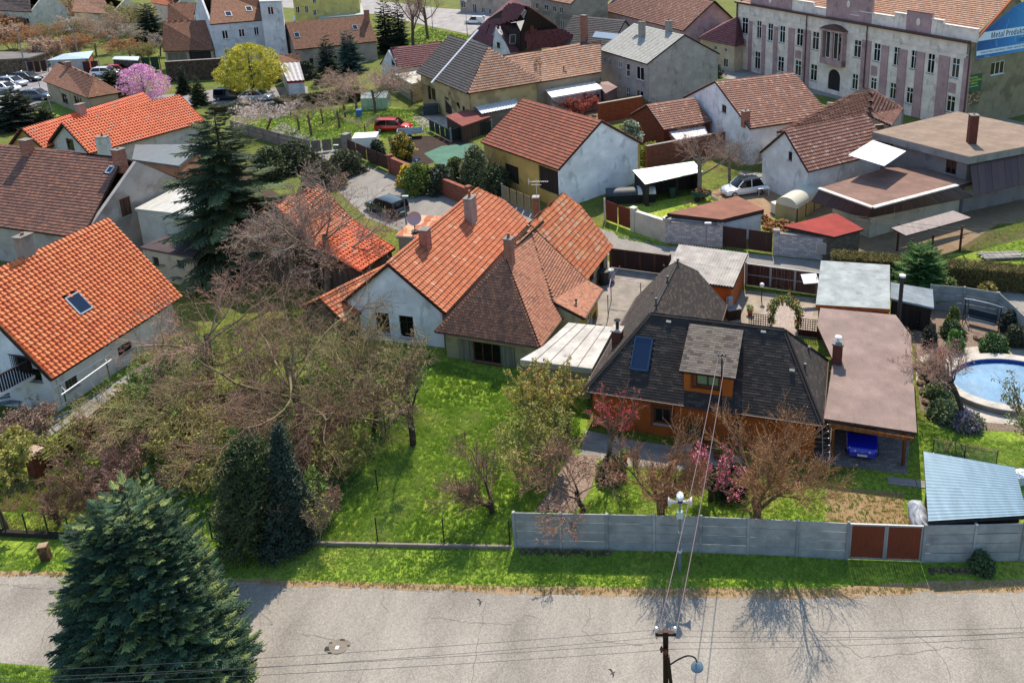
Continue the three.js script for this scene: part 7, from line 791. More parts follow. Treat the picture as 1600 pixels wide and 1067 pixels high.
shed({n:'terrace_wing',l:'wing with roof terrace, white capped parapet and sloping brown panels',c:'house',b:[21.28,-67.25],p:[[-4.56,3.2,6.2],[6,3.2,-.04],[7.42,3.2,-3.87],[-.76,3.2,-3.87],[-8.1,3.2,1.59]],m:'felt',col:0x8a6c60,th:.3,fa:0x4a3c3c,w:[{a:[-4.33,5.02],b:[5.27,-.65],ha:2.9,hb:2.9,i:[-.51,-.86]},{a:[5.27,-.65],b:[6.13,-2.97],ha:2.9,hb:2.9,i:[-.94,-.34]},{a:[6.13,-2.97],b:[-.46,-2.97],ha:2.9,hb:2.9,i:[0,1]},{a:[-.46,-2.97],b:[-6.83,1.76],ha:2.9,hb:2.9,i:[.6,.8]},{a:[-6.83,1.76],b:[-4.33,5.02],ha:2.9,hb:2.9,i:[.79,-.61]}],wc:0xc8c0a8,wm:'plaster',cap:[[12.91,3.7,-64.34],[16.46,3.7,-59.96],[25.1,3.7,-65.12]],pn:[[[12.93,3.55,-64.42],[16.5,3.55,-60.05],[16.06,2.5,-60.56],[12.31,2.5,-64.39]],[[16.5,3.55,-60.05],[25.14,3.55,-65.21],[26.79,2.5,-65.45],[16.12,2.5,-60.56]]]});
shed({n:'brown_roof_garage',l:'low garage with broad brown felt roof behind the grey block wall',c:'garage',b:[4.53,-62.63],p:[[-.27,2.5,2.34],[3.49,2.4,-.1],[1.5,2.4,-3.23],[-4.72,2.5,.99]],m:'felt',col:0x90604e,th:.35,fa:0x3c2a28,w:[{a:[-.29,2.18],b:[3.28,-.15],ha:2.15,hb:2.05,i:[-.55,-.84]},{a:[3.28,-.15],b:[1.46,-3.02],ha:2.05,hb:2.05,i:[-.84,.54]},{a:[1.46,-3.02],b:[-4.37,.93],ha:2.05,hb:2.15,i:[.56,.83]},{a:[-4.37,.93],b:[-.29,2.18],ha:2.15,hb:2.15,i:[.29,-.96]}],wc:0xc8ccd0,wm:'plaster'});
shed({n:'red_roof_shed',l:'small shed with red felt roof beside the grey block wall',c:'shed',b:[12.89,-59.25],p:[[.02,2.3,1.93],[2.67,2.3,.44],[1.03,2.5,-2.4],[-3.73,2.4,.03]],m:'felt',col:0xa03c34,th:.14,fa:0x2a2222,w:[{a:[.02,1.7],b:[2.4,.37],ha:2.16,hb:2.16,i:[-.49,-.87]},{a:[2.4,.37],b:[.96,-2.13],ha:2.16,hb:2.36,i:[-.87,.5]},{a:[.96,-2.13],b:[-3.28,.03],ha:2.36,hb:2.26,i:[.46,.89]},{a:[-3.28,.03],b:[.02,1.7],ha:2.26,hb:2.16,i:[.45,-.89]}],wc:0x8a8074,wm:'block'});
shed({n:'pergola_roof',l:'garden shelter with pale brown sheet roof on wooden posts',c:'pergola',b:[21.21,-59.65],p:[[-2.63,2.3,2.08],[3.81,2.3,-1.52],[2.48,2.7,-2.07],[-3.66,2.7,1.51]],m:'metal',col:0xa8988e,th:.1,fa:0x4a3430,po:[[-2.24,2.44,2.2],[-.33,1.64,2.2],[2.56,-.02,2.2],[-2.57,-.02,2.4]],pc:0x6a3428});
shed({n:'white_awning',l:'bright white awning on thin posts on the roof terrace',c:'awning',b:[19.25,-69.72],p:[[-.25,5,3.25],[2.87,5,-.95],[.35,5.3,-3.41],[-2.97,5.3,1.1]],m:'metal',col:0xf0f0f4,th:.06,po:[]});
shed({n:'metal_lean_to',l:'open lean-to with white sheet roof, bins and tools beside the yellow barn',c:'lean-to',b:[-.04,-72.12],p:[[-2.2,2.3,3.08],[3.26,2.3,-.46],[2.46,2.6,-2.65],[-3.52,2.6,.02]],m:'metal',col:0xe4e6ea,th:.12,fa:0x1c1a1c,w:[{a:[3.08,-.52],b:[2.37,-2.44],ha:2.18,hb:2.48,i:[-.94,.34]},{a:[2.37,-2.44],b:[-3.32,.1],ha:2.48,hb:2.48,i:[.41,.91]},{a:[-3.32,.1],b:[-2.13,2.86],ha:2.48,hb:2.18,i:[.92,-.4]}],wc:0x3a3430,wm:'wood',po:[[-2.13,2.07,2.2],[.79,-.09,2.2]],seam:[0,2,8],pc:0x4a4440});
shed({n:'corrugated_porch',l:'shining corrugated metal porch roof behind the yellow barn',c:'porch',b:[-21.69,-96.67],p:[[-1.19,2.4,3.43],[2.81,2.4,-.22],[1.77,2.8,-2.92],[-3.39,2.8,-.29]],m:'corr_metal',col:0xd8dce0,th:.1,w:[{a:[-1.17,3.28],b:[2.7,-.25],ha:2.3,hb:2.3,i:[-.67,-.74]},{a:[2.7,-.25],b:[1.71,-2.78],ha:2.3,hb:2.7,i:[-.93,.36]},{a:[1.71,-2.78],b:[-3.25,-.25],ha:2.7,hb:2.7,i:[.45,.89]},{a:[-3.25,-.25],b:[-1.17,3.28],ha:2.7,hb:2.3,i:[.86,-.51]}],wc:0x7a7068,wm:'plaster',al:0,pi:.4,am:.04});
shed({n:'red_brown_shed',l:'small shed with red brown felt roof and dark fence beside the vegetable patch',c:'shed',b:[-24.64,-92.98],p:[[.38,2,3.66],[2.76,2,-.53],[-.48,2.3,-3.04],[-2.65,2.2,-.1]],m:'felt',col:0x8a4a42,th:.12,w:[{a:[.36,3.4],b:[2.57,-.49],ha:1.88,hb:1.88,i:[-.87,-.49]},{a:[2.57,-.49],b:[-.45,-2.82],ha:1.88,hb:2.18,i:[-.61,.79]},{a:[-.45,-2.82],b:[-2.47,-.1],ha:2.18,hb:2.08,i:[.8,.59]},{a:[-2.47,-.1],b:[.36,3.4],ha:2.08,hb:1.88,i:[.78,-.63]}],wc:0x6a5040,wm:'wood'});
shed({n:'orange_tile_shed',l:'wooden board shed with orange tile roof behind the bare walnut tree',c:'shed',b:[-23.15,-53.86],p:[[1.15,2.3,2.57],[2.38,2.3,-1.36],[-1.17,3.9,-2.87],[-2.36,3.9,1.65]],m:'wood',col:0xffffff,th:.14,w:[{a:[1.02,2.33],b:[2.14,-1.24],ha:2.16,hb:2.16,i:[-.95,-.3]},{a:[2.14,-1.24],b:[-1.03,-2.59],ha:2.16,hb:3.76,i:[-.39,.92]},{a:[-1.03,-2.59],b:[-2.12,1.51],ha:3.76,hb:3.76,i:[.97,.26]},{a:[-2.12,1.51],b:[1.02,2.33],ha:3.76,hb:2.16,i:[.25,-.97]}],wc:0x7a6a5e,wm:'wood',t:'vivid'});
house({n:'orange_tile_outbuilding',l:'long outbuilding with red orange tile roof hidden behind bare trees',c:'outbuilding',b:[-25.73,-52.64],wc:0x7a6858,wm:'wood',f:[{p:[[0,3.6,0],[1.11,3.6,-4.8],[-1.69,6.07,-5.99],[-3.64,6.07,-2.22]],t:'red'},{p:[[-4.73,3.6,-6.15],[-7.89,3.6,-1.83],[-3.64,6.07,-2.22],[-1.69,6.07,-5.99]],t:'red'}],w:[{a:[-.16,-.19],b:[.89,-4.7],ha:3.58,hb:3.58,i:[-.97,-.23]},{a:[-.16,-.19],b:[-7.66,-1.94],ha:3.58,hb:3.58,i:[.23,-.97],pk:[[3.85,5.91]]},{a:[.89,-4.7],b:[-4.57,-5.96],ha:3.58,hb:3.58,i:[-.23,.97],pk:[[2.8,5.91]]},{a:[-7.66,-1.94],b:[-4.57,-5.96],ha:3.58,hb:3.58,i:[.97,.23]}],cap:[[[-3.64,6.07,-2.22],[-1.69,6.07,-5.99],'red']]});
shed({n:'rusty_roof_hut',l:'white hut with rusty sheet roof and satellite dish',c:'hut',b:[-19.87,-59.36],p:[[-1.68,2.3,1.8],[.99,2.3,2.16],[1.79,2.4,-1.84],[-1.1,2.4,-2.11]],m:'rust',col:0xffffff,th:.12,w:[{a:[-1.51,1.67],b:[.87,1.99],ha:2.18,hb:2.18,i:[.14,-.99]},{a:[.87,1.99],b:[1.61,-1.71],ha:2.18,hb:2.28,i:[-.98,-.2]},{a:[1.61,-1.71],b:[-.98,-1.95],ha:2.28,hb:2.28,i:[-.09,1]},{a:[-.98,-1.95],b:[-1.51,1.67],ha:2.28,hb:2.18,i:[.99,.14]}],wc:0xc0b8ac,wm:'plaster',seam:[1,3,4],sw:.06});
house({n:'low_tile_lean_to',l:'low lean-to with mossy red tiles on the left side of the white gable house',c:'lean-to',b:[-24.26,-47.01],wc:0x6a5c50,wm:'plaster',f:[{p:[[0,1.9,0],[2.8,1.9,-5.08],[4.55,3,-4.11],[1.75,3,.97]],t:'redmix'},{p:[[6.3,1.9,-3.15],[3.5,1.9,1.93],[1.75,3,.97],[4.55,3,-4.11]],t:'redmix'}],w:[{a:[.16,-.08],b:[2.81,-4.9],ha:1.79,hb:1.79,i:[.88,.48]},{a:[.16,-.08],b:[3.49,1.75],ha:1.79,hb:1.79,i:[.48,-.88],pk:[[1.9,2.84]]},{a:[2.81,-4.9],b:[6.14,-3.06],ha:1.79,hb:1.79,i:[-.48,.88],pk:[[1.9,2.84]]},{a:[3.49,1.75],b:[6.14,-3.06],ha:1.79,hb:1.79,i:[-.88,-.48]}],cap:[[[1.75,3,.97],[4.55,3,-4.11],'redmix']]});
house({n:'pale_roof_house',l:'house with sandy pink tile roof at the top edge right of the peeling house',c:'house',b:[-117.41,-166.56],wc:0xd8ccb8,wm:'worn',f:[{p:[[0,4,0],[-10.82,4,-3.82],[-13.55,7,-9.59],[-5.24,7,-6.12]],t:'lichen'},{p:[[-7.81,4,-12.38],[2.68,4,-7.61],[-5.24,7,-6.12],[-13.55,7,-9.59]],t:'lichen'}],w:[{a:[-.06,-.29],b:[-10.6,-4],ha:4.05,hb:4.05,i:[.33,-.94]},{a:[-.06,-.29],b:[2.46,-7.42],ha:4.05,hb:4.05,i:[-.94,-.33],pk:[[3.78,6.84]]},{a:[-10.6,-4],b:[-7.75,-12.09],ha:4.05,hb:4.05,i:[.94,.33],pk:[[4.29,6.84]]},{a:[2.46,-7.42],b:[-7.75,-12.09],ha:4.05,hb:4.05,i:[-.33,.94]}],cap:[[[-5.24,7,-6.12],[-13.55,7,-9.59],'lichen']]});
house({n:'red_roof_house',l:'house with orange red roof half hidden behind the dark conifer at the top edge',c:'house',b:[-108.85,-174.82],wc:0xd8d0c4,wm:'plaster',f:[{p:[[0,4.5,0],[-9.14,4.5,-6.5],[-13.34,7.1,-14.39],[-4.66,7.1,-6.56]],t:'red'},{p:[[-4.5,4.5,-13.02],[3.07,4.5,-4.32],[-4.66,7.1,-6.56],[-13.34,7.1,-14.39]],t:'red'}],w:[{a:[.02,-.29],b:[-8.88,-6.61],ha:4.61,hb:4.61,i:[.58,-.82]},{a:[.02,-.29],b:[2.8,-4.2],ha:4.61,hb:4.61,i:[-.82,-.58],pk:[[2.4,6.94]]},{a:[-8.88,-6.61],b:[-4.53,-12.73],ha:4.61,hb:4.61,i:[.82,.58],pk:[[3.75,6.94]]},{a:[2.8,-4.2],b:[-4.53,-12.73],ha:4.61,hb:4.61,i:[-.58,.82]}],cap:[[[-4.66,7.1,-6.56],[-13.34,7.1,-14.39],'red']]});
school({b:[11.24,-131.98],e:[24.91,37.53],n:[.83,-.55],hc:11,op:[{r:[1.37,2.97,5.97,8.71],s:'w',n:2,t:.68,si:0x3c4450},{r:[5.17,6.38,5.75,8.64],s:'w',n:2,t:.68,si:0x3c4450},{r:[7.95,9.2,5.75,8.59],s:'w',n:2,t:.68,si:0x3c4450},{r:[10.78,12.06,5.87,8.56],s:'w',n:2,t:.68,si:0x3c4450},{r:[14.66,16.08,5.97,8.69],s:'w',n:2,t:.68,si:0x3c4450},{r:[18.09,19.5,5.93,8.67],s:'w',n:2,t:.68,si:0x3c4450},{r:[26.44,27.82,6.16,8.66],s:'w',n:2,t:.68,si:0x3c4450},{r:[30.1,31.29,6.22,8.74],s:'w',n:2,t:.68,si:0x3c4450},{r:[33.58,34.71,6.21,8.75],s:'w',n:2,t:.68,si:0x3c4450},{r:[36.46,37.53,6.28,8.77],s:'w',n:2,t:.68,si:0x3c4450},{r:[39.12,40.25,6.19,8.78],s:'w',n:2,t:.68,si:0x3c4450},{r:[42.81,43.96,6.3,8.82],s:'w',n:2,t:.68,si:0x3c4450},{r:[1.42,2.87,-.4,3.59],s:'w',n:2,t:.68,si:0x3c4450},{r:[4.92,6.31,.65,3.6],s:'w',n:2,t:.68,si:0x3c4450},{r:[10.6,12.03,1.26,3.7],s:'w',n:2,t:.68,si:0x3c4450},{r:[14.6,15.97,1.38,3.76],s:'w',n:2,t:.68,si:0x3c4450},{r:[18.01,19.44,1.24,3.75],s:'w',n:2,t:.68,si:0x3c4450},{r:[26.48,27.63,1.54,3.82],s:'w',n:2,t:.68,si:0x3c4450},{r:[29.92,31.02,2.23,3.91],s:'w',n:2,t:.68,si:0x3c4450},{r:[33.38,34.52,1.61,3.86],s:'w',n:2,t:.68,si:0x3c4450},{r:[36.21,37.31,1.6,3.8],s:'w',n:2,t:.68,si:0x3c4450},{r:[42.57,43.84,1.92,4.02],s:'w',n:2,t:.68,si:0x3c4450},{r:[21.15,22.17,5.81,8.42],s:'w',n:2,t:.68},{r:[23.45,24.57,6.01,8.57],s:'w',n:2,t:.68},{r:[21.79,24.21,.63,3.74],k:'door',c:0x3a2e30,arch:1}],pil:[[3.3,4.13,.12,8.36],[6.69,7.48,1.78,8.18],[9.5,10.41,1.76,8.25],[12.96,14.26,1.71,8.53],[16.27,17.78,1.54,8.7],[28.02,29.64,2.4,8.88],[31.55,32.76,1.72,8.67],[34.52,35.89,2.18,8.63],[37.41,38.71,1.68,8.73],[40.92,42.53,2.06,8.83],[44.58,45.57,2.49,9.06]],pan:[[1.78,2.62,3.93,5.11],[14.59,15.86,4.06,5.24],[29.97,30.99,4.21,5.53],[42.7,43.72,4.38,5.66]],bay:[20.78,25.07,4.44,9.51],dp:[.23,16.94,28.89,45.37],par:[[3.37,13.29,13.1,1],[13.35,17.92,12.76,0],[17.95,20.58,12.22,0],[20.61,29.33,15.52,1],[25.4,27.07,11.94,0],[27.1,33.16,12.59,0],[33.21,35.21,13.15,0],[35.24,39.16,13.67,1],[39.21,40.94,13.05,0],[40.99,45.89,12.63,0]],D:16,bb:[[1.27,11.5],[1.47,8.8],[16.98,8.8],[15.6,14.97],[10,15.2],[8.09,14.7]],gs:[.2,3.02,3.09,6.83],sw:[4.77,7.58,6.29,7.97]});
house({n:'grey_street_house',l:'grey town house with two rows of dim windows behind the wine red villa',c:'house',b:[-29.32,-167.76],wc:0xa49c90,wm:'worn',f:[{p:[[0,7.6,0],[10.07,7.6,12.28],[13.55,10.97,9.42],[3.48,10.97,-2.85]],t:'lichen'},{p:[[17.03,7.6,6.57],[6.96,7.6,-5.71],[3.48,10.97,-2.85],[13.55,10.97,9.42]],t:'lichen'}],w:[{a:[.12,-.1],b:[10.19,12.18],ha:7.55,hb:7.55,i:[.77,-.63],op:[{r:[1.69,3.01,5.14,6.49],s:'w'},{r:[5.32,6.86,5.28,6.47],s:'w'},{r:[8.59,9.83,5.22,6.53],s:'w'},{r:[11.28,12.49,5.26,6.55],s:'w'},{r:[9.13,10.12,2.41,3.85],s:'w'},{r:[11.31,12.77,2.19,3.75],s:'w'}]},{a:[.18,-.02],b:[6.91,-5.54],ha:7.55,hb:7.55,i:[.63,.77],pk:[[4.35,10.82]]},{a:[10.13,12.11],b:[16.85,6.59],ha:7.55,hb:7.55,i:[-.63,-.77],pk:[[4.35,10.82]]}],cap:[[[3.48,10.97,-2.85],[13.55,10.97,9.42],'lichen']]});
house({n:'beige_street_row',l:'long beige street house with brown plinth along the upper road',c:'house',b:[-52.53,-199.16],wc:0xb4a498,wm:'worn',f:[{p:[[0,6,0],[18.91,6,8.24],[20.71,9.38,4.11],[1.8,9.38,-4.13]],t:'lichen'},{p:[[22.51,6,-.01],[3.59,6,-8.25],[1.8,9.38,-4.13],[20.71,9.38,4.11]],t:'lichen'}],w:[{a:[.06,-.14],b:[18.97,8.1],ha:5.95,hb:5.95,i:[.4,-.92],op:[{r:[.3,1.48,.93,2.7],s:'w'},{r:[3.74,4.9,-.15,2.08],s:'w'},{r:[6.42,7.38,-.01,1.43],s:'w'},{r:[8.5,9.27,-.21,1.22],s:'w'}]},{a:[.15,-.1],b:[3.63,-8.07],ha:5.95,hb:5.95,i:[.92,.4],pk:[[4.35,9.22]]},{a:[18.88,8.06],b:[22.36,.08],ha:5.95,hb:5.95,i:[-.92,-.4],pk:[[4.35,9.22]]}],cap:[[[1.8,9.38,-4.13],[20.71,9.38,4.11],'lichen']]});
sheet("road",[[-30.33,-27.52],[-25.94,-27.52],[-22,-27.35],[-18.75,-27.15],[-15.57,-27.02],[-12.01,-26.89],[-9.3,-26.83],[-5.79,-26.7],[-1.23,-26.61],[1.44,-26.61],[4.1,-26.51],[7.59,-26.61],[10.86,-26.83],[16.51,-26.83],[13.39,-20.27],[-13.65,-20.27],[-18.38,-22.31],[-22.02,-23.16],[-26.9,-23.52]],0.008,M(0xa29c92,'asphalt',{roughness:.95,bump:.006}));
sheet("road_shoulder",[[-30.49,-27.68],[-29.92,-27.69],[-29.35,-27.66],[-28.83,-27.65],[-28.28,-27.66],[-27.76,-27.69],[-27.12,-27.62],[-26.64,-27.68],[-26,-27.6],[-25.52,-27.63],[-24.99,-27.64],[-24.47,-27.59],[-24.02,-27.58],[-23.44,-27.49],[-22.95,-27.48],[-22.41,-27.48],[-21.92,-27.48],[-21.44,-27.44],[-20.86,-27.39],[-20.37,-27.35],[-19.86,-27.35],[-19.3,-27.29],[-18.84,-27.28],[-18.27,-27.22],[-17.75,-27.26],[-17.2,-27.26],[-16.69,-27.17],[-16.19,-27.17],[-15.66,-27.14],[-15.08,-27.13],[-14.56,-27.14],[-14.03,-27.09],[-13.52,-27.09],[-12.96,-27.03],[-12.47,-27.04],[-11.98,-27.02],[-11.4,-26.97],[-10.89,-27.03],[-10.39,-26.97],[-9.9,-26.98],[-9.37,-26.99],[-8.86,-26.92],[-8.36,-26.95],[-7.83,-26.88],[-7.36,-26.91],[-6.81,-26.85],[-6.28,-26.84],[-5.83,-26.87],[-5.31,-26.82],[-4.76,-26.89],[-4.32,-26.88],[-3.8,-26.85],[-3.26,-26.87],[-2.8,-26.85],[-2.26,-26.83],[-1.71,-26.81],[-1.24,-26.82],[-.73,-26.86],[-.23,-26.78],[.26,-26.77],[.71,-26.8],[1.17,-26.77],[1.66,-26.82],[2.16,-26.8],[2.66,-26.8],[3.12,-26.78],[3.61,-26.75],[4.09,-26.7],[4.64,-26.78],[5.11,-26.78],[5.63,-26.82],[6.15,-26.76],[6.63,-26.83],[7.11,-26.88],[7.64,-26.88],[8.19,-26.93],[8.61,-26.9],[9.19,-27.02],[9.71,-27.07],[10.19,-27.02],[10.74,-27.09],[11.22,-27.17],[11.7,-27.13],[12.22,-27.14],[12.72,-27.21],[13.23,-27.14],[13.74,-27.17],[14.23,-27.18],[14.69,-27.21],[15.22,-27.27],[15.68,-27.25],[16.18,-27.22],[16.71,-27.25],[16.46,-26.61],[16.05,-26.54],[15.72,-26.62],[15.26,-26.64],[14.89,-26.64],[14.52,-26.54],[14.2,-26.6],[13.78,-26.55],[13.35,-26.57],[13.06,-26.55],[12.69,-26.59],[12.23,-26.54],[11.87,-26.54],[11.59,-26.59],[11.13,-26.51],[10.82,-26.62],[10.34,-26.59],[10,-26.47],[9.5,-26.43],[9.2,-26.43],[8.72,-26.41],[8.31,-26.45],[7.98,-26.33],[7.52,-26.26],[7.12,-26.26],[6.8,-26.35],[6.35,-26.33],[5.96,-26.28],[5.58,-26.3],[5.17,-26.23],[4.82,-26.28],[4.46,-26.21],[4.06,-26.2],[3.7,-26.26],[3.33,-26.34],[2.94,-26.33],[2.5,-26.26],[2.15,-26.31],[1.83,-26.31],[1.41,-26.32],[1.06,-26.29],[.63,-26.33],[.27,-26.38],[-.05,-26.36],[-.45,-26.33],[-.79,-26.38],[-1.21,-26.38],[-1.59,-26.37],[-1.98,-26.4],[-2.35,-26.35],[-2.7,-26.36],[-3.06,-26.46],[-3.47,-26.37],[-3.83,-26.49],[-4.28,-26.46],[-4.67,-26.49],[-5.04,-26.44],[-5.33,-26.42],[-5.78,-26.45],[-6.13,-26.55],[-6.46,-26.45],[-6.93,-26.47],[-7.31,-26.55],[-7.61,-26.52],[-8.11,-26.59],[-8.46,-26.63],[-8.89,-26.65],[-9.23,-26.71],[-9.62,-26.67],[-10.08,-26.7],[-10.39,-26.69],[-10.83,-26.64],[-11.13,-26.66],[-11.64,-26.78],[-12.01,-26.73],[-12.41,-26.83],[-12.74,-26.73],[-13.12,-26.84],[-13.56,-26.76],[-13.92,-26.81],[-14.41,-26.91],[-14.71,-26.87],[-15.14,-26.82],[-15.48,-26.85],[-15.94,-26.86],[-16.34,-26.88],[-16.72,-26.98],[-17.07,-26.91],[-17.56,-27.05],[-17.92,-27.05],[-18.37,-27.08],[-18.78,-27.1],[-19.13,-27.1],[-19.48,-27.12],[-19.91,-27.16],[-20.34,-27.2],[-20.75,-27.22],[-21.04,-27.17],[-21.51,-27.2],[-21.85,-27.27],[-22.23,-27.24],[-22.63,-27.21],[-23.08,-27.27],[-23.39,-27.22],[-23.85,-27.27],[-24.22,-27.31],[-24.69,-27.38],[-25.16,-27.43],[-25.49,-27.36],[-25.93,-27.46],[-26.28,-27.37],[-26.6,-27.39],[-27.12,-27.45],[-27.49,-27.42],[-27.9,-27.42],[-28.23,-27.35],[-28.59,-27.41],[-29.02,-27.35],[-29.49,-27.44],[-29.92,-27.43],[-30.24,-27.42]],0.012,M(0xb0a694,'sand',{roughness:1}));
sheet("street",[[-49.85,-98.25],[-40.81,-89.44],[-32.84,-81.13],[-26.44,-76.15],[-20.45,-73.07],[-14.86,-70.05],[-4.46,-63.12],[-.05,-60.53],[4.4,-59.67],[12.88,-57.55],[18.42,-55.67],[28.18,-51.36],[26.71,-48.26],[18.32,-52.11],[10.97,-52.6],[5.7,-53.89],[-4.17,-58.48],[-17.26,-64.91],[-19.85,-64.07],[-22.21,-62.72],[-27.37,-66.64],[-33.58,-74.49],[-40.65,-83.97],[-49.4,-93.93]],0.008,M(0x98948e,'asphalt',{roughness:.95}));
sheet("upper_road",[[-118.56,-236.46],[-88.03,-225.8],[-58.64,-204.63],[-34.22,-196.52],[-7.62,-205.84],[-6.57,-176.44],[-30.32,-161.47],[-39.87,-163.01],[-55.7,-178.27],[-71.47,-194.32],[-104.9,-208.3]],0.008,M(0xaaa6a4,'asphalt',{roughness:.92}));
sheet("car_park",[[-111.71,-115.73],[-116.73,-128.29],[-106.17,-128.29],[-107.15,-134.49],[-92.55,-125.39],[-74.76,-111.79],[-68.6,-115.73],[-55.13,-117.8],[-50.87,-108.09],[-63.18,-105.98],[-73.56,-106.32],[-85.84,-115.73],[-97.77,-123.52],[-88.44,-108.09],[-84.67,-100.71],[-92.28,-99.77]],0.008,M(0x9a9698,'asphalt',{roughness:.92}));
sheet("lawn",[[-37.92,-35.58],[-35.27,-41.27],[-30.62,-45.09],[-24.08,-47.02],[-14.72,-45.46],[-8.06,-42.6],[-4.8,-41.27],[-4.46,-36.09],[7.73,-32.98],[13.08,-36.09],[13.56,-37.69],[22.22,-38.83],[16.33,-26.45],[-30.79,-27.42]],0.004,M(0xa8b28c,'grass',{roughness:1}));
sheet("lawn",[[-27.44,-23.57],[-21.78,-23.16],[-17.36,-22.16],[-13.33,-20.06],[-24.37,-20.06]],0.004,M(0xa8b28c,'grass',{roughness:1}));
sheet("lawn",[[-53.8,-94.21],[-52.76,-102.63],[-42.97,-107.38],[-34.96,-104.61],[-27.38,-94.21],[-33.2,-91.51],[-36.65,-86.51],[-40.66,-85.8]],0.004,M(0xa4a886,'grass',{roughness:1}));
sheet("lawn",[[-53.85,-146.17],[-55.86,-176.44],[-39.69,-162.24],[-42.1,-151.41],[-46.94,-141.28]],0.004,M(0xa4a886,'grass',{roughness:1}));
sheet("lawn",[[-86.49,-105.29],[-85.93,-108.09],[-78.52,-103.94],[-77.43,-98.85],[-82.98,-100.71]],0.004,M(0xb0b48c,'grass',{roughness:1}));
sheet("lawn",[[-5.54,-66.64],[-2.71,-68.15],[3.26,-70.05],[5.03,-69.4],[-.06,-65.91],[-.32,-60.53],[-4.91,-61.8]],0.004,M(0xacb088,'grass',{roughness:1}));
sheet("lawn",[[22.4,-58.71],[29.11,-65.19],[35.11,-65.91],[30.6,-56.43]],0.004,M(0xacb088,'grass',{roughness:1}));
sheet("school_street",[[5.96,-134.49],[14.9,-135.57],[42.06,-101.98],[48.45,-93.93],[45.96,-88.69],[36.32,-95.33],[22.63,-111.79],[7.59,-124.45]],0.008,M(0xa09c98,'asphalt',{roughness:.92}));
sheet("far_paving",[[9.77,-76.72],[15.75,-82.86],[26.3,-82.86],[41.03,-73.07],[37.4,-65.91],[24.68,-59.31],[12.55,-58.48],[8.85,-59.67],[10.84,-68.15]],0.004,M(0x9a9488,'sand',{roughness:1}));
sheet("far_paving",[[-34.37,-101.34],[-28.38,-111.79],[-4.41,-115.73],[1.2,-102.95],[-11.68,-95.33],[-23.53,-98.25],[-29.12,-97.65]],0.004,M(0x9a948a,'sand',{roughness:1}));
sheet("far_paving",[[-44.17,-58.71],[-34.5,-54.3],[-27.27,-54.3],[-25.08,-58.71],[-33.35,-68.15],[-51.6,-85.1],[-53.7,-73.07]],0.004,M(0x8c8478,'soil',{roughness:1}));
sheet("concrete_yard",[[-6.19,-58.13],[-.55,-56.43],[-2.08,-50.44],[-3.6,-47.43],[-6.29,-47.67],[-5.78,-51.36]],0.008,M(0x9c948a,'concrete',{roughness:.95}));
sheet("paved_yard",[[4.91,-53.09],[11.33,-51.54],[10.06,-46.23],[4.05,-47.67]],0.008,M(0xa89c8c,'concrete',{roughness:.95}));
sheet("pebble_bed",[[6.89,-51.36],[10.21,-50.44],[9.44,-47.02],[6.2,-47.67]],0.012,M(0xd8d0cc,'pebble',{roughness:1}));
sheet("carport_paving",[[7.91,-37.69],[13.38,-37.69],[11.93,-33.62],[8.21,-34.31],[7.14,-34.79]],0.008,M(0xb0aaa6,'block',{roughness:.95}));
sheet("driveway",[[7.67,-32.67],[11.4,-32.33],[11.05,-31.08],[11.53,-29.9],[11.06,-28.37],[7.88,-28.44],[8,-29.52],[7.27,-30.6]],0.008,M(0xa89c84,'sand',{roughness:1}));
sheet("terrace_paving",[[-4.56,-37.04],[-1.57,-36.09],[3.79,-34.99],[3.67,-33.66],[.13,-33.89],[-1.99,-34.22],[-4.69,-35.09]],0.008,M(0x96928a,'concrete',{roughness:1}));
sheet("garden_path",[[-5.35,-34.99],[-3.69,-34.99],[-3.81,-32.76],[-4.41,-31.08],[-6.37,-31.08],[-5.79,-32.76]],0.012,M(0xb4a498,'pebble',{roughness:1}));
sheet("pool_terrace",[[15.51,-43.99],[17.94,-45.46],[25.38,-45.46],[21.17,-36.61],[17.98,-37.26],[16.43,-38.83],[16.15,-41.27],[14.7,-41.27]],0.008,M(0xc4bcb0,'concrete',{roughness:.9}));
sheet("rock_garden",[[16.12,-47.02],[19.69,-51.36],[24.21,-50.62],[26.12,-47.02],[25.09,-44.86],[20.42,-45.46],[17,-44.86],[15.51,-43.99]],0.012,M(0xa8988a,'pebble',{roughness:1}));
sheet("flower_border",[[15.47,-43.85],[16.54,-42.94],[16.32,-40.64],[16.55,-38.54],[17.44,-37.69],[20.77,-37.26],[20.53,-36.72],[16.85,-37.04],[14.83,-37.26],[14.19,-38.83]],0.012,M(0x9c9080,'pebble',{roughness:1}));
sheet("vegetable_patch",[[-33.88,-91.24],[-27.57,-92.03],[-23.08,-89.44],[-21.74,-86.27],[-24.63,-83.97],[-26.72,-80.3],[-31.28,-85.1]],0.008,M(0x6a5a50,'soil',{roughness:1}));
sheet("barn_yard",[[-3.65,-69.4],[3.7,-73.07],[4.7,-68.93],[10.29,-73.07],[13.43,-73.07],[12.24,-65.91],[-.32,-61.16],[-4.73,-63.12]],0.008,M(0xd0ccb0,'grass',{roughness:1}));
sheet("gravel_yard",[[3.7,-73.07],[8.79,-76.72],[12.44,-74.86],[11.43,-68.15],[8.23,-65.91],[5.07,-70.05]],0.012,M(0xb0a498,'sand',{roughness:1}));
sheet("shed_apron",[[-33.75,-100.71],[-29.12,-100.71],[-27.68,-95.33],[-31.05,-95.9],[-33.17,-98.85]],0.012,M(0xb0a89c,'concrete',{roughness:1}));
sheet("side_path",[[-36.06,-36.61],[-34.82,-37.69],[-33.88,-38.83],[-33,-42.46],[-32.06,-45.09],[-30.87,-43.99],[-31.84,-41.27],[-32.54,-37.97],[-33.45,-36.35],[-35.23,-35.58]],0.008,M(0x9a9894,'concrete',{roughness:1}));
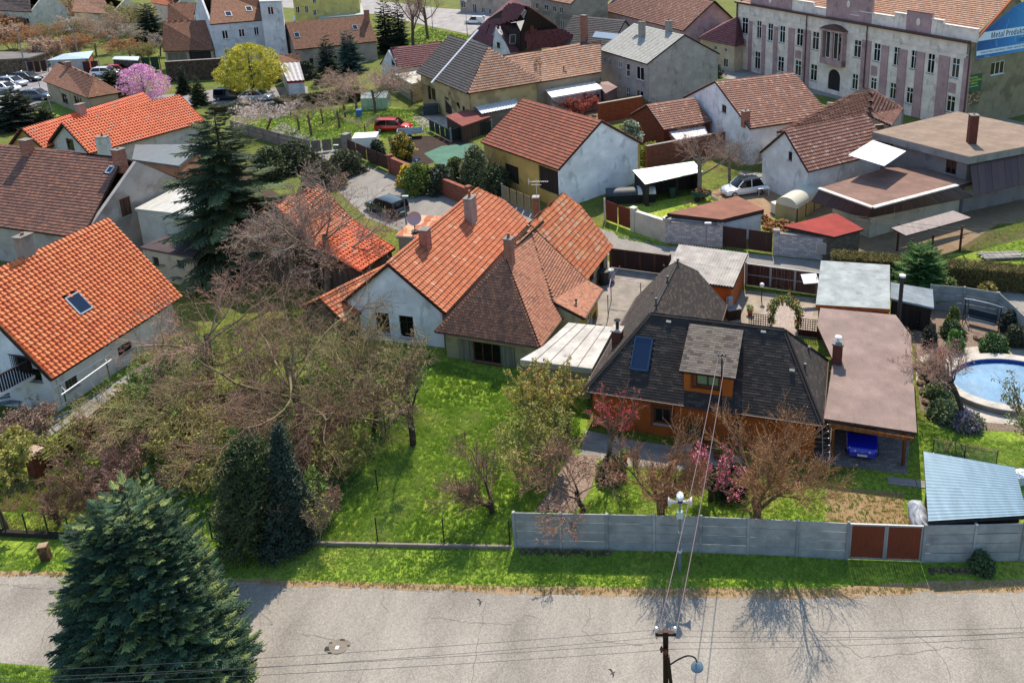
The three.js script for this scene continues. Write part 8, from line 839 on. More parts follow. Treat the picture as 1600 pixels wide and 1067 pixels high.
sheet("bare_soil_strip",[[-33.48,-33.43],[-31.74,-33.66],[-29.1,-33.12],[-26.64,-32.76],[-25.8,-31.48],[-27.95,-31.08],[-31.57,-31.08]],0.008,M(0xa08874,'soil',{roughness:1}));
// ---------- fences and walls ----------
concreteFence('grey concrete panel fence along the front road left of the brown gate',[[-6.87,-28.94],[-4.82,-28.88],[-2.76,-28.83],[-.68,-28.78],[1.37,-28.7],[3.45,-28.6],[5.59,-28.47],[7.75,-28.32]],1.95,4,{s:3});
concreteFence('grey concrete panel fence right of the brown gate by the metal roof shed',[[11.03,-28.16],[13.22,-28.19],[15.35,-28.26],[17.45,-28.33]],2.0,4,{s:4});
boardGate('sliding_gate','brown board sliding gate in a grey frame between the concrete fences',[7.82,-28.3],[10.95,-28.16],1.85,{n:2,c:0x843c1e,mid:0});
concreteFence('pale concrete fence behind the garden swing seat',[[18.29,-50.25],[20.51,-49.9],[22.52,-49.11]],1.9,3,{s:5});
concreteFence('pale concrete fence running down the right edge past the pool garden',[[22.57,-49.11],[22.85,-47.02],[23.1,-44.79],[23.37,-42.46]],1.9,3,{s:6});
wallRun('block_wall','grey block wall under the low brown garage roof',[-.11,-61.29],[4.18,-60.41],1.9,{m:'block',th:.35,pil:1});
boardGate('metal_gate','plain dark brown metal gate between the two grey block walls',[4.34,-60.41],[8.4,-59.07],1.9,{n:2,c:0x4a302a,frame:0,bw:.5,pc:0x7a7470});
wallRun('block_wall','grey block wall with a beige meter box beside the clipped hedge',[8.6,-58.95],[12.56,-58.01],1.9,{m:'block',th:.35,pil:1,box:1.6});
wallRun('plaster_wall','pale plastered wall with white coping right of the rust brown gate',[-3.1,-63.66],[-.27,-61.42],1.9,{m:'worn',c:0xc4bcb0,cc:0xe4e0d8,pil:1});
boardGate('rust_gate','rust brown metal gate beside the plastered wall',[-5.72,-65.91],[-3.33,-63.8],2.0,{n:2,c:0x7a3018,frame:0,bw:.4,pc:0xc8c0b4});
boardGate('yard_fence','dark brown metal sheet fence closing the concrete yard',[-4.55,-56.65],[0,-55.35],1.6,{n:4,c:0x3e2622,fc:0x4a302a,cat:'fence'});
boardGate('yard_gate','red brown double gate in a grey steel frame behind the rose arch',[5.73,-53.69],[10.88,-52.11],1.75,{n:3,c:0x4e2218,mid:.5});
concreteFence('grey slab fence along the orchard beside the street',[[-53.83,-93.66],[-50.95,-92.03],[-48.2,-90.21],[-45.54,-88.44],[-43.08,-86.98],[-40.7,-85.57]],1.5,3,{s:7,c:0x948c84});
boardGate('orchard_gate','weathered grey board gate at the orchard corner',[-40.36,-85.1],[-37.31,-86.51],1.5,{n:3,c:0x7c7068,frame:0});
boardGate('street_fence','brown board fence with a tall pillar beside the street',[-36.57,-85.57],[-29.52,-79.07],1.7,{n:4,c:0x5a3a2a,frame:0,cat:'fence'});
wallRun('gate_pillar','tall concrete pillar at the orchard corner',[-36.72,-85.57],[-36.05,-85.33],2.2,{m:'concrete',th:.8,c:0x9a9084,cat:'pillar'});
wallRun('brick_wall','brick and rubble garden wall with pillars along the street',[-29.18,-78.67],[-18.75,-69.4],1.7,{m:'brick',c:0xd8b8a8,cc:0x9a5a48,pil:3});
wallRun('stone_wall','high dark stone wall below the old barn',[-78.2,-120.82],[-70.68,-123.52],3.2,{m:'stone',c:0x8a8078,th:.5});
wallRun('stone_wall','dark stone wall behind the yellow willow',[-69.88,-122.61],[-60.45,-120.82],2.0,{m:'stone',c:0x8a8078,th:.5,cap:0});
boardGate('green_gate','green board gate between brick piers left of the old barn',[-86.96,-128.29],[-84.62,-129.28],2.4,{n:2,c:0x1c4a34,frame:0,pc:0x8a5a48});
boardGate('wine_gate','dark wine red gate by the blue roof shed',[-94.95,-125.86],[-92.92,-126.82],2.2,{n:2,c:0x4a1c24,frame:0});
boardGate('dark_board_fence','dark board fence beside the stone garage row',[-104.24,-126.34],[-102.58,-128.29],2.0,{n:3,c:0x3a2824,frame:0,cat:'fence'});
boardGate('plank_fence','pale plank fence in the shade behind the yard of the yellow barn',[-15.83,-70.7],[-11.83,-66.94],1.6,{n:5,c:0x9a8868,frame:0,cat:'fence'});
boardGate('net_fence','dark green net fence around the vegetable patch shed',[-29.51,-93.93],[-25.8,-89.44],1.5,{n:4,c:0x1c3a30,frame:0,cat:'fence'});
boardGate('net_fence','dark netted fence below the red brown shed',[-25.65,-89.44],[-21.76,-93.11],1.6,{n:4,c:0x202826,frame:0,cat:'fence'});
wallRun('brick_wall','old brick wall in shade behind the bare tree by the white car',[-2.46,-80.3],[8.38,-86.98],2.4,{m:'brick',c:0xc8b4a8});
wallRun('garden_wall','orange brown brick wall with a pale coping behind the yellow barn',[-9.05,-97.36],[-3.64,-101.34],2.6,{m:'brick',c:0xd89868,cc:0xb0a898});
// left garden fence, clothes line, balcony
railFence('brown rail fence between brick posts along the left garden path',[[-31.73,-33.57],[-30.97,-36.09],[-30.73,-38.83],[-30.51,-41.27]]);
lowRail('dark wooden edge beam with green wire posts along the left verge',[-30.58,-29.67],[-26.52,-29.41]);
wireFence('thin wire fence on dark posts along the front of the lawn',[[-16.15,-29.08],[-13.08,-29.16],[-10.08,-29.08],[-7.12,-29.01]],1.45);
wireFence('thin wire fence on dark posts between the two gardens',[[-15.85,-29.6],[-14.24,-32.41],[-15.36,-36.77],[-14.79,-43.14]],1.3);
wireGate('green wire mesh garden gate beside the dark evergreen hedge',[-20.66,-29.41],[-19.57,-29.27]);
kerbLine('lawn_kerb','low concrete kerb under the wire fence along the lawn',[-18.54,-29.16],[-7.06,-28.87]);
concreteBench([-18.43,-29.23],[-16.9,-29.16]);
clothesLine([[-34.15,-38.37],[-33.32,-41.66]],[[-33.23,-37.69],[-32.82,-41.15]]);
balcony([-36.42,2.4,-37.74],[-36.09,2.4,-38.82]);
bench('weathered garden bench by the white wall of the orange roofed house',[-37.42,0,-38.83],.35);
streetLampHorns([.44,0,-27.65]);
powerPole([-0.11,7.50,-18.16]);
wire('uppermost power line over the front road, left of the power pole',[-.46,7.4,-18.26],[-19.55,7.3,-16.99],.12,.007,{g:'power lines over the front road'});
wire('uppermost power line over the front road, right of the power pole',[-.46,7.4,-18.26],[11.94,7.3,-18.49],.12,.007,{g:'power lines over the front road'});
wire('second power line over the front road, left of the power pole',[-.25,7.05,-18.16],[-19.4,7.3,-16.82],.12,.007,{g:'power lines over the front road'});
wire('second power line over the front road, right of the power pole',[-.25,7.05,-18.16],[11.89,7.3,-18.38],.12,.007,{g:'power lines over the front road'});
wire('third power line over the front road, left of the power pole',[.06,7.4,-18.06],[-19.28,7.3,-16.67],.12,.007,{g:'power lines over the front road'});
wire('third power line over the front road, right of the power pole',[.06,7.4,-18.06],[11.85,7.3,-18.3],.12,.007,{g:'power lines over the front road'});
wire('lowest power line over the front road, left of the power pole',[.24,7.05,-17.96],[-19.18,7.3,-16.57],.12,.007,{g:'power lines over the front road'});
wire('lowest power line over the front road, right of the power pole',[.24,7.05,-17.96],[11.82,7.3,-18.23],.12,.007,{g:'power lines over the front road'});
servicePole([2.64,3.3,-35.09],[2.77,5.8,-35.75],[-0.11,7.50,-18.16]);
wire('upper thin line over the street hedge at the right',[12.99,6,-52.83],[28.22,6,-49.49],.3,.012,{g:'cables above the hedge on the right'});
wire('lower thin line over the street hedge at the right',[12.86,6,-52.25],[27.8,6,-48.66],.3,.012,{g:'cables above the hedge on the right'});
poolBasin([20.16,-41.02]);
swingSeat([20.07,0,-48.42],[22.01,0,-47.27]);
roseArch([6.89,0,-47.67],[8.55,0,-47.27]);
trellis('dark wooden trellis panel left of the rose arch',[5.31,-47.35],[6.68,-47.02]);
trellis('dark wooden trellis panel right of the rose arch',[8.5,-46.71],[9.84,-46.39]);
globeLamp([6.61,0,-51.36]);
grill([4.4,0,-48.94]);
whitePanel([10.01,0,-51.36]);
coldFrame([13.3,-33.89],[16.48,-32.94]);
tarpBike([11.35,0,-29.98]);
pavingSlab('square paving slab in front of the carport, leftmost of the four',[11.09,0,-33.12]);
pavingSlab('square paving slab in front of the carport, second of the four',[11.54,0,-33.03]);
pavingSlab('square paving slab in front of the carport, third of the four',[11.97,0,-32.98]);
pavingSlab('square paving slab in front of the carport, rightmost of the four',[12.45,0,-32.89]);
ladder([8.14,0,-35.19]);
stonePost([-27.25,0,-28.26]);
manhole([-12.85,-24.08]);
bird([-6.4,5,-21.44],'dark bird gliding above the road near the lawn');
bird([-1.67,6,-18.08],'dark bird gliding above the road near the power pole');
stoneEdge('row of pale edging stones at the left end of the concrete fence',[-6.63,-28.69],[-2.57,-28.54],14);
stoneEdge('pale edging stones around the bed below the right concrete fence',[11.12,-27.65],[14.05,-27.68],11);
tvAntenna([-11.68,0,-64.91],2.65);
satDish([-20.13,2.45,-58.09]);
dryingFrame([-4.18,0,-51.36]);
ibcTank([9.99,0,-67.54],'white caged water tank by the greenhouse tunnel');
polyTunnel([10.45,0,-66.2],[13.41,0,-70.05]);
greenhouse([-40.17,0,-105.29]);
trailer([-31.2,0,-91.51],.25,'pale blue grey car trailer parked beside the red car',0xa8b8c0);
trailer([3.05,0,-70.86],-.5,'small dark green trailer loaded with firewood beside the lean-to',0x2a4a44,1);
woodPile([9.85,0,-64.35],'heap of split firewood behind the grey block wall',1.6,240);
woodPile([8.22,0,-65.77],'small stack of firewood beside the low brown garage',.9,120);
bin([.25,0,-71.53],'dark green wheeled bin under the white lean-to roof',0x1e3c34);
bin([-4.93,0,-53.89],'dark bin beside the red tiled wing in the concrete yard',0x1c1e22);
barrel([-4.43,0,-54.3],'grey rain barrel at the corner of the red tiled wing',0x8a9090);
tarpBoat([-3.71,0,-70.7]);
roadSign([-25.42,0,-75.78],'blue street sign on a thin post beside the brick wall');
streetLamp("slim street lamp at the end of the orchard fence",[-35.87,0,-81.13],2.24);
streetLamp("slim street lamp beside the dark car on the street",[-23.01,0,-64.35],2.93);
streetLamp("slim street lamp beside the block wall",[2.88,0,-57.32],3.43);
streetLamp("dark street lamp post near the old plastered house",[-78.84,0,-96.77],6.06);
streetLamp("street lamp beside the upper road",[-41.86,0,-163.01],7.13);
streetLamp("street lamp on the lawn by the upper road",[-50.62,0,-168.64],7.36);
utilityPole("concrete utility pole beside the stone garage row",[-105.41,0,-127.31],7.17);
utilityPole("utility pole behind the blue roof shed",[-103.42,0,-136.68],6.53);
utilityPole("short pale pole beside the dark lamp post",[-79.29,0,-98.25],3.39);
utilityPole("wooden pole in front of the white lean-to",[2.91,0,-73.78],3.40);
// ---------- vehicles ----------
car('blue_car',"small dark blue hatchback with round twin headlights under the carport",[10.26,0,-36.4],-1.77,{c:0x1c28b8,L:3.9,W:1.65,H:1.46,round:1,bonnet:.27,nose:.74});
car('white_car',"white crossover car with dark glass roof parked by the brown garage",[7.18,0,-72.72],-2.76,{c:0xe4e6ea,L:4.3,W:1.78,H:1.6,roofc:0x101418});
car('red_car',"bright red people carrier parked on the orchard grass",[-34.1,0,-94.21],0.03,{c:0xb81420,L:4.4,W:1.75,H:1.6,bonnet:.24,rearTop:.07,screen:.4});
car('dark_estate_car',"dark blue green estate car parked on the street",[-25.99,0,-68],2.55,{c:0x1c2c34,L:4.6,W:1.8,H:1.55,rearTop:.08});
car('white_van',"white delivery van on the upper road at the top",[-44.23,0,-179.2],3.05,{c:0xe8e8ea,L:4.4,W:1.75,H:1.8,van:1,belt:1,rearTop:.03,cat:'van'});
car('grey_blue_van',"dark grey people carrier behind the hedge under the willow",[-62.35,0,-109.91],0.05,{c:0x2a3440,L:4.7,W:1.85,H:1.7,rearTop:.06});
car('black_parked_car',"black car parked furthest from the conifer in the car park",[-100.74,0,-121.7],-0.1,{c:0x16161c,L:4.2});
car('silver_parked_car',"silver car parked between the black and the white car",[-100.28,0,-118.22],-0.15,{c:0x9aa0aa,L:4.3});
car('white_parked_car',"white car parked behind the dark conifer at the left edge",[-98.47,0,-114.52],-0.1,{c:0xd8dade,L:4.2});
car('blue_grey_parked_car',"dark blue grey car beside the old plastered house",[-90.29,0,-109.91],0.1,{c:0x34465c,L:4.3});
car('white_estate_car',"white car half hidden by the conifer beside the pink tree",[-90.9,0,-125.39],0.15,{c:0xdcdee2,L:4.3});
car('red_parked_car',"red car behind the pink blossom tree near the stone lean-to",[-90.11,0,-127.31],0.1,{c:0xb82428,L:4.1});
car('silver_van',"silver car behind the orchard hedge under the willow",[-58.52,0,-109.54],0.05,{c:0xb8bcc0,L:4.2});
roadCracks([[[-11.92,-26.61],[-11.85,-26.26],[-11.81,-25.98],[-11.36,-25.59]],[[9.19,-26.61],[9.29,-25.98],[9.42,-25.53],[9.37,-25.09],[9.85,-24.38],[10.22,-23.97],[10.49,-23.31],[10.42,-22.63]],[[-7.59,-26.14],[-7.46,-25.09],[-7.49,-24.25],[-7.39,-23.31],[-7.23,-22.43]],[[-3.21,-25.83],[-3.2,-25.38],[-3.49,-24.8],[-2.9,-24.38],[-2.14,-24.25],[-1.02,-24.16]],[[-6.28,-25.09],[-5.84,-25.47],[-5.31,-25.38],[-5.01,-25.09]],[[-11.44,-23.13],[-11.53,-22.55]],[[-9.56,-25.38],[-8.35,-25.18],[-6.28,-25.06]],[[6.6,-24.38],[7.3,-23.63],[7.97,-23.68],[9.68,-23.84],[10.74,-24.05],[12.2,-24]],[[-28.55,-27.02],[-26.46,-26.76],[-25.3,-26.83]],[[-24.74,-25.53],[-24.71,-24.8],[-24.38,-24.11]],[[-11.55,-26.7],[-10.6,-26.67],[-9.9,-26.57]],[[-8.88,-26.32],[-8.88,-25.83],[-8.99,-25.65]],[[14.07,-26.14],[14.08,-25.53],[13.98,-24.8]],[[-14.52,-24.66],[-13.15,-24.38],[-12.56,-24.16]]]);
sheet("garden_net",[[-27.67,-85.1],[-26.44,-87.95],[-22.96,-88.94],[-21.62,-86.98],[-22.81,-82.42],[-24.33,-80.3]],0.012,M(0x3c7460,'felt',{roughness:.8}));
// small things in the yards
crate('covered_crate',"big crate under a white tarpaulin behind the brown street fence",'crate',[-35.39,0,-88.44],2.6,1.2,2.2,0xe4e4e8);
crate('beehive',"small blue beehive box among the orchard trees",'beehive',[-40.94,0,-101.02],0.7,0.9,0.7,0x3a6ab0);
crate('water_tank',"dark caged tank by the wall of the greenish hip roof house",'water tank',[-31.76,0,-101.98],1.8,1.3,1.1,0x26323c);
crate('garden_chest',"grey garden chest beside the round thuja at the orange wall",'chest',[.73,0,-34.99],0.9,0.5,0.5,0x7a7e82);
crate('stone_trough',"low stone trough in the shade of the goblet tree by the lamp post",'trough',[0,0,-32.41],0.7,0.4,0.4,0x6a5648);
crate('plastic_crate',"pale plastic crate behind the metal roof shed",'crate',[17.53,0,-33.12],0.9,0.5,0.6,0xd0d4d8);
crate('garden_table',"small white table in the gravel yard by the water tank",'table',[9.08,0,-72.38],1.2,0.75,0.8,0xe8e8e6);
flowerPot([12.8,0,-37.26],'clay flower pot with leaves at the right carport post',3);
flowerPot([13.09,0,-37.04],'clay flower pot with leaves right of the carport post on the grass',4);
flowerPot([-2.33,0,-34.51],'clay flower pot with leaves on the terrace beside the red budding tree',5);
flowerPot([2.45,0,-34.79],'clay flower pot with leaves on the terrace under the small window',6);
flowerPot([7.04,0,-45.85],'clay flower pot with leaves at the foot of the rose arch',7);
flowerPot([5.59,0,-49.37],'clay flower pot with leaves beside the garden grill',8);
flowerPot([17.04,0,-43.99],'clay flower pot with leaves at the upper pool corner',9);
flowerPot([-35.58,0,-37.58],'clay flower pot with leaves beside the garden bench of the white house',10);
flowerPot([-35.09,0,-38.14],'clay flower pot with leaves at the corner of the white house',11);
flowerPot([11.74,0,-67.85],'clay flower pot with leaves by the greenhouse tunnel',12);
boardStack([26.69,0,-58.48],'stack of grey boards on the lawn beyond the clipped hedge',.1);
boardStack([8.87,0,-77.49],'stack of old planks in the shade behind the white car',-.4);
boulder([15.01,0,-41.27],'pale garden stone in the border beside the carport gutter',0);
boulder([15.54,0,-42.26],'small pale garden stone in the border by the carport side, higher up',1);
boulder([14.87,0,-40.33],'flat garden stone in the border by the carport side, lower down',2);
boulder([14.73,0,-39.42],'round garden stone in the border near the lawn edge',3);
boulder([15.36,0,-42.94],'rough garden stone in the border under the shaded paving',4);
boulder([15.29,0,-37.81],'pale garden stone in the border at the lawn corner',5);
boulder([15.74,0,-37.26],'small pale garden stone in the border under the pool tree',6);
boulder([17.08,0,-44.86],'flat garden stone in the border left of the rock garden',7);
boulder([18.77,0,-45.46],'round garden stone in the border in the rock garden',8);
boulder([20.29,0,-46.23],'rough garden stone in the border right in the rock garden',9);
// ---------- plants ----------
spruce('blue_spruce',"big blue green spruce in the lower left corner by the road",[-18.41,0,-22.43],{h:9.67,r:2.91,c:[0x3c5840,0x466248,0x5a7250,0x8a985c,0x2e4636],n:3000,pow:.55,droop:0,low:.03,shell:.72,tops:[[-.7,.2,.93],[.7,.2,.84]],s:69});
spruce('tall_spruce',"tall dark spruce with sparse drooping boughs left of the walnut trees",[-33.7,0,-56.65],{h:14.68,r:4.81,c:[0x34442a,0x3e4e2e,0x4a5834,0x2c3c24],n:340,pow:.6,droop:.22,gap:.5,low:.12,s:82});
spruce('dark_conifer',"dark spruce left of the blue green one in front of the long old house",[-52.97,0,-120.82],{h:8.24,r:2.27,c:[0x1e3024,0x26382a],n:200,pow:.62,low:.04,s:31});
spruce('dark_conifer',"blue green spruce in front of the long old house",[-52.56,0,-128.29],{h:7.85,r:2.61,c:[0x3a5048,0x445a50],n:200,pow:.62,low:.04,s:64});
spruce('dark_conifer',"very dark tall conifer left of the bare trees by the upper road",[-52.23,0,-144.92],{h:11.99,r:2.57,c:[0x1c2c1c,0x243422],n:200,pow:.62,low:.04,s:24});
spruce('dark_conifer',"dark narrow conifer beside the upper road lawn",[-50.15,0,-146.17],{h:11.39,r:2,c:[0x1e2e1e,0x263624],n:200,pow:.62,low:.04,s:45});
spruce('dark_conifer',"dark conifer left of the old barn",[-104.44,0,-158.47],{h:8.22,r:3.2,c:[0x22362a,0x2a3e2e],n:200,pow:.62,low:.04,s:43});
spruce('dark_conifer',"dark mottled conifer in front of the white estate car",[-80.32,0,-111.79],{h:4.73,r:2.76,c:[0x2a3620,0x38422a],n:200,pow:.62,low:.04,s:84});
spruce('dark_conifer',"dense dark conifer at the left edge by the car park",[-81.43,0,-95.33],{h:5.91,r:3.17,c:[0x22301e,0x2c3a24],n:200,pow:.62,low:.04,s:29});
spruce('dark_conifer',"small dark conifer beside the dark lamp post",[-78.34,0,-95.9],{h:3.16,r:1.44,c:[0x26341f,0x303e26],n:200,pow:.62,low:.04,s:73});
spruce('dark_conifer',"slender dark conifer below the stone wall",[-71.21,0,-113.33],{h:4.78,r:1.21,c:[0x22341f,0x2c3e26],n:200,pow:.62,low:.04,s:95});
spruce('dark_conifer',"slender olive conifer beside the orange roof end",[-64.97,0,-106.32],{h:4.97,r:1.32,c:[0x30401f,0x3c4a28],n:200,pow:.62,low:.04,s:22});
spruce('green_juniper',"wide green juniper tree with tiered boughs beside the grey roofed shed",[18.29,0,-52.5],{h:4.36,r:2.13,c:[0x44682c,0x4c7034,0x3c5c28,0x5a7a3c],n:230,pow:.5,droop:.02,low:.15,s:80});
bushy('evergreen_hedge_tree',"dark green thuja mass at the front of the thicket",'tree',[-18.54,0,-29.45],{h:5.15,w:3.33,shape:'dome',n:2100,leaf:'fine',ls:1.3,c:[0x465424,0x50602c,0x3a461e,0x5c6a34],s:18});
bushy('dark_conifer_bush',"blackish blue green conifer right of the thuja mass",'tree',[-16.88,0,-29.3],{h:5.98,w:2.69,shape:'cone',n:1900,leaf:'fine',ls:1.3,c:[0x283828,0x324432,0x3c503c],s:73});
bushy('round_thuja',"pair of rounded golden thujas behind the orange roof",'shrub',[-49.03,0,-62.19],{h:3.14,w:1.4,shape:'column',n:420,c:[0x5c6424,0x4a5620,0x6c7430],s:47});
bushy('round_thuja',"smaller dark thuja beside the golden ones by the grey gable",'shrub',[-49.19,0,-63.52],{h:2.25,w:.99,shape:'column',n:260,c:[0x3c4a20,0x46541f],s:61});
bushy('shrub',"yellow green evergreen bush at the brick wall",'shrub',[-24.53,0,-73.07],{h:2.78,w:3.12,shape:'dome',n:470,c:[0x6a7a20,0x7c8a2c,0x56681e],ls:1.5,s:74});
bushy('shrub',"bright yellow flowering forsythia beside the road sign",'shrub',[-26.23,0,-74.86],{h:1.9,w:1.66,shape:'dome',n:302,c:[0xd8b818,0xe0c428,0x9a8a20],ls:1.5,s:56});
bushy('shrub',"dark green shrub with yellow flowers behind the street fence",'shrub',[-29.33,0,-83.3],{h:2.66,w:2.39,shape:'ball',n:358,c:[0x4a5a20,0x3c4c1c,0xc8a828],ls:1.5,s:50});
bushy('shrub',"clipped dark box shrub behind the street fence",'shrub',[-31.91,0,-82.42],{h:2.2,w:1.53,shape:'column',n:274,c:[0x2e3a1c,0x364422],ls:1.5,s:9});
bushy('shrub',"yellow green shrub beside the yellow barn gable",'shrub',[-2.1,0,-82.42],{h:1.91,w:2.79,shape:'dome',n:400,c:[0x8a9428,0x9aa43a,0x6c7a22],ls:1.5,s:47});
bushy('shrub',"grey green bush with white blossom behind the yellow barn",'shrub',[-4.37,0,-84.65],{h:3.88,w:2.56,shape:'ball',n:372,c:[0x7a8a64,0xc8d0bc,0x5c6c48],ls:1.5,s:16});
bushy('shrub',"dark shrub by the brick garden wall",'shrub',[-22.33,0,-73.07],{h:2.52,w:2.75,shape:'dome',n:428,c:[0x2c3a24,0x3c4a2c],ls:1.5,s:12});
bushy('shrub',"grey green shrub in front of the yellow barn",'shrub',[-18.88,0,-73.07],{h:4.48,w:3.11,shape:'dome',n:470,c:[0x4c5a34,0x5c6a3c,0x7a8058],ls:1.5,s:67});
bushy('shrub',"dark green shrub under the barn doors",'shrub',[-17,0,-73.07],{h:2.52,w:2.87,shape:'dome',n:442,c:[0x34421f,0x44522a],ls:1.5,s:97});
bushy('shrub',"olive shrub in the vegetable garden corner",'shrub',[-21.65,0,-75.78],{h:2.39,w:2.32,shape:'dome',n:372,c:[0x6a6e2c,0x54602a],ls:1.5,s:34});
bushy('shrub',"dark climbing shrub on the bare side wall of the slate house",'shrub',[2.87,0,-119.94],{h:2.22,w:4.94,shape:'dome',n:470,c:[0x26321f,0x303c26],ls:1.5,s:9});
bushy('shrub',"dark bush further along the slate house wall",'shrub',[6.61,0,-125.39],{h:2.1,w:4.12,shape:'dome',n:400,c:[0x2c3820,0x38442a],ls:1.5,s:44});
bushy('shrub',"low dark bush at the foot of the slate house",'shrub',[.38,0,-114.92],{h:1.95,w:3.42,shape:'dome',n:372,c:[0x26321f,0x303c26],ls:1.5,s:81});
bushy('shrub',"dark bush beside the white red edged garage",'shrub',[-57.64,0,-123.52],{h:2.49,w:3.05,shape:'dome',n:330,c:[0x2c3820,0x38442a],ls:1.5,s:93});
bushy('shrub',"dark shrub by the street end near the slab fence",'shrub',[-33.94,0,-78.67],{h:2.26,w:4.01,shape:'dome',n:540,c:[0x3c4428,0x565a34],ls:1.5,s:56});
bushy('shrub',"dark evergreen shrubbery below the slab fence",'shrub',[-40.05,0,-80.3],{h:2.58,w:5.44,shape:'dome',n:680,c:[0x34401f,0x444e28],ls:1.5,s:73});
bushy('shrub',"dense green shrubs behind the tall spruce",'shrub',[-41.18,0,-77.68],{h:2.79,w:3.96,shape:'dome',n:540,c:[0x38461f,0x485628],ls:1.5,s:38});
bushy('shrub',"brownish shrub above the parked estate car",'shrub',[-34.54,0,-74.49],{h:2.49,w:3.81,shape:'dome',n:540,c:[0x4c4a30,0x5c5838],ls:1.5,s:21});
bushy('shrub',"small golden cone thuja by the pale fence",'shrub',[19.31,0,-48.26],{h:1.11,w:.61,shape:'cone',n:218,c:[0x6c7420,0x586420],ls:1,s:36});
bushy('shrub',"low green cushion shrub by the swing seat",'shrub',[18.63,0,-46.63],{h:.95,w:1.43,shape:'dome',n:358,c:[0x4a5c2c,0x3c4e26],ls:1,s:33});
bushy('shrub',"narrow dark shrub with light tips at the pale fence",'shrub',[19.76,0,-50.62],{h:1.8,w:.63,shape:'column',n:218,c:[0x2a341f,0x8a9444],ls:1.5,s:28});
bushy('shrub',"weeping golden shrub behind the swing seat",'shrub',[22.44,0,-50.62],{h:1.5,w:1.26,shape:'dome',n:316,c:[0x8a8434,0x7a6c30],ls:1.5,s:87});
bushy('shrub',"bright green small shrub in the rock garden",'shrub',[18.31,0,-45.09],{h:1.15,w:.82,shape:'dome',n:260,c:[0x5c8a28,0x4a7424],ls:1,s:38});
bushy('shrub',"green cushion plants by the pool",'shrub',[20.68,0,-44.86],{h:1.01,w:1.71,shape:'dome',n:414,c:[0x4c6c28,0x3c5a24],ls:1,s:1});
bushy('shrub',"dark conifer shrub by the right pale fence",'shrub',[22.28,0,-45.46],{h:1.3,w:1.07,shape:'column',n:302,c:[0x3c4424,0x4c5030],ls:1,s:34});
bushy('shrub',"dark rounded conifer beside the swing seat",'shrub',[22.55,0,-47.02],{h:1.52,w:1.02,shape:'dome',n:288,c:[0x26301f,0x303a26],ls:1,s:25});
bushy('shrub',"dark low shrub beside the lean-to",'shrub',[16.78,0,-45.46],{h:1.16,w:.74,shape:'dome',n:246,c:[0x28321f,0x323c28],ls:1,s:95});
bushy('shrub',"green border shrub at the pool corner",'shrub',[15.86,0,-41.79],{h:1.18,w:1.3,shape:'dome',n:358,c:[0x5c6c30,0x6c7a3a],ls:1,s:4});
bushy('shrub',"bushy grey green lavender border by the carport roof",'shrub',[15.62,0,-39.9],{h:.93,w:1.48,shape:'dome',n:400,c:[0x6c7a4c,0x7a8a58],ls:1,s:14});
bushy('shrub',"low grey green cushion at the lawn edge",'shrub',[15.34,0,-38.25],{h:.74,w:1.64,shape:'dome',n:442,c:[0x7a8a5a,0x66764a],ls:1,s:21});
bushy('shrub',"grey green cushion with lilac flowers under the pool tree",'shrub',[16.31,0,-37.47],{h:.57,w:1.75,shape:'dome',n:470,c:[0x66724c,0x8a7a9a],ls:1,s:56});
bushy('shrub',"small round conifer at the orange wall",'shrub',[1.31,0,-35.58],{h:1.26,w:.6,shape:'dome',n:246,c:[0x34421f,0x445228],ls:1,s:19});
bushy('shrub',"dark shrub bed under the pink blossom tree",'shrub',[2.94,0,-32.54],{h:1.11,w:1.87,shape:'dome',n:540,c:[0x26341a,0x364420],ls:1,s:74});
bushy('shrub',"small green shrub at the foot of the right concrete fence",'shrub',[13.47,0,-27.75],{h:.61,w:.72,shape:'dome',n:302,c:[0x344c20,0x44602a],ls:1,s:80});
bushy('shrub',"round planted ring below the red budding tree",'shrub',[-2.91,0,-33.43],{h:.95,w:1.28,shape:'dome',n:400,c:[0x4a4a2c,0x6a6a3c],ls:1,s:83});
hedge("long clipped olive brown hedge along the street at the right",[12.49,-55.56],[28.73,-52.5],1.3,1.75,[0x6a6a2c,0x7a7034,0x545a24,0x8a7440],21,70);
hedge("clipped dark hedge between the car park and the orchard",[-53.39,-103.94],[-44.05,-109.54],1.1,1.7,[0x2c3a1a,0x3a461f,0x4a4a26],22,40);
hedge("rough hedge in front of the grey people carrier",[-60.96,-101.98],[-52.93,-102.63],1.2,1.2,[0x3c441f,0x4c4c28],23,40);
plant('walnut_tree',"large bare walnut tree with a leaning trunk left of the orange tile shed",'tree',[-27.54,0,-53.09],{h:9.2,w:6.91,k:'walnut',s:3,bark:'pale',twig:'grey',leaf:'bud',c:[0xc49a74,0xb08a78,0xa8986a,0xb88a70,0xa08c8a],den:.5,turn:6.1});
plant('walnut_tree',"second bare walnut tree just in front of the orange tile shed",'tree',[-24.83,0,-52.11],{h:9.83,w:8.59,k:'walnut',s:5,bark:'pale',twig:'grey',leaf:'bud',c:[0xc49a74,0xb08a78,0xa8986a,0xb88a70,0xa08c8a],den:.5,turn:5.6});
plant('bare_tree',"wide bare tree with lichened branches in the middle of the thicket",'tree',[-19.9,0,-36.72],{h:9.06,w:11.01,k:'mesh',s:8,bark:'olive',twig:'brown',leaf:'bud',c:[0xc88a4c,0xb87850,0xa89050,0xb08080,0x9a9848],den:.4,ls:.5,turn:3.2});
plant('bare_tree',"bare many branched tree near the corner of the orange roof",'tree',[-27.27,0,-41.27],{h:7.32,w:7.8,k:'mesh',s:11,bark:'grey',twig:'red',leaf:'bud',c:[0xc88a4c,0xb87850,0xa89050,0xb08080,0x9a9848],den:.35,ls:.5,turn:1.5});
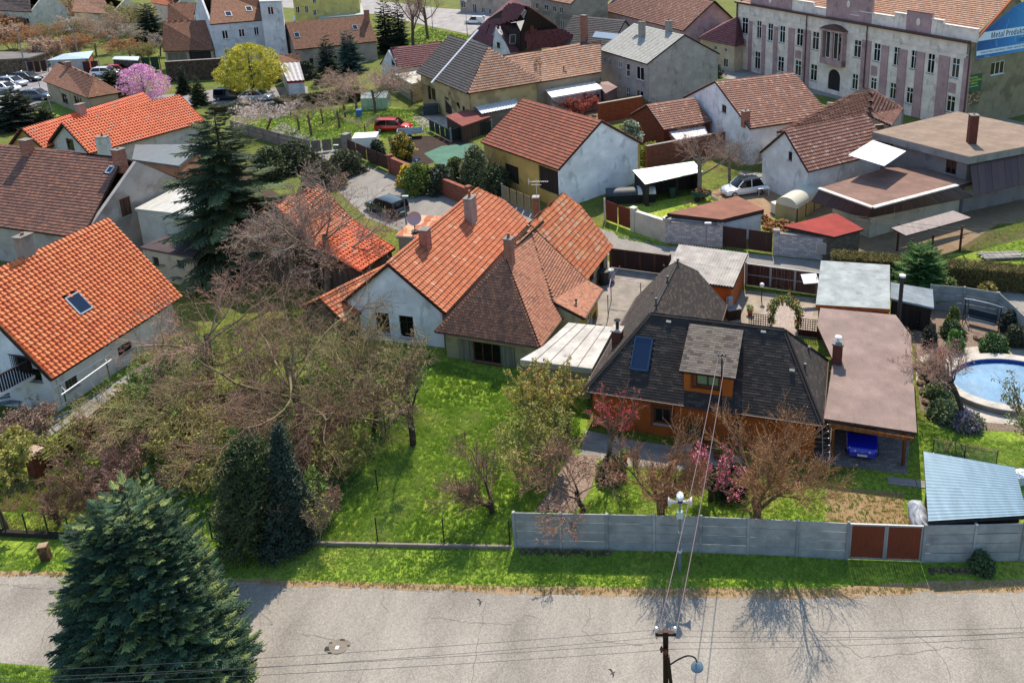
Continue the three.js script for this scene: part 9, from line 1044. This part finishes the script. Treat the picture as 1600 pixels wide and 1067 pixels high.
plant('bare_tree',"bare brownish tree leaning over the thicket left of the white gable",'tree',[-18.13,0,-38.83],{h:5.67,w:6.74,k:'mesh',s:4,bark:'brown',twig:'olive',leaf:'bud',c:[0xc88a4c,0xb87850,0xa89050,0xb08080,0x9a9848],den:.35,ls:.5,turn:.2});
plant('bare_tree',"low bare tree above the brick posted fence beside the white house",'tree',[-27.44,0,-36.61],{h:4.31,w:5.43,k:'mesh',s:12,bark:'brown',twig:'olive',leaf:'bud',c:[0xc88a4c,0xb87850,0xa89050,0xb08080,0x9a9848],den:.4,ls:.5,turn:1});
plant('bare_tree',"bare tangle of a tree in the front of the thicket above the thuja mass",'tree',[-21.07,0,-33.89],{h:5.01,w:6.03,k:'mesh',s:13,bark:'olive',twig:'brown',leaf:'bud',c:[0xc88a4c,0xb87850,0xa89050,0xb08080,0x9a9848],den:.4,ls:.5,turn:5.6});
plant('thicket_shrub',"olive leafed shrub right of the left brick post",'shrub',[-30.41,0,-34.51],{h:2.41,w:2.43,k:'wand',s:1,ls:.7,g:'shrubs of the overgrown thicket',rep:1,leaf:'leaf',c:[0x94943c,0xa4a448,0x848838,0xb0a058],den:.5,bark:'olive',turn:4.5});
plant('thicket_shrub',"brown twigged shrub below the middle brick post",'shrub',[-29.67,0,-35.58],{h:2.45,w:2.49,k:'bush',s:2,ls:.7,g:'shrubs of the overgrown thicket',rep:1,leaf:'bud',c:[0xc49a74,0xb08a78,0xa8986a,0xb88a70,0xa08c8a],den:.4,bark:'brown',turn:4.2});
plant('thicket_shrub',"reddish twigged shrub left of the middle thicket, behind the spruce",'shrub',[-27.22,0,-33.89],{h:2.71,w:2.73,k:'bush',s:3,ls:.7,g:'shrubs of the overgrown thicket',rep:1,leaf:'bud',c:[0xb88a74,0xa8807a],den:.4,bark:'red',turn:4.9});
plant('thicket_shrub',"fresh green leafed shrub under the low bare tree",'shrub',[-27.12,0,-36.09],{h:3.17,w:3.23,k:'wand',s:4,ls:.7,g:'shrubs of the overgrown thicket',rep:1,leaf:'leaf',c:[0x749440,0x648438,0x84a44c],den:.7,bark:'olive',turn:4});
plant('thicket_shrub',"olive leafed shrub in the heart of the thicket",'shrub',[-24.55,0,-34.6],{h:3.09,w:3.12,k:'bush',s:5,ls:.7,g:'shrubs of the overgrown thicket',rep:1,leaf:'leaf',c:[0x94943c,0xa4a448,0x848838,0xb0a058],den:.5,bark:'olive',turn:3.9});
plant('thicket_shrub',"brown twigged shrub right behind the many branched tree",'shrub',[-23.88,0,-36.09],{h:2.82,w:2.87,k:'bush',s:1,ls:.7,g:'shrubs of the overgrown thicket',rep:1,leaf:'bud',c:[0xc49a74,0xb08a78,0xa8986a,0xb88a70,0xa08c8a],den:.4,bark:'brown',turn:1.2});
plant('thicket_shrub',"reddish twigged shrub left of the wide tree trunk",'shrub',[-26.34,0,-37.69],{h:3.26,w:3.35,k:'wand',s:2,ls:.7,g:'shrubs of the overgrown thicket',rep:1,leaf:'bud',c:[0xb88a74,0xa8807a],den:.4,bark:'red',turn:4.8});
plant('thicket_shrub',"fresh green leafed shrub beside the white rails",'shrub',[-28.63,0,-38.83],{h:2.96,w:3.05,k:'bush',s:3,ls:.7,g:'shrubs of the overgrown thicket',rep:1,leaf:'leaf',c:[0x749440,0x648438,0x84a44c],den:.7,bark:'olive',turn:5.1});
plant('thicket_shrub',"olive leafed shrub above the middle brick post",'shrub',[-29.06,0,-37.26],{h:2.53,w:2.59,k:'bush',s:4,ls:.7,g:'shrubs of the overgrown thicket',rep:1,leaf:'leaf',c:[0x94943c,0xa4a448,0x848838,0xb0a058],den:.5,bark:'olive',turn:4.4});
plant('thicket_shrub',"brown twigged shrub between the two bare trunks",'shrub',[-24.65,0,-38.83],{h:2.96,w:3.05,k:'wand',s:5,ls:.7,g:'shrubs of the overgrown thicket',rep:1,leaf:'bud',c:[0xc49a74,0xb08a78,0xa8986a,0xb88a70,0xa08c8a],den:.4,bark:'brown',turn:.2});
plant('thicket_shrub',"reddish twigged shrub at the foot of the wide bare tree",'shrub',[-22.19,0,-37.15],{h:2.88,w:2.94,k:'bush',s:1,ls:.7,g:'shrubs of the overgrown thicket',rep:1,leaf:'bud',c:[0xb88a74,0xa8807a],den:.4,bark:'red',turn:2.9});
plant('thicket_shrub',"fresh green leafed shrub behind the thuja mass",'shrub',[-20.6,0,-34.6],{h:2.75,w:2.78,k:'bush',s:2,ls:.7,g:'shrubs of the overgrown thicket',rep:1,leaf:'leaf',c:[0x749440,0x648438,0x84a44c],den:.7,bark:'olive',turn:6});
plant('thicket_shrub',"olive leafed shrub left of the thuja mass",'shrub',[-22.3,0,-32.33],{h:2.64,w:2.63,k:'wand',s:3,ls:.7,g:'shrubs of the overgrown thicket',rep:1,leaf:'leaf',c:[0x94943c,0xa4a448,0x848838,0xb0a058],den:.5,bark:'olive',turn:2.1});
plant('thicket_shrub',"brown twigged shrub right of the spruce top",'shrub',[-23.81,0,-32.76],{h:2,w:2,k:'bush',s:4,ls:.7,g:'shrubs of the overgrown thicket',rep:1,leaf:'bud',c:[0xc49a74,0xb08a78,0xa8986a,0xb88a70,0xa08c8a],den:.4,bark:'brown',turn:2.6});
plant('thicket_shrub',"reddish twigged shrub right of the wide bare tree",'shrub',[-18.39,0,-35.58],{h:2.8,w:2.84,k:'bush',s:5,ls:.7,g:'shrubs of the overgrown thicket',rep:1,leaf:'bud',c:[0xb88a74,0xa8807a],den:.4,bark:'red',turn:5.6});
plant('thicket_shrub',"fresh green leafed shrub near the small boundary tree",'shrub',[-18.22,0,-37.69],{h:2.91,w:2.98,k:'wand',s:1,ls:.7,g:'shrubs of the overgrown thicket',rep:1,leaf:'leaf',c:[0x749440,0x648438,0x84a44c],den:.7,bark:'olive',turn:2});
plant('thicket_shrub',"olive leafed shrub beside the lawn boundary wire",'shrub',[-16.2,0,-33.43],{h:2.36,w:2.37,k:'bush',s:2,ls:.7,g:'shrubs of the overgrown thicket',rep:1,leaf:'leaf',c:[0x94943c,0xa4a448,0x848838,0xb0a058],den:.5,bark:'olive',turn:3});
plant('thicket_shrub',"brown twigged shrub behind the blackish conifer",'shrub',[-17.19,0,-32.76],{h:2.33,w:2.33,k:'bush',s:3,ls:.7,g:'shrubs of the overgrown thicket',rep:1,leaf:'bud',c:[0xc49a74,0xb08a78,0xa8986a,0xb88a70,0xa08c8a],den:.4,bark:'brown',turn:4.7});
plant('thicket_shrub',"reddish twigged shrub below the white gable windows",'shrub',[-18.51,0,-41.27],{h:3.09,w:3.21,k:'wand',s:4,ls:.7,g:'shrubs of the overgrown thicket',rep:1,leaf:'bud',c:[0xb88a74,0xa8807a],den:.4,bark:'red',turn:5});
plant('thicket_shrub',"fresh green leafed shrub by the orange roof corner",'shrub',[-28.41,0,-41.27],{h:3.09,w:3.21,k:'bush',s:5,ls:.7,g:'shrubs of the overgrown thicket',rep:1,leaf:'leaf',c:[0x749440,0x648438,0x84a44c],den:.7,bark:'olive',turn:5.7});
plant('thicket_shrub',"olive leafed shrub at the wall of the orange roofed house",'shrub',[-30.14,0,-41.93],{h:2.74,w:2.85,k:'bush',s:1,ls:.7,g:'shrubs of the overgrown thicket',rep:1,leaf:'leaf',c:[0x94943c,0xa4a448,0x848838,0xb0a058],den:.5,bark:'olive',turn:3.4});
plant('thicket_shrub',"brown twigged shrub just behind the spruce tip",'shrub',[-29,0,-32.54],{h:1.99,w:1.99,k:'wand',s:2,ls:.7,g:'shrubs of the overgrown thicket',rep:1,leaf:'bud',c:[0xc49a74,0xb08a78,0xa8986a,0xb88a70,0xa08c8a],den:.4,bark:'brown',turn:4.8});
plant('thicket_shrub',"reddish twigged shrub left behind the spruce tip",'shrub',[-26.98,0,-32.33],{h:1.99,w:1.98,k:'bush',s:3,ls:.7,g:'shrubs of the overgrown thicket',rep:1,leaf:'bud',c:[0xb88a74,0xa8807a],den:.4,bark:'red',turn:4.2});
plant('thicket_shrub',"fresh green leafed shrub right of the blackish conifer",'shrub',[-17.08,0,-31.08],{h:1.94,w:1.91,k:'bush',s:4,ls:.7,g:'shrubs of the overgrown thicket',rep:1,leaf:'leaf',c:[0x749440,0x648438,0x84a44c],den:.7,bark:'olive',turn:2.7});
plant('thicket_shrub',"olive leafed shrub at the back of the thicket, right of the trunk",'shrub',[-24.79,0,-41.27],{h:3.09,w:3.21,k:'wand',s:5,ls:.7,g:'shrubs of the overgrown thicket',rep:1,leaf:'leaf',c:[0x94943c,0xa4a448,0x848838,0xb0a058],den:.5,bark:'olive',turn:2.9});
plant('thicket_shrub',"brown twigged shrub near the tile lean-to",'shrub',[-23.39,0,-41.93],{h:3.12,w:3.26,k:'bush',s:1,ls:.7,g:'shrubs of the overgrown thicket',rep:1,leaf:'bud',c:[0xc49a74,0xb08a78,0xa8986a,0xb88a70,0xa08c8a],den:.4,bark:'brown',turn:6.2});
plant('thicket_shrub',"reddish twigged shrub at the front corner of the thicket",'shrub',[-16.16,0,-30.68],{h:1.61,w:1.58,k:'bush',s:2,ls:.7,g:'shrubs of the overgrown thicket',rep:1,leaf:'bud',c:[0xb88a74,0xa8807a],den:.4,bark:'red',turn:4.3});
plant('thicket_shrub',"fresh green leafed shrub under the tile lean-to eave",'shrub',[-21.07,0,-41.93],{h:2.74,w:2.85,k:'wand',s:3,ls:.7,g:'shrubs of the overgrown thicket',rep:1,leaf:'leaf',c:[0x749440,0x648438,0x84a44c],den:.7,bark:'olive',turn:4.1});
plant('bare_shrub',"bare wispy shrub in front of the dark thuja mass",'shrub',[-19.42,0,-29.3],{h:2.62,w:1.4,k:'wand',s:2,bark:'pale',leaf:'leaf',c:[0x94943c,0xa4a448,0x848838,0xb0a058],den:.2,ls:.6,turn:3.9});
plant('bare_shrub',"bare twiggy bush between the two dark evergreens and the kerb",'shrub',[-17.39,0,-29.16],{h:3.08,w:1.62,k:'wand',s:2,bark:'pale',leaf:'leaf',c:[0x94943c,0xa4a448,0x848838,0xb0a058],den:.2,ls:.6,turn:2.3});
plant('bare_shrub',"bare reddish shrub right of the blackish conifer",'shrub',[-15.87,0,-29.3],{h:2.62,w:1.4,k:'wand',s:2,bark:'pale',leaf:'leaf',c:[0x94943c,0xa4a448,0x848838,0xb0a058],den:.2,ls:.6,turn:1.8});
plant('fruit_tree',"olive leafed small tree at the left edge behind the verge",'tree',[-30.32,0,-29.9],{h:4.47,w:2.58,k:'apple',s:2,bark:'brown',leaf:'leaf',c:[0x94943c,0xa4a448,0x848838,0xb0a058],den:.9,turn:4});
plant('garden_shrub',"shrub with pale pinkish twigs in front of the white house bench",'shrub',[-34.28,0,-36.09],{h:1.97,w:2.5,k:'bush',s:2,bark:'brown',leaf:'bud',c:[0xb09a88,0xa88a7a],rep:2,turn:1.9});
plant('fruit_tree',"young goblet fruit tree left of the blue spruce",'tree',[-28.15,0,-30.21],{h:2.46,w:1.75,k:'goblet',s:3,bark:'brown',turn:2.3});
plant('fruit_tree',"young fruit tree half behind the blue spruce",'tree',[-26.59,0,-31.08],{h:1.8,w:1.8,k:'goblet',s:4,bark:'brown',turn:2.7});
plant('garden_shrub',"olive shrub left of the brick fence post",'shrub',[-33.02,0,-33.66],{h:2.26,w:1.83,k:'bush',s:4,bark:'brown',leaf:'leaf',c:[0x94943c,0xa4a448,0x848838,0xb0a058],rep:2,turn:2.9});
plant('apple_tree',"crooked apple tree with fresh leaf tips on the lawn by the white gable house",'tree',[-13.54,0,-35.69],{h:5.84,w:4.62,k:'apple',s:3,bark:'dark',twig:'brown',leaf:'leaf',c:[0x8a8a4c,0x9a8a5c,0x7a7a3c,0xa88868],den:.35,ls:.6,turn:5.7});
plant('fruit_tree',"slim bare fruit tree with upright shoots on the lawn by the concrete fence",'tree',[-8.36,0,-30.96],{h:3.99,w:3.55,k:'goblet',s:2,bark:'dark',twig:'brown',turn:3.6});
plant('leafy_shrub',"tall leafing shrub in front of the flat roofed annex",'shrub',[-6.78,0,-37.26],{h:3.7,w:3.39,k:'bush',s:2,bark:'olive',leaf:'leaf',c:[0x9c9a3c,0xaaa444,0x848834,0xb88c48],rep:1,den:.8,ls:.8,turn:3});
plant('leafy_shrub',"loose sparse shrub with thin stems in the lawn corner",'shrub',[-7.02,0,-32.54],{h:4.18,w:2.78,k:'wand',s:3,bark:'olive',leaf:'leaf',c:[0x9c9a3c,0x848834,0xaa9a48],rep:1,den:.6,ls:.7,turn:4.8});
plant('leafy_shrub',"sparse green shrub at the boundary left of the garden path",'shrub',[-5.86,0,-33.89],{h:3.56,w:1.83,k:'wand',s:4,bark:'olive',leaf:'leaf',c:[0x8c8a34,0x74782c],den:.7,turn:.7});
plant('bare_tree',"small bare tree on the boundary beside the apple tree",'tree',[-16.06,0,-36.88],{h:3.56,w:2.4,k:'apple',s:5,bark:'dark',twig:'brown',turn:5.8});
plant('red_budding_tree',"small tree with bright red buds in front of the orange wall",'tree',[-3.01,0,-33.89],{h:4.76,w:2.38,k:'sapling',s:2,bark:'grey',twig:'brown',leaf:'bloom',c:[0xc83048,0xd84858,0xb02438,0xc86858],ln:'blossom',den:.5,ls:.6,turn:5.6});
plant('fruit_tree',"bare goblet fruit tree left of the loudspeaker lamp post",'tree',[-.39,0,-30.84],{h:6.49,w:4.66,k:'goblet',s:5,bark:'brown',twig:'rust',leaf:'bud',c:[0xc08a50,0xb07a5a],den:.3,ls:.6,turn:1});
plant('fruit_tree',"wide bare goblet fruit tree in front of the carport",'tree',[4.11,0,-30.56],{h:6.29,w:5.79,k:'goblet',s:6,bark:'brown',twig:'rust',leaf:'bud',c:[0xc08a50,0xc89858],den:.4,ls:.6,turn:1.7});
plant('fruit_tree',"low spreading bare tree over the gravel path",'tree',[-4.06,0,-30.96],{h:3.99,w:4.88,k:'apple',s:7,bark:'dark',twig:'brown',leaf:'bud',c:[0xc87880,0xb07860,0x8a8a4c],den:.3,turn:2.9});
plant('pink_blossom_tree',"small bare tree with pink blossom tips beside the lamp post",'tree',[1.97,0,-31.78],{h:3.98,w:2.42,k:'goblet',s:8,bark:'dark',twig:'brown',leaf:'bloom',c:[0xe87890,0xf0a0b0,0xd86078],ln:'blossom',den:.14,ls:.8,turn:3.9});
plant('pool_tree',"bare spreading tree with dark trunk beside the pool",'tree',[16.27,0,-37.86],{h:5.38,w:5.21,k:'apple',s:9,bark:'dark',twig:'red',leaf:'bud',c:[0xc09888,0xb08878],den:.2,turn:3.2});
plant('bare_tree',"bare shrub like tree at the right edge above the metal roof shed",'tree',[18.09,0,-33.89],{h:5.37,w:2.85,k:'sapling',s:5,bark:'brown',leaf:'leaf',c:[0x6a7a3c],den:.4,turn:2.1});
plant('bare_tree',"tall thin bare tree behind the wooden pole and lean-to roof",'tree',[2.81,0,-71.03],{h:8.5,w:6.6,k:'apple',s:2,bark:'grey',twig:'red',turn:1.2});
plant('bare_tree',"small bare tree in the yard behind the red roofed shed",'tree',[6.16,0,-76.72],{h:5.47,w:4.54,k:'sapling',s:3,bark:'grey',turn:0});
plant('orchard_tree',"white blossoming fruit tree at the near orchard corner",'tree',[-49.44,0,-93.38],{h:4.77,w:7.79,k:'apple',s:1,bark:'brown',twig:'pale',thin:.01,leaf:'bloom',c:[0xe8dcd8,0xd8c0b8,0xf0e8e4],ln:'blossom',den:.6,turn:.5});
plant('orchard_tree',"bare young orchard tree nearest the slab fence",'tree',[-45.94,0,-94.49],{h:3.52,w:2.68,k:'sapling',s:2,bark:'brown',twig:'pale',thin:.01,turn:3.5});
plant('orchard_tree',"bare orchard tree in the front row beside the slab fence",'tree',[-43.36,0,-92.03],{h:4.95,w:3.84,k:'sapling',s:3,bark:'brown',twig:'pale',thin:.01,turn:.6});
plant('orchard_tree',"bare orchard tree in the middle of the front group",'tree',[-44.21,0,-97.36],{h:3.61,w:3.57,k:'sapling',s:4,bark:'brown',twig:'pale',thin:.01,turn:1.2});
plant('orchard_tree',"bare orchard tree left of the blue beehive",'tree',[-41.28,0,-95.33],{h:4.45,w:4.45,k:'sapling',s:1,bark:'brown',twig:'pale',thin:.01,turn:2.6});
plant('orchard_tree',"bare orchard tree near the hedge",'tree',[-42.55,0,-100.39],{h:4.05,w:3.67,k:'sapling',s:2,bark:'brown',twig:'pale',thin:.01,turn:3.8});
plant('orchard_tree',"pink flushed orchard tree in front of the greenhouse",'tree',[-39.31,0,-102.63],{h:6.29,w:7.63,k:'apple',s:3,bark:'brown',twig:'pale',thin:.01,leaf:'bloom',c:[0xe0b0a8,0xd0a098,0xe8c4bc],ln:'blossom',den:.2,turn:3.8});
plant('orchard_tree',"small bare orchard tree beside the red car",'tree',[-36.78,0,-92.03],{h:2.57,w:3.08,k:'sapling',s:4,bark:'brown',twig:'pale',thin:.01,turn:3.4});
plant('orchard_tree',"bare orchard tree by the yellowish house corner",'tree',[-35.78,0,-106.67],{h:4.36,w:5.29,k:'apple',s:1,bark:'brown',twig:'pale',thin:.01,turn:1.6});
plant('orchard_tree',"bare orchard tree at the far end by the hedge",'tree',[-49.82,0,-100.71],{h:3.12,w:3.69,k:'sapling',s:2,bark:'brown',twig:'pale',thin:.01,turn:.7});
plant('orchard_tree',"pink budded orchard tree behind the hedge",'tree',[-42.47,0,-103.94],{h:5.31,w:6.88,k:'apple',s:3,bark:'brown',twig:'pale',thin:.01,leaf:'bloom',c:[0xd8a8a0,0xc89890],ln:'blossom',den:.2,turn:6.1});
plant('orchard_tree',"reddish bare tree left of the white slab annex",'tree',[-40.62,0,-111.79],{h:4.91,w:6.45,k:'apple',s:4,bark:'brown',twig:'pale',thin:.01,leaf:'bud',c:[0xc49a74,0xb08a78,0xa8986a,0xb88a70,0xa08c8a],den:.6,turn:4.4});
plant('orchard_tree',"bare reddish tree in front of the dark spruces",'tree',[-47.86,0,-111.79],{h:4.35,w:5.53,k:'apple',s:1,bark:'brown',twig:'pale',thin:.01,leaf:'bud',c:[0xc49a74,0xb08a78,0xa8986a,0xb88a70,0xa08c8a],den:.6,turn:.2});
bushy('yellow_willow',"bright yellow green willow in spring leaf below the white town house",'tree',[-60.29,0,-111.79],{h:7.51,w:8.81,shape:'ball',n:1500,c:[0xc8c038,0xb8b030,0xd4cc50,0x9c9c2c],leaf:'fine',ls:2.4,s:9});
bushy('pink_tree',"full pink blossoming cherry tree behind the long orange roof",'tree',[-74.16,0,-108.81],{h:5.16,w:6.46,shape:'ball',n:900,c:[0xdca4cc,0xe4b0d4,0xcc8cbc,0xecc4dc],leaf:'bloom',ls:2.2,s:33});
plant('red_shrub',"reddish leafing shrub in front of the white sheet roofed extension",'shrub',[-12.01,0,-101.98],{h:2.81,w:4.87,k:'bush',s:3,leaf:'leaf',c:[0xa84a3c,0xb86048,0x8a4a3c],rep:2,turn:.2});
plant('bare_tree',"pale twiggy tree in front of the lichen roof wing",'tree',[-20.18,0,-106.32],{h:7.19,w:6.13,k:'apple',s:6,bark:'pale',leaf:'bud',c:[0x9a8a60,0x8a7a58],rep:2,turn:4.7});
plant('bare_tree',"bare tree by the upper road beside the dark conifers",'tree',[-49.93,0,-152.77],{h:12.33,w:8.6,k:'walnut',s:6,bark:'brown',twig:'red',turn:0});
plant('bare_tree',"bare tree behind the dark conifer on the upper lawn",'tree',[-49.17,0,-159.95],{h:11.6,w:7.71,k:'walnut',s:7,bark:'brown',twig:'red',turn:.5});
plant('orange_shrub',"brown shrub by the corner of the slate house",'shrub',[-4.07,0,-106.32],{h:1.55,w:3.62,k:'bush',s:4,leaf:'bud',c:[0x9a8048,0x8a7a44],rep:2,turn:6.1});
plant('bare_shrub',"bare twiggy shrub in front of the yellow barn wall",'shrub',[-18.85,0,-74.86],{h:4.3,w:2.29,k:'wand',s:2,bark:'pale',turn:2.3});
plant('bare_shrub',"bare shrubs in shade behind the white car",'shrub',[8.13,0,-80.3],{h:2.65,w:5.02,k:'bush',s:5,bark:'grey',turn:5.8});
plant('far_garden_tree',"pale bare tree in front of the pale house",'tree',[-123.53,0,-147.45],{h:5.8,w:5.89,k:'bush',s:1,bark:'pale',leaf:'leaf',c:[0xc8ac94,0xb89a80],rep:2,ls:1.4,g:'bare trees of the far garden at the top left',turn:5.9});
plant('far_garden_tree',"orange brown bare tree left in front of the peeling house",'tree',[-116.78,0,-144.92],{h:5.71,w:8.24,k:'apple',s:2,bark:'pale',leaf:'bud',c:[0xc89460,0xb88458],rep:2,ls:1.4,g:'bare trees of the far garden at the top left',turn:3.6});
plant('far_garden_tree',"olive bare tree in front of the peeling house corner",'tree',[-118.42,0,-152.77],{h:5,w:6.09,k:'bush',s:3,bark:'olive',leaf:'bud',c:[0x9a9a5c,0xaa9a64],rep:2,ls:1.4,g:'bare trees of the far garden at the top left',turn:5.6});
plant('far_garden_tree',"greyish bare tree right of the peeling house",'tree',[-118.11,0,-158.47],{h:5.17,w:8.98,k:'apple',s:4,bark:'grey',leaf:'leaf',c:[0xc8bcac,0xb0a08c],rep:2,ls:1.4,g:'bare trees of the far garden at the top left',turn:2.5});
plant('far_garden_tree',"pale bare tree behind the blue roof shed",'tree',[-111.61,0,-155.57],{h:6.84,w:8.25,k:'bush',s:5,bark:'pale',leaf:'bud',c:[0xc8ac94,0xb89a80],rep:2,ls:1.4,g:'bare trees of the far garden at the top left',turn:3});
plant('far_garden_tree',"orange brown bare tree above the blue roof shed",'tree',[-103.59,0,-141.28],{h:5.12,w:6.9,k:'apple',s:1,bark:'pale',leaf:'bud',c:[0xc89460,0xb88458],rep:2,ls:1.4,g:'bare trees of the far garden at the top left',turn:5.4});
plant('far_garden_tree',"olive bare tree at the top between the houses",'tree',[-113.47,0,-166.18],{h:6.46,w:7.7,k:'bush',s:2,bark:'olive',leaf:'leaf',c:[0x9a9a5c,0xaa9a64],rep:2,ls:1.4,g:'bare trees of the far garden at the top left',turn:1.6});
plant('far_garden_tree',"greyish bare tree right of the utility pole",'tree',[-102.81,0,-146.17],{h:5.52,w:7.12,k:'apple',s:3,bark:'grey',leaf:'bud',c:[0xc8bcac,0xb0a08c],rep:2,ls:1.4,g:'bare trees of the far garden at the top left',turn:2.3});
plant('far_garden_tree',"pale bare tree above the stone garages",'tree',[-107.36,0,-140.1],{h:3.48,w:4.68,k:'bush',s:4,bark:'pale',leaf:'bud',c:[0xc8ac94,0xb89a80],rep:2,ls:1.4,g:'bare trees of the far garden at the top left',turn:3.2});
plant('far_garden_tree',"orange brown bare tree at the far left edge",'tree',[-134.77,0,-159.95],{h:5.21,w:7.76,k:'apple',s:5,bark:'pale',leaf:'leaf',c:[0xc89460,0xb88458],rep:2,ls:1.4,g:'bare trees of the far garden at the top left',turn:6.1});
plant('far_garden_tree',"olive bare tree beside the dark conifer by the barn",'tree',[-90.59,0,-134.49],{h:4.24,w:3.6,k:'bush',s:1,bark:'olive',leaf:'bud',c:[0x9a9a5c,0xaa9a64],rep:2,ls:1.4,g:'bare trees of the far garden at the top left',turn:4.8});
plant('far_garden_tree',"greyish bare tree below the conifer by the barn",'tree',[-92.02,0,-141.28],{h:4.43,w:3.45,k:'apple',s:2,bark:'grey',leaf:'bud',c:[0xc8bcac,0xb0a08c],rep:2,ls:1.4,g:'bare trees of the far garden at the top left',turn:6.1});
plant('far_garden_tree',"pale bare tree behind the stone garage row",'tree',[-107.15,0,-134.49],{h:4.68,w:4.5,k:'bush',s:3,bark:'pale',leaf:'leaf',c:[0xc8ac94,0xb89a80],rep:2,ls:1.4,g:'bare trees of the far garden at the top left',turn:.6});
plant('far_garden_tree',"orange brown bare tree left of the barn conifer",'tree',[-94.59,0,-137.24],{h:4.54,w:5.59,k:'apple',s:4,bark:'pale',leaf:'bud',c:[0xc89460,0xb88458],rep:2,ls:1.4,g:'bare trees of the far garden at the top left',turn:1.9});
// ---------- grass ----------
grassOver([[-16.13,-29.16],[-14.21,-43.63],[-9.37,-41.27],[-5.1,-38.83],[-4.8,-36.09],[-7.06,-29.16]],'lawn_grass',"tufted green grass of the long lawn parcel",150,31,[0x769630,0x86a638,0x96b444,0xa6be54,0xb6c270],0.13);
grassOver([[-30.05,-28.51],[-20.1,-28.87],[-16.14,-28.94],[-6.99,-28.79],[7.79,-28.16],[7.47,-26.7],[-1.23,-26.76],[-5.82,-26.92],[-12.08,-27.09],[-18.84,-27.32],[-26.04,-27.65],[-29.37,-27.68]],'verge_grass',"mown green grass of the verge along the road",150,32,[0x769630,0x86a638,0x96b444,0xa6be54,0xb6c270],0.09);
grassOver([[-6.52,-31.08],[-4.41,-31.08],[-1.99,-34.13],[3.66,-33.57],[7.64,-32.54],[7.91,-28.72],[-1.33,-29.34]],'garden_grass',"short green grass of the garden behind the concrete fence",150,33,[0x769630,0x86a638,0x96b444,0xa6be54,0xb6c270],0.08);
grassOver([[13.77,-37.69],[15.11,-37.04],[17.51,-36.09],[20.24,-36.09],[18.7,-32.76],[12.41,-32.76]],'garden_grass',"short lawn grass beside the pool and the carport",150,34,[0x769630,0x86a638,0x96b444,0xa6be54,0xb6c270],0.08);
grassOver([[-15.9,-29.71],[-14.31,-43.99],[-19.53,-43.99],[-23.84,-41.27],[-28.81,-38.83],[-29.32,-33.43],[-25.01,-30.28],[-19.2,-29.34]],'weedy_grass',"weedy bluish green ground growth left of the lawn parcel",70,35,[0x547a3c,0x648a4c,0x749a58,0x8a9a50],0.18);
grassOver([[-35.09,-34.6],[-31.88,-33.43],[-28.84,-32.76],[-25.8,-31.48],[-20.65,-29.34],[-31.14,-29.82]],'weedy_grass',"patchy grass of the left garden by the bare soil strip",90,36,[0x7a9a36,0x94a448,0xb4b06a,0xc0b27c],0.12);
grassOver([[-26.28,-23.36],[-21.95,-23.06],[-18.31,-22.19],[-16.9,-21.37],[-24.61,-21.37]],'corner_grass',"grass in the bottom left corner below the road",170,37,[0x769630,0x86a638,0x96b444,0xa6be54,0xb6c270],0.12);
grassOver([[-53.24,-94.49],[-52.45,-101.98],[-43.02,-106.32],[-35.19,-103.94],[-28.09,-93.93],[-33.5,-91.24],[-36.83,-86.98],[-40.83,-86.03]],'orchard_grass',"green orchard grass around the bare fruit trees",30,38,[0x6a8a2c,0x7a9836,0x8aa644],0.14);
grassOver([[-53.26,-146.17],[-54.61,-174.65],[-40.17,-161.47],[-43.08,-152.77],[-47.7,-143.69]],'upper_lawn_grass',"green lawn beside the upper road",14,39,[0x5c7a22,0x6c8a2a],0.2);
grassOver([[-4.78,-63.8],[-.32,-60.91],[.21,-60.16],[-4.4,-62.19]],'yard_grass',"grass strips beside the street behind the black roof house",80,40,[0x769630,0x86a638,0x96b444,0xa6be54,0xb6c270],0.1);
grassOver([[23.64,-59.31],[32,-66.64],[34.77,-65.19],[30.6,-56.43]],'hedge_lawn_grass',"shaded lawn beyond the long clipped hedge",30,41,[0x769630,0x86a638,0x96b444,0xa6be54,0xb6c270],0.12);
grassOver([[7.64,-32.54],[11.38,-32.24],[11.19,-28.79],[8.05,-28.72]],'driveway_weeds',"dry straw coloured weeds on the sandy driveway",80,42,[0x7a9a36,0x94a448,0xb4b06a,0xc0b27c],0.08);
grassOver([[-29.34,-27.65],[-18.82,-27.28],[-12.07,-27.05],[-5.82,-26.89],[-1.24,-26.8],[7.48,-26.73],[10.92,-27.02],[16.12,-27.15],[15.91,-26.7],[10.79,-26.61],[7.55,-26.42],[-1.22,-26.45],[-5.76,-26.54],[-11.98,-26.8],[-18.74,-27.12],[-29.2,-27.48]],'roadside_grass',"dry straw coloured grass tufts along the crumbling road edge",90,43,[0x8a9440,0xa8a060,0xb8a878,0xc4b088],0.09);
renderer.render(scene, camera);
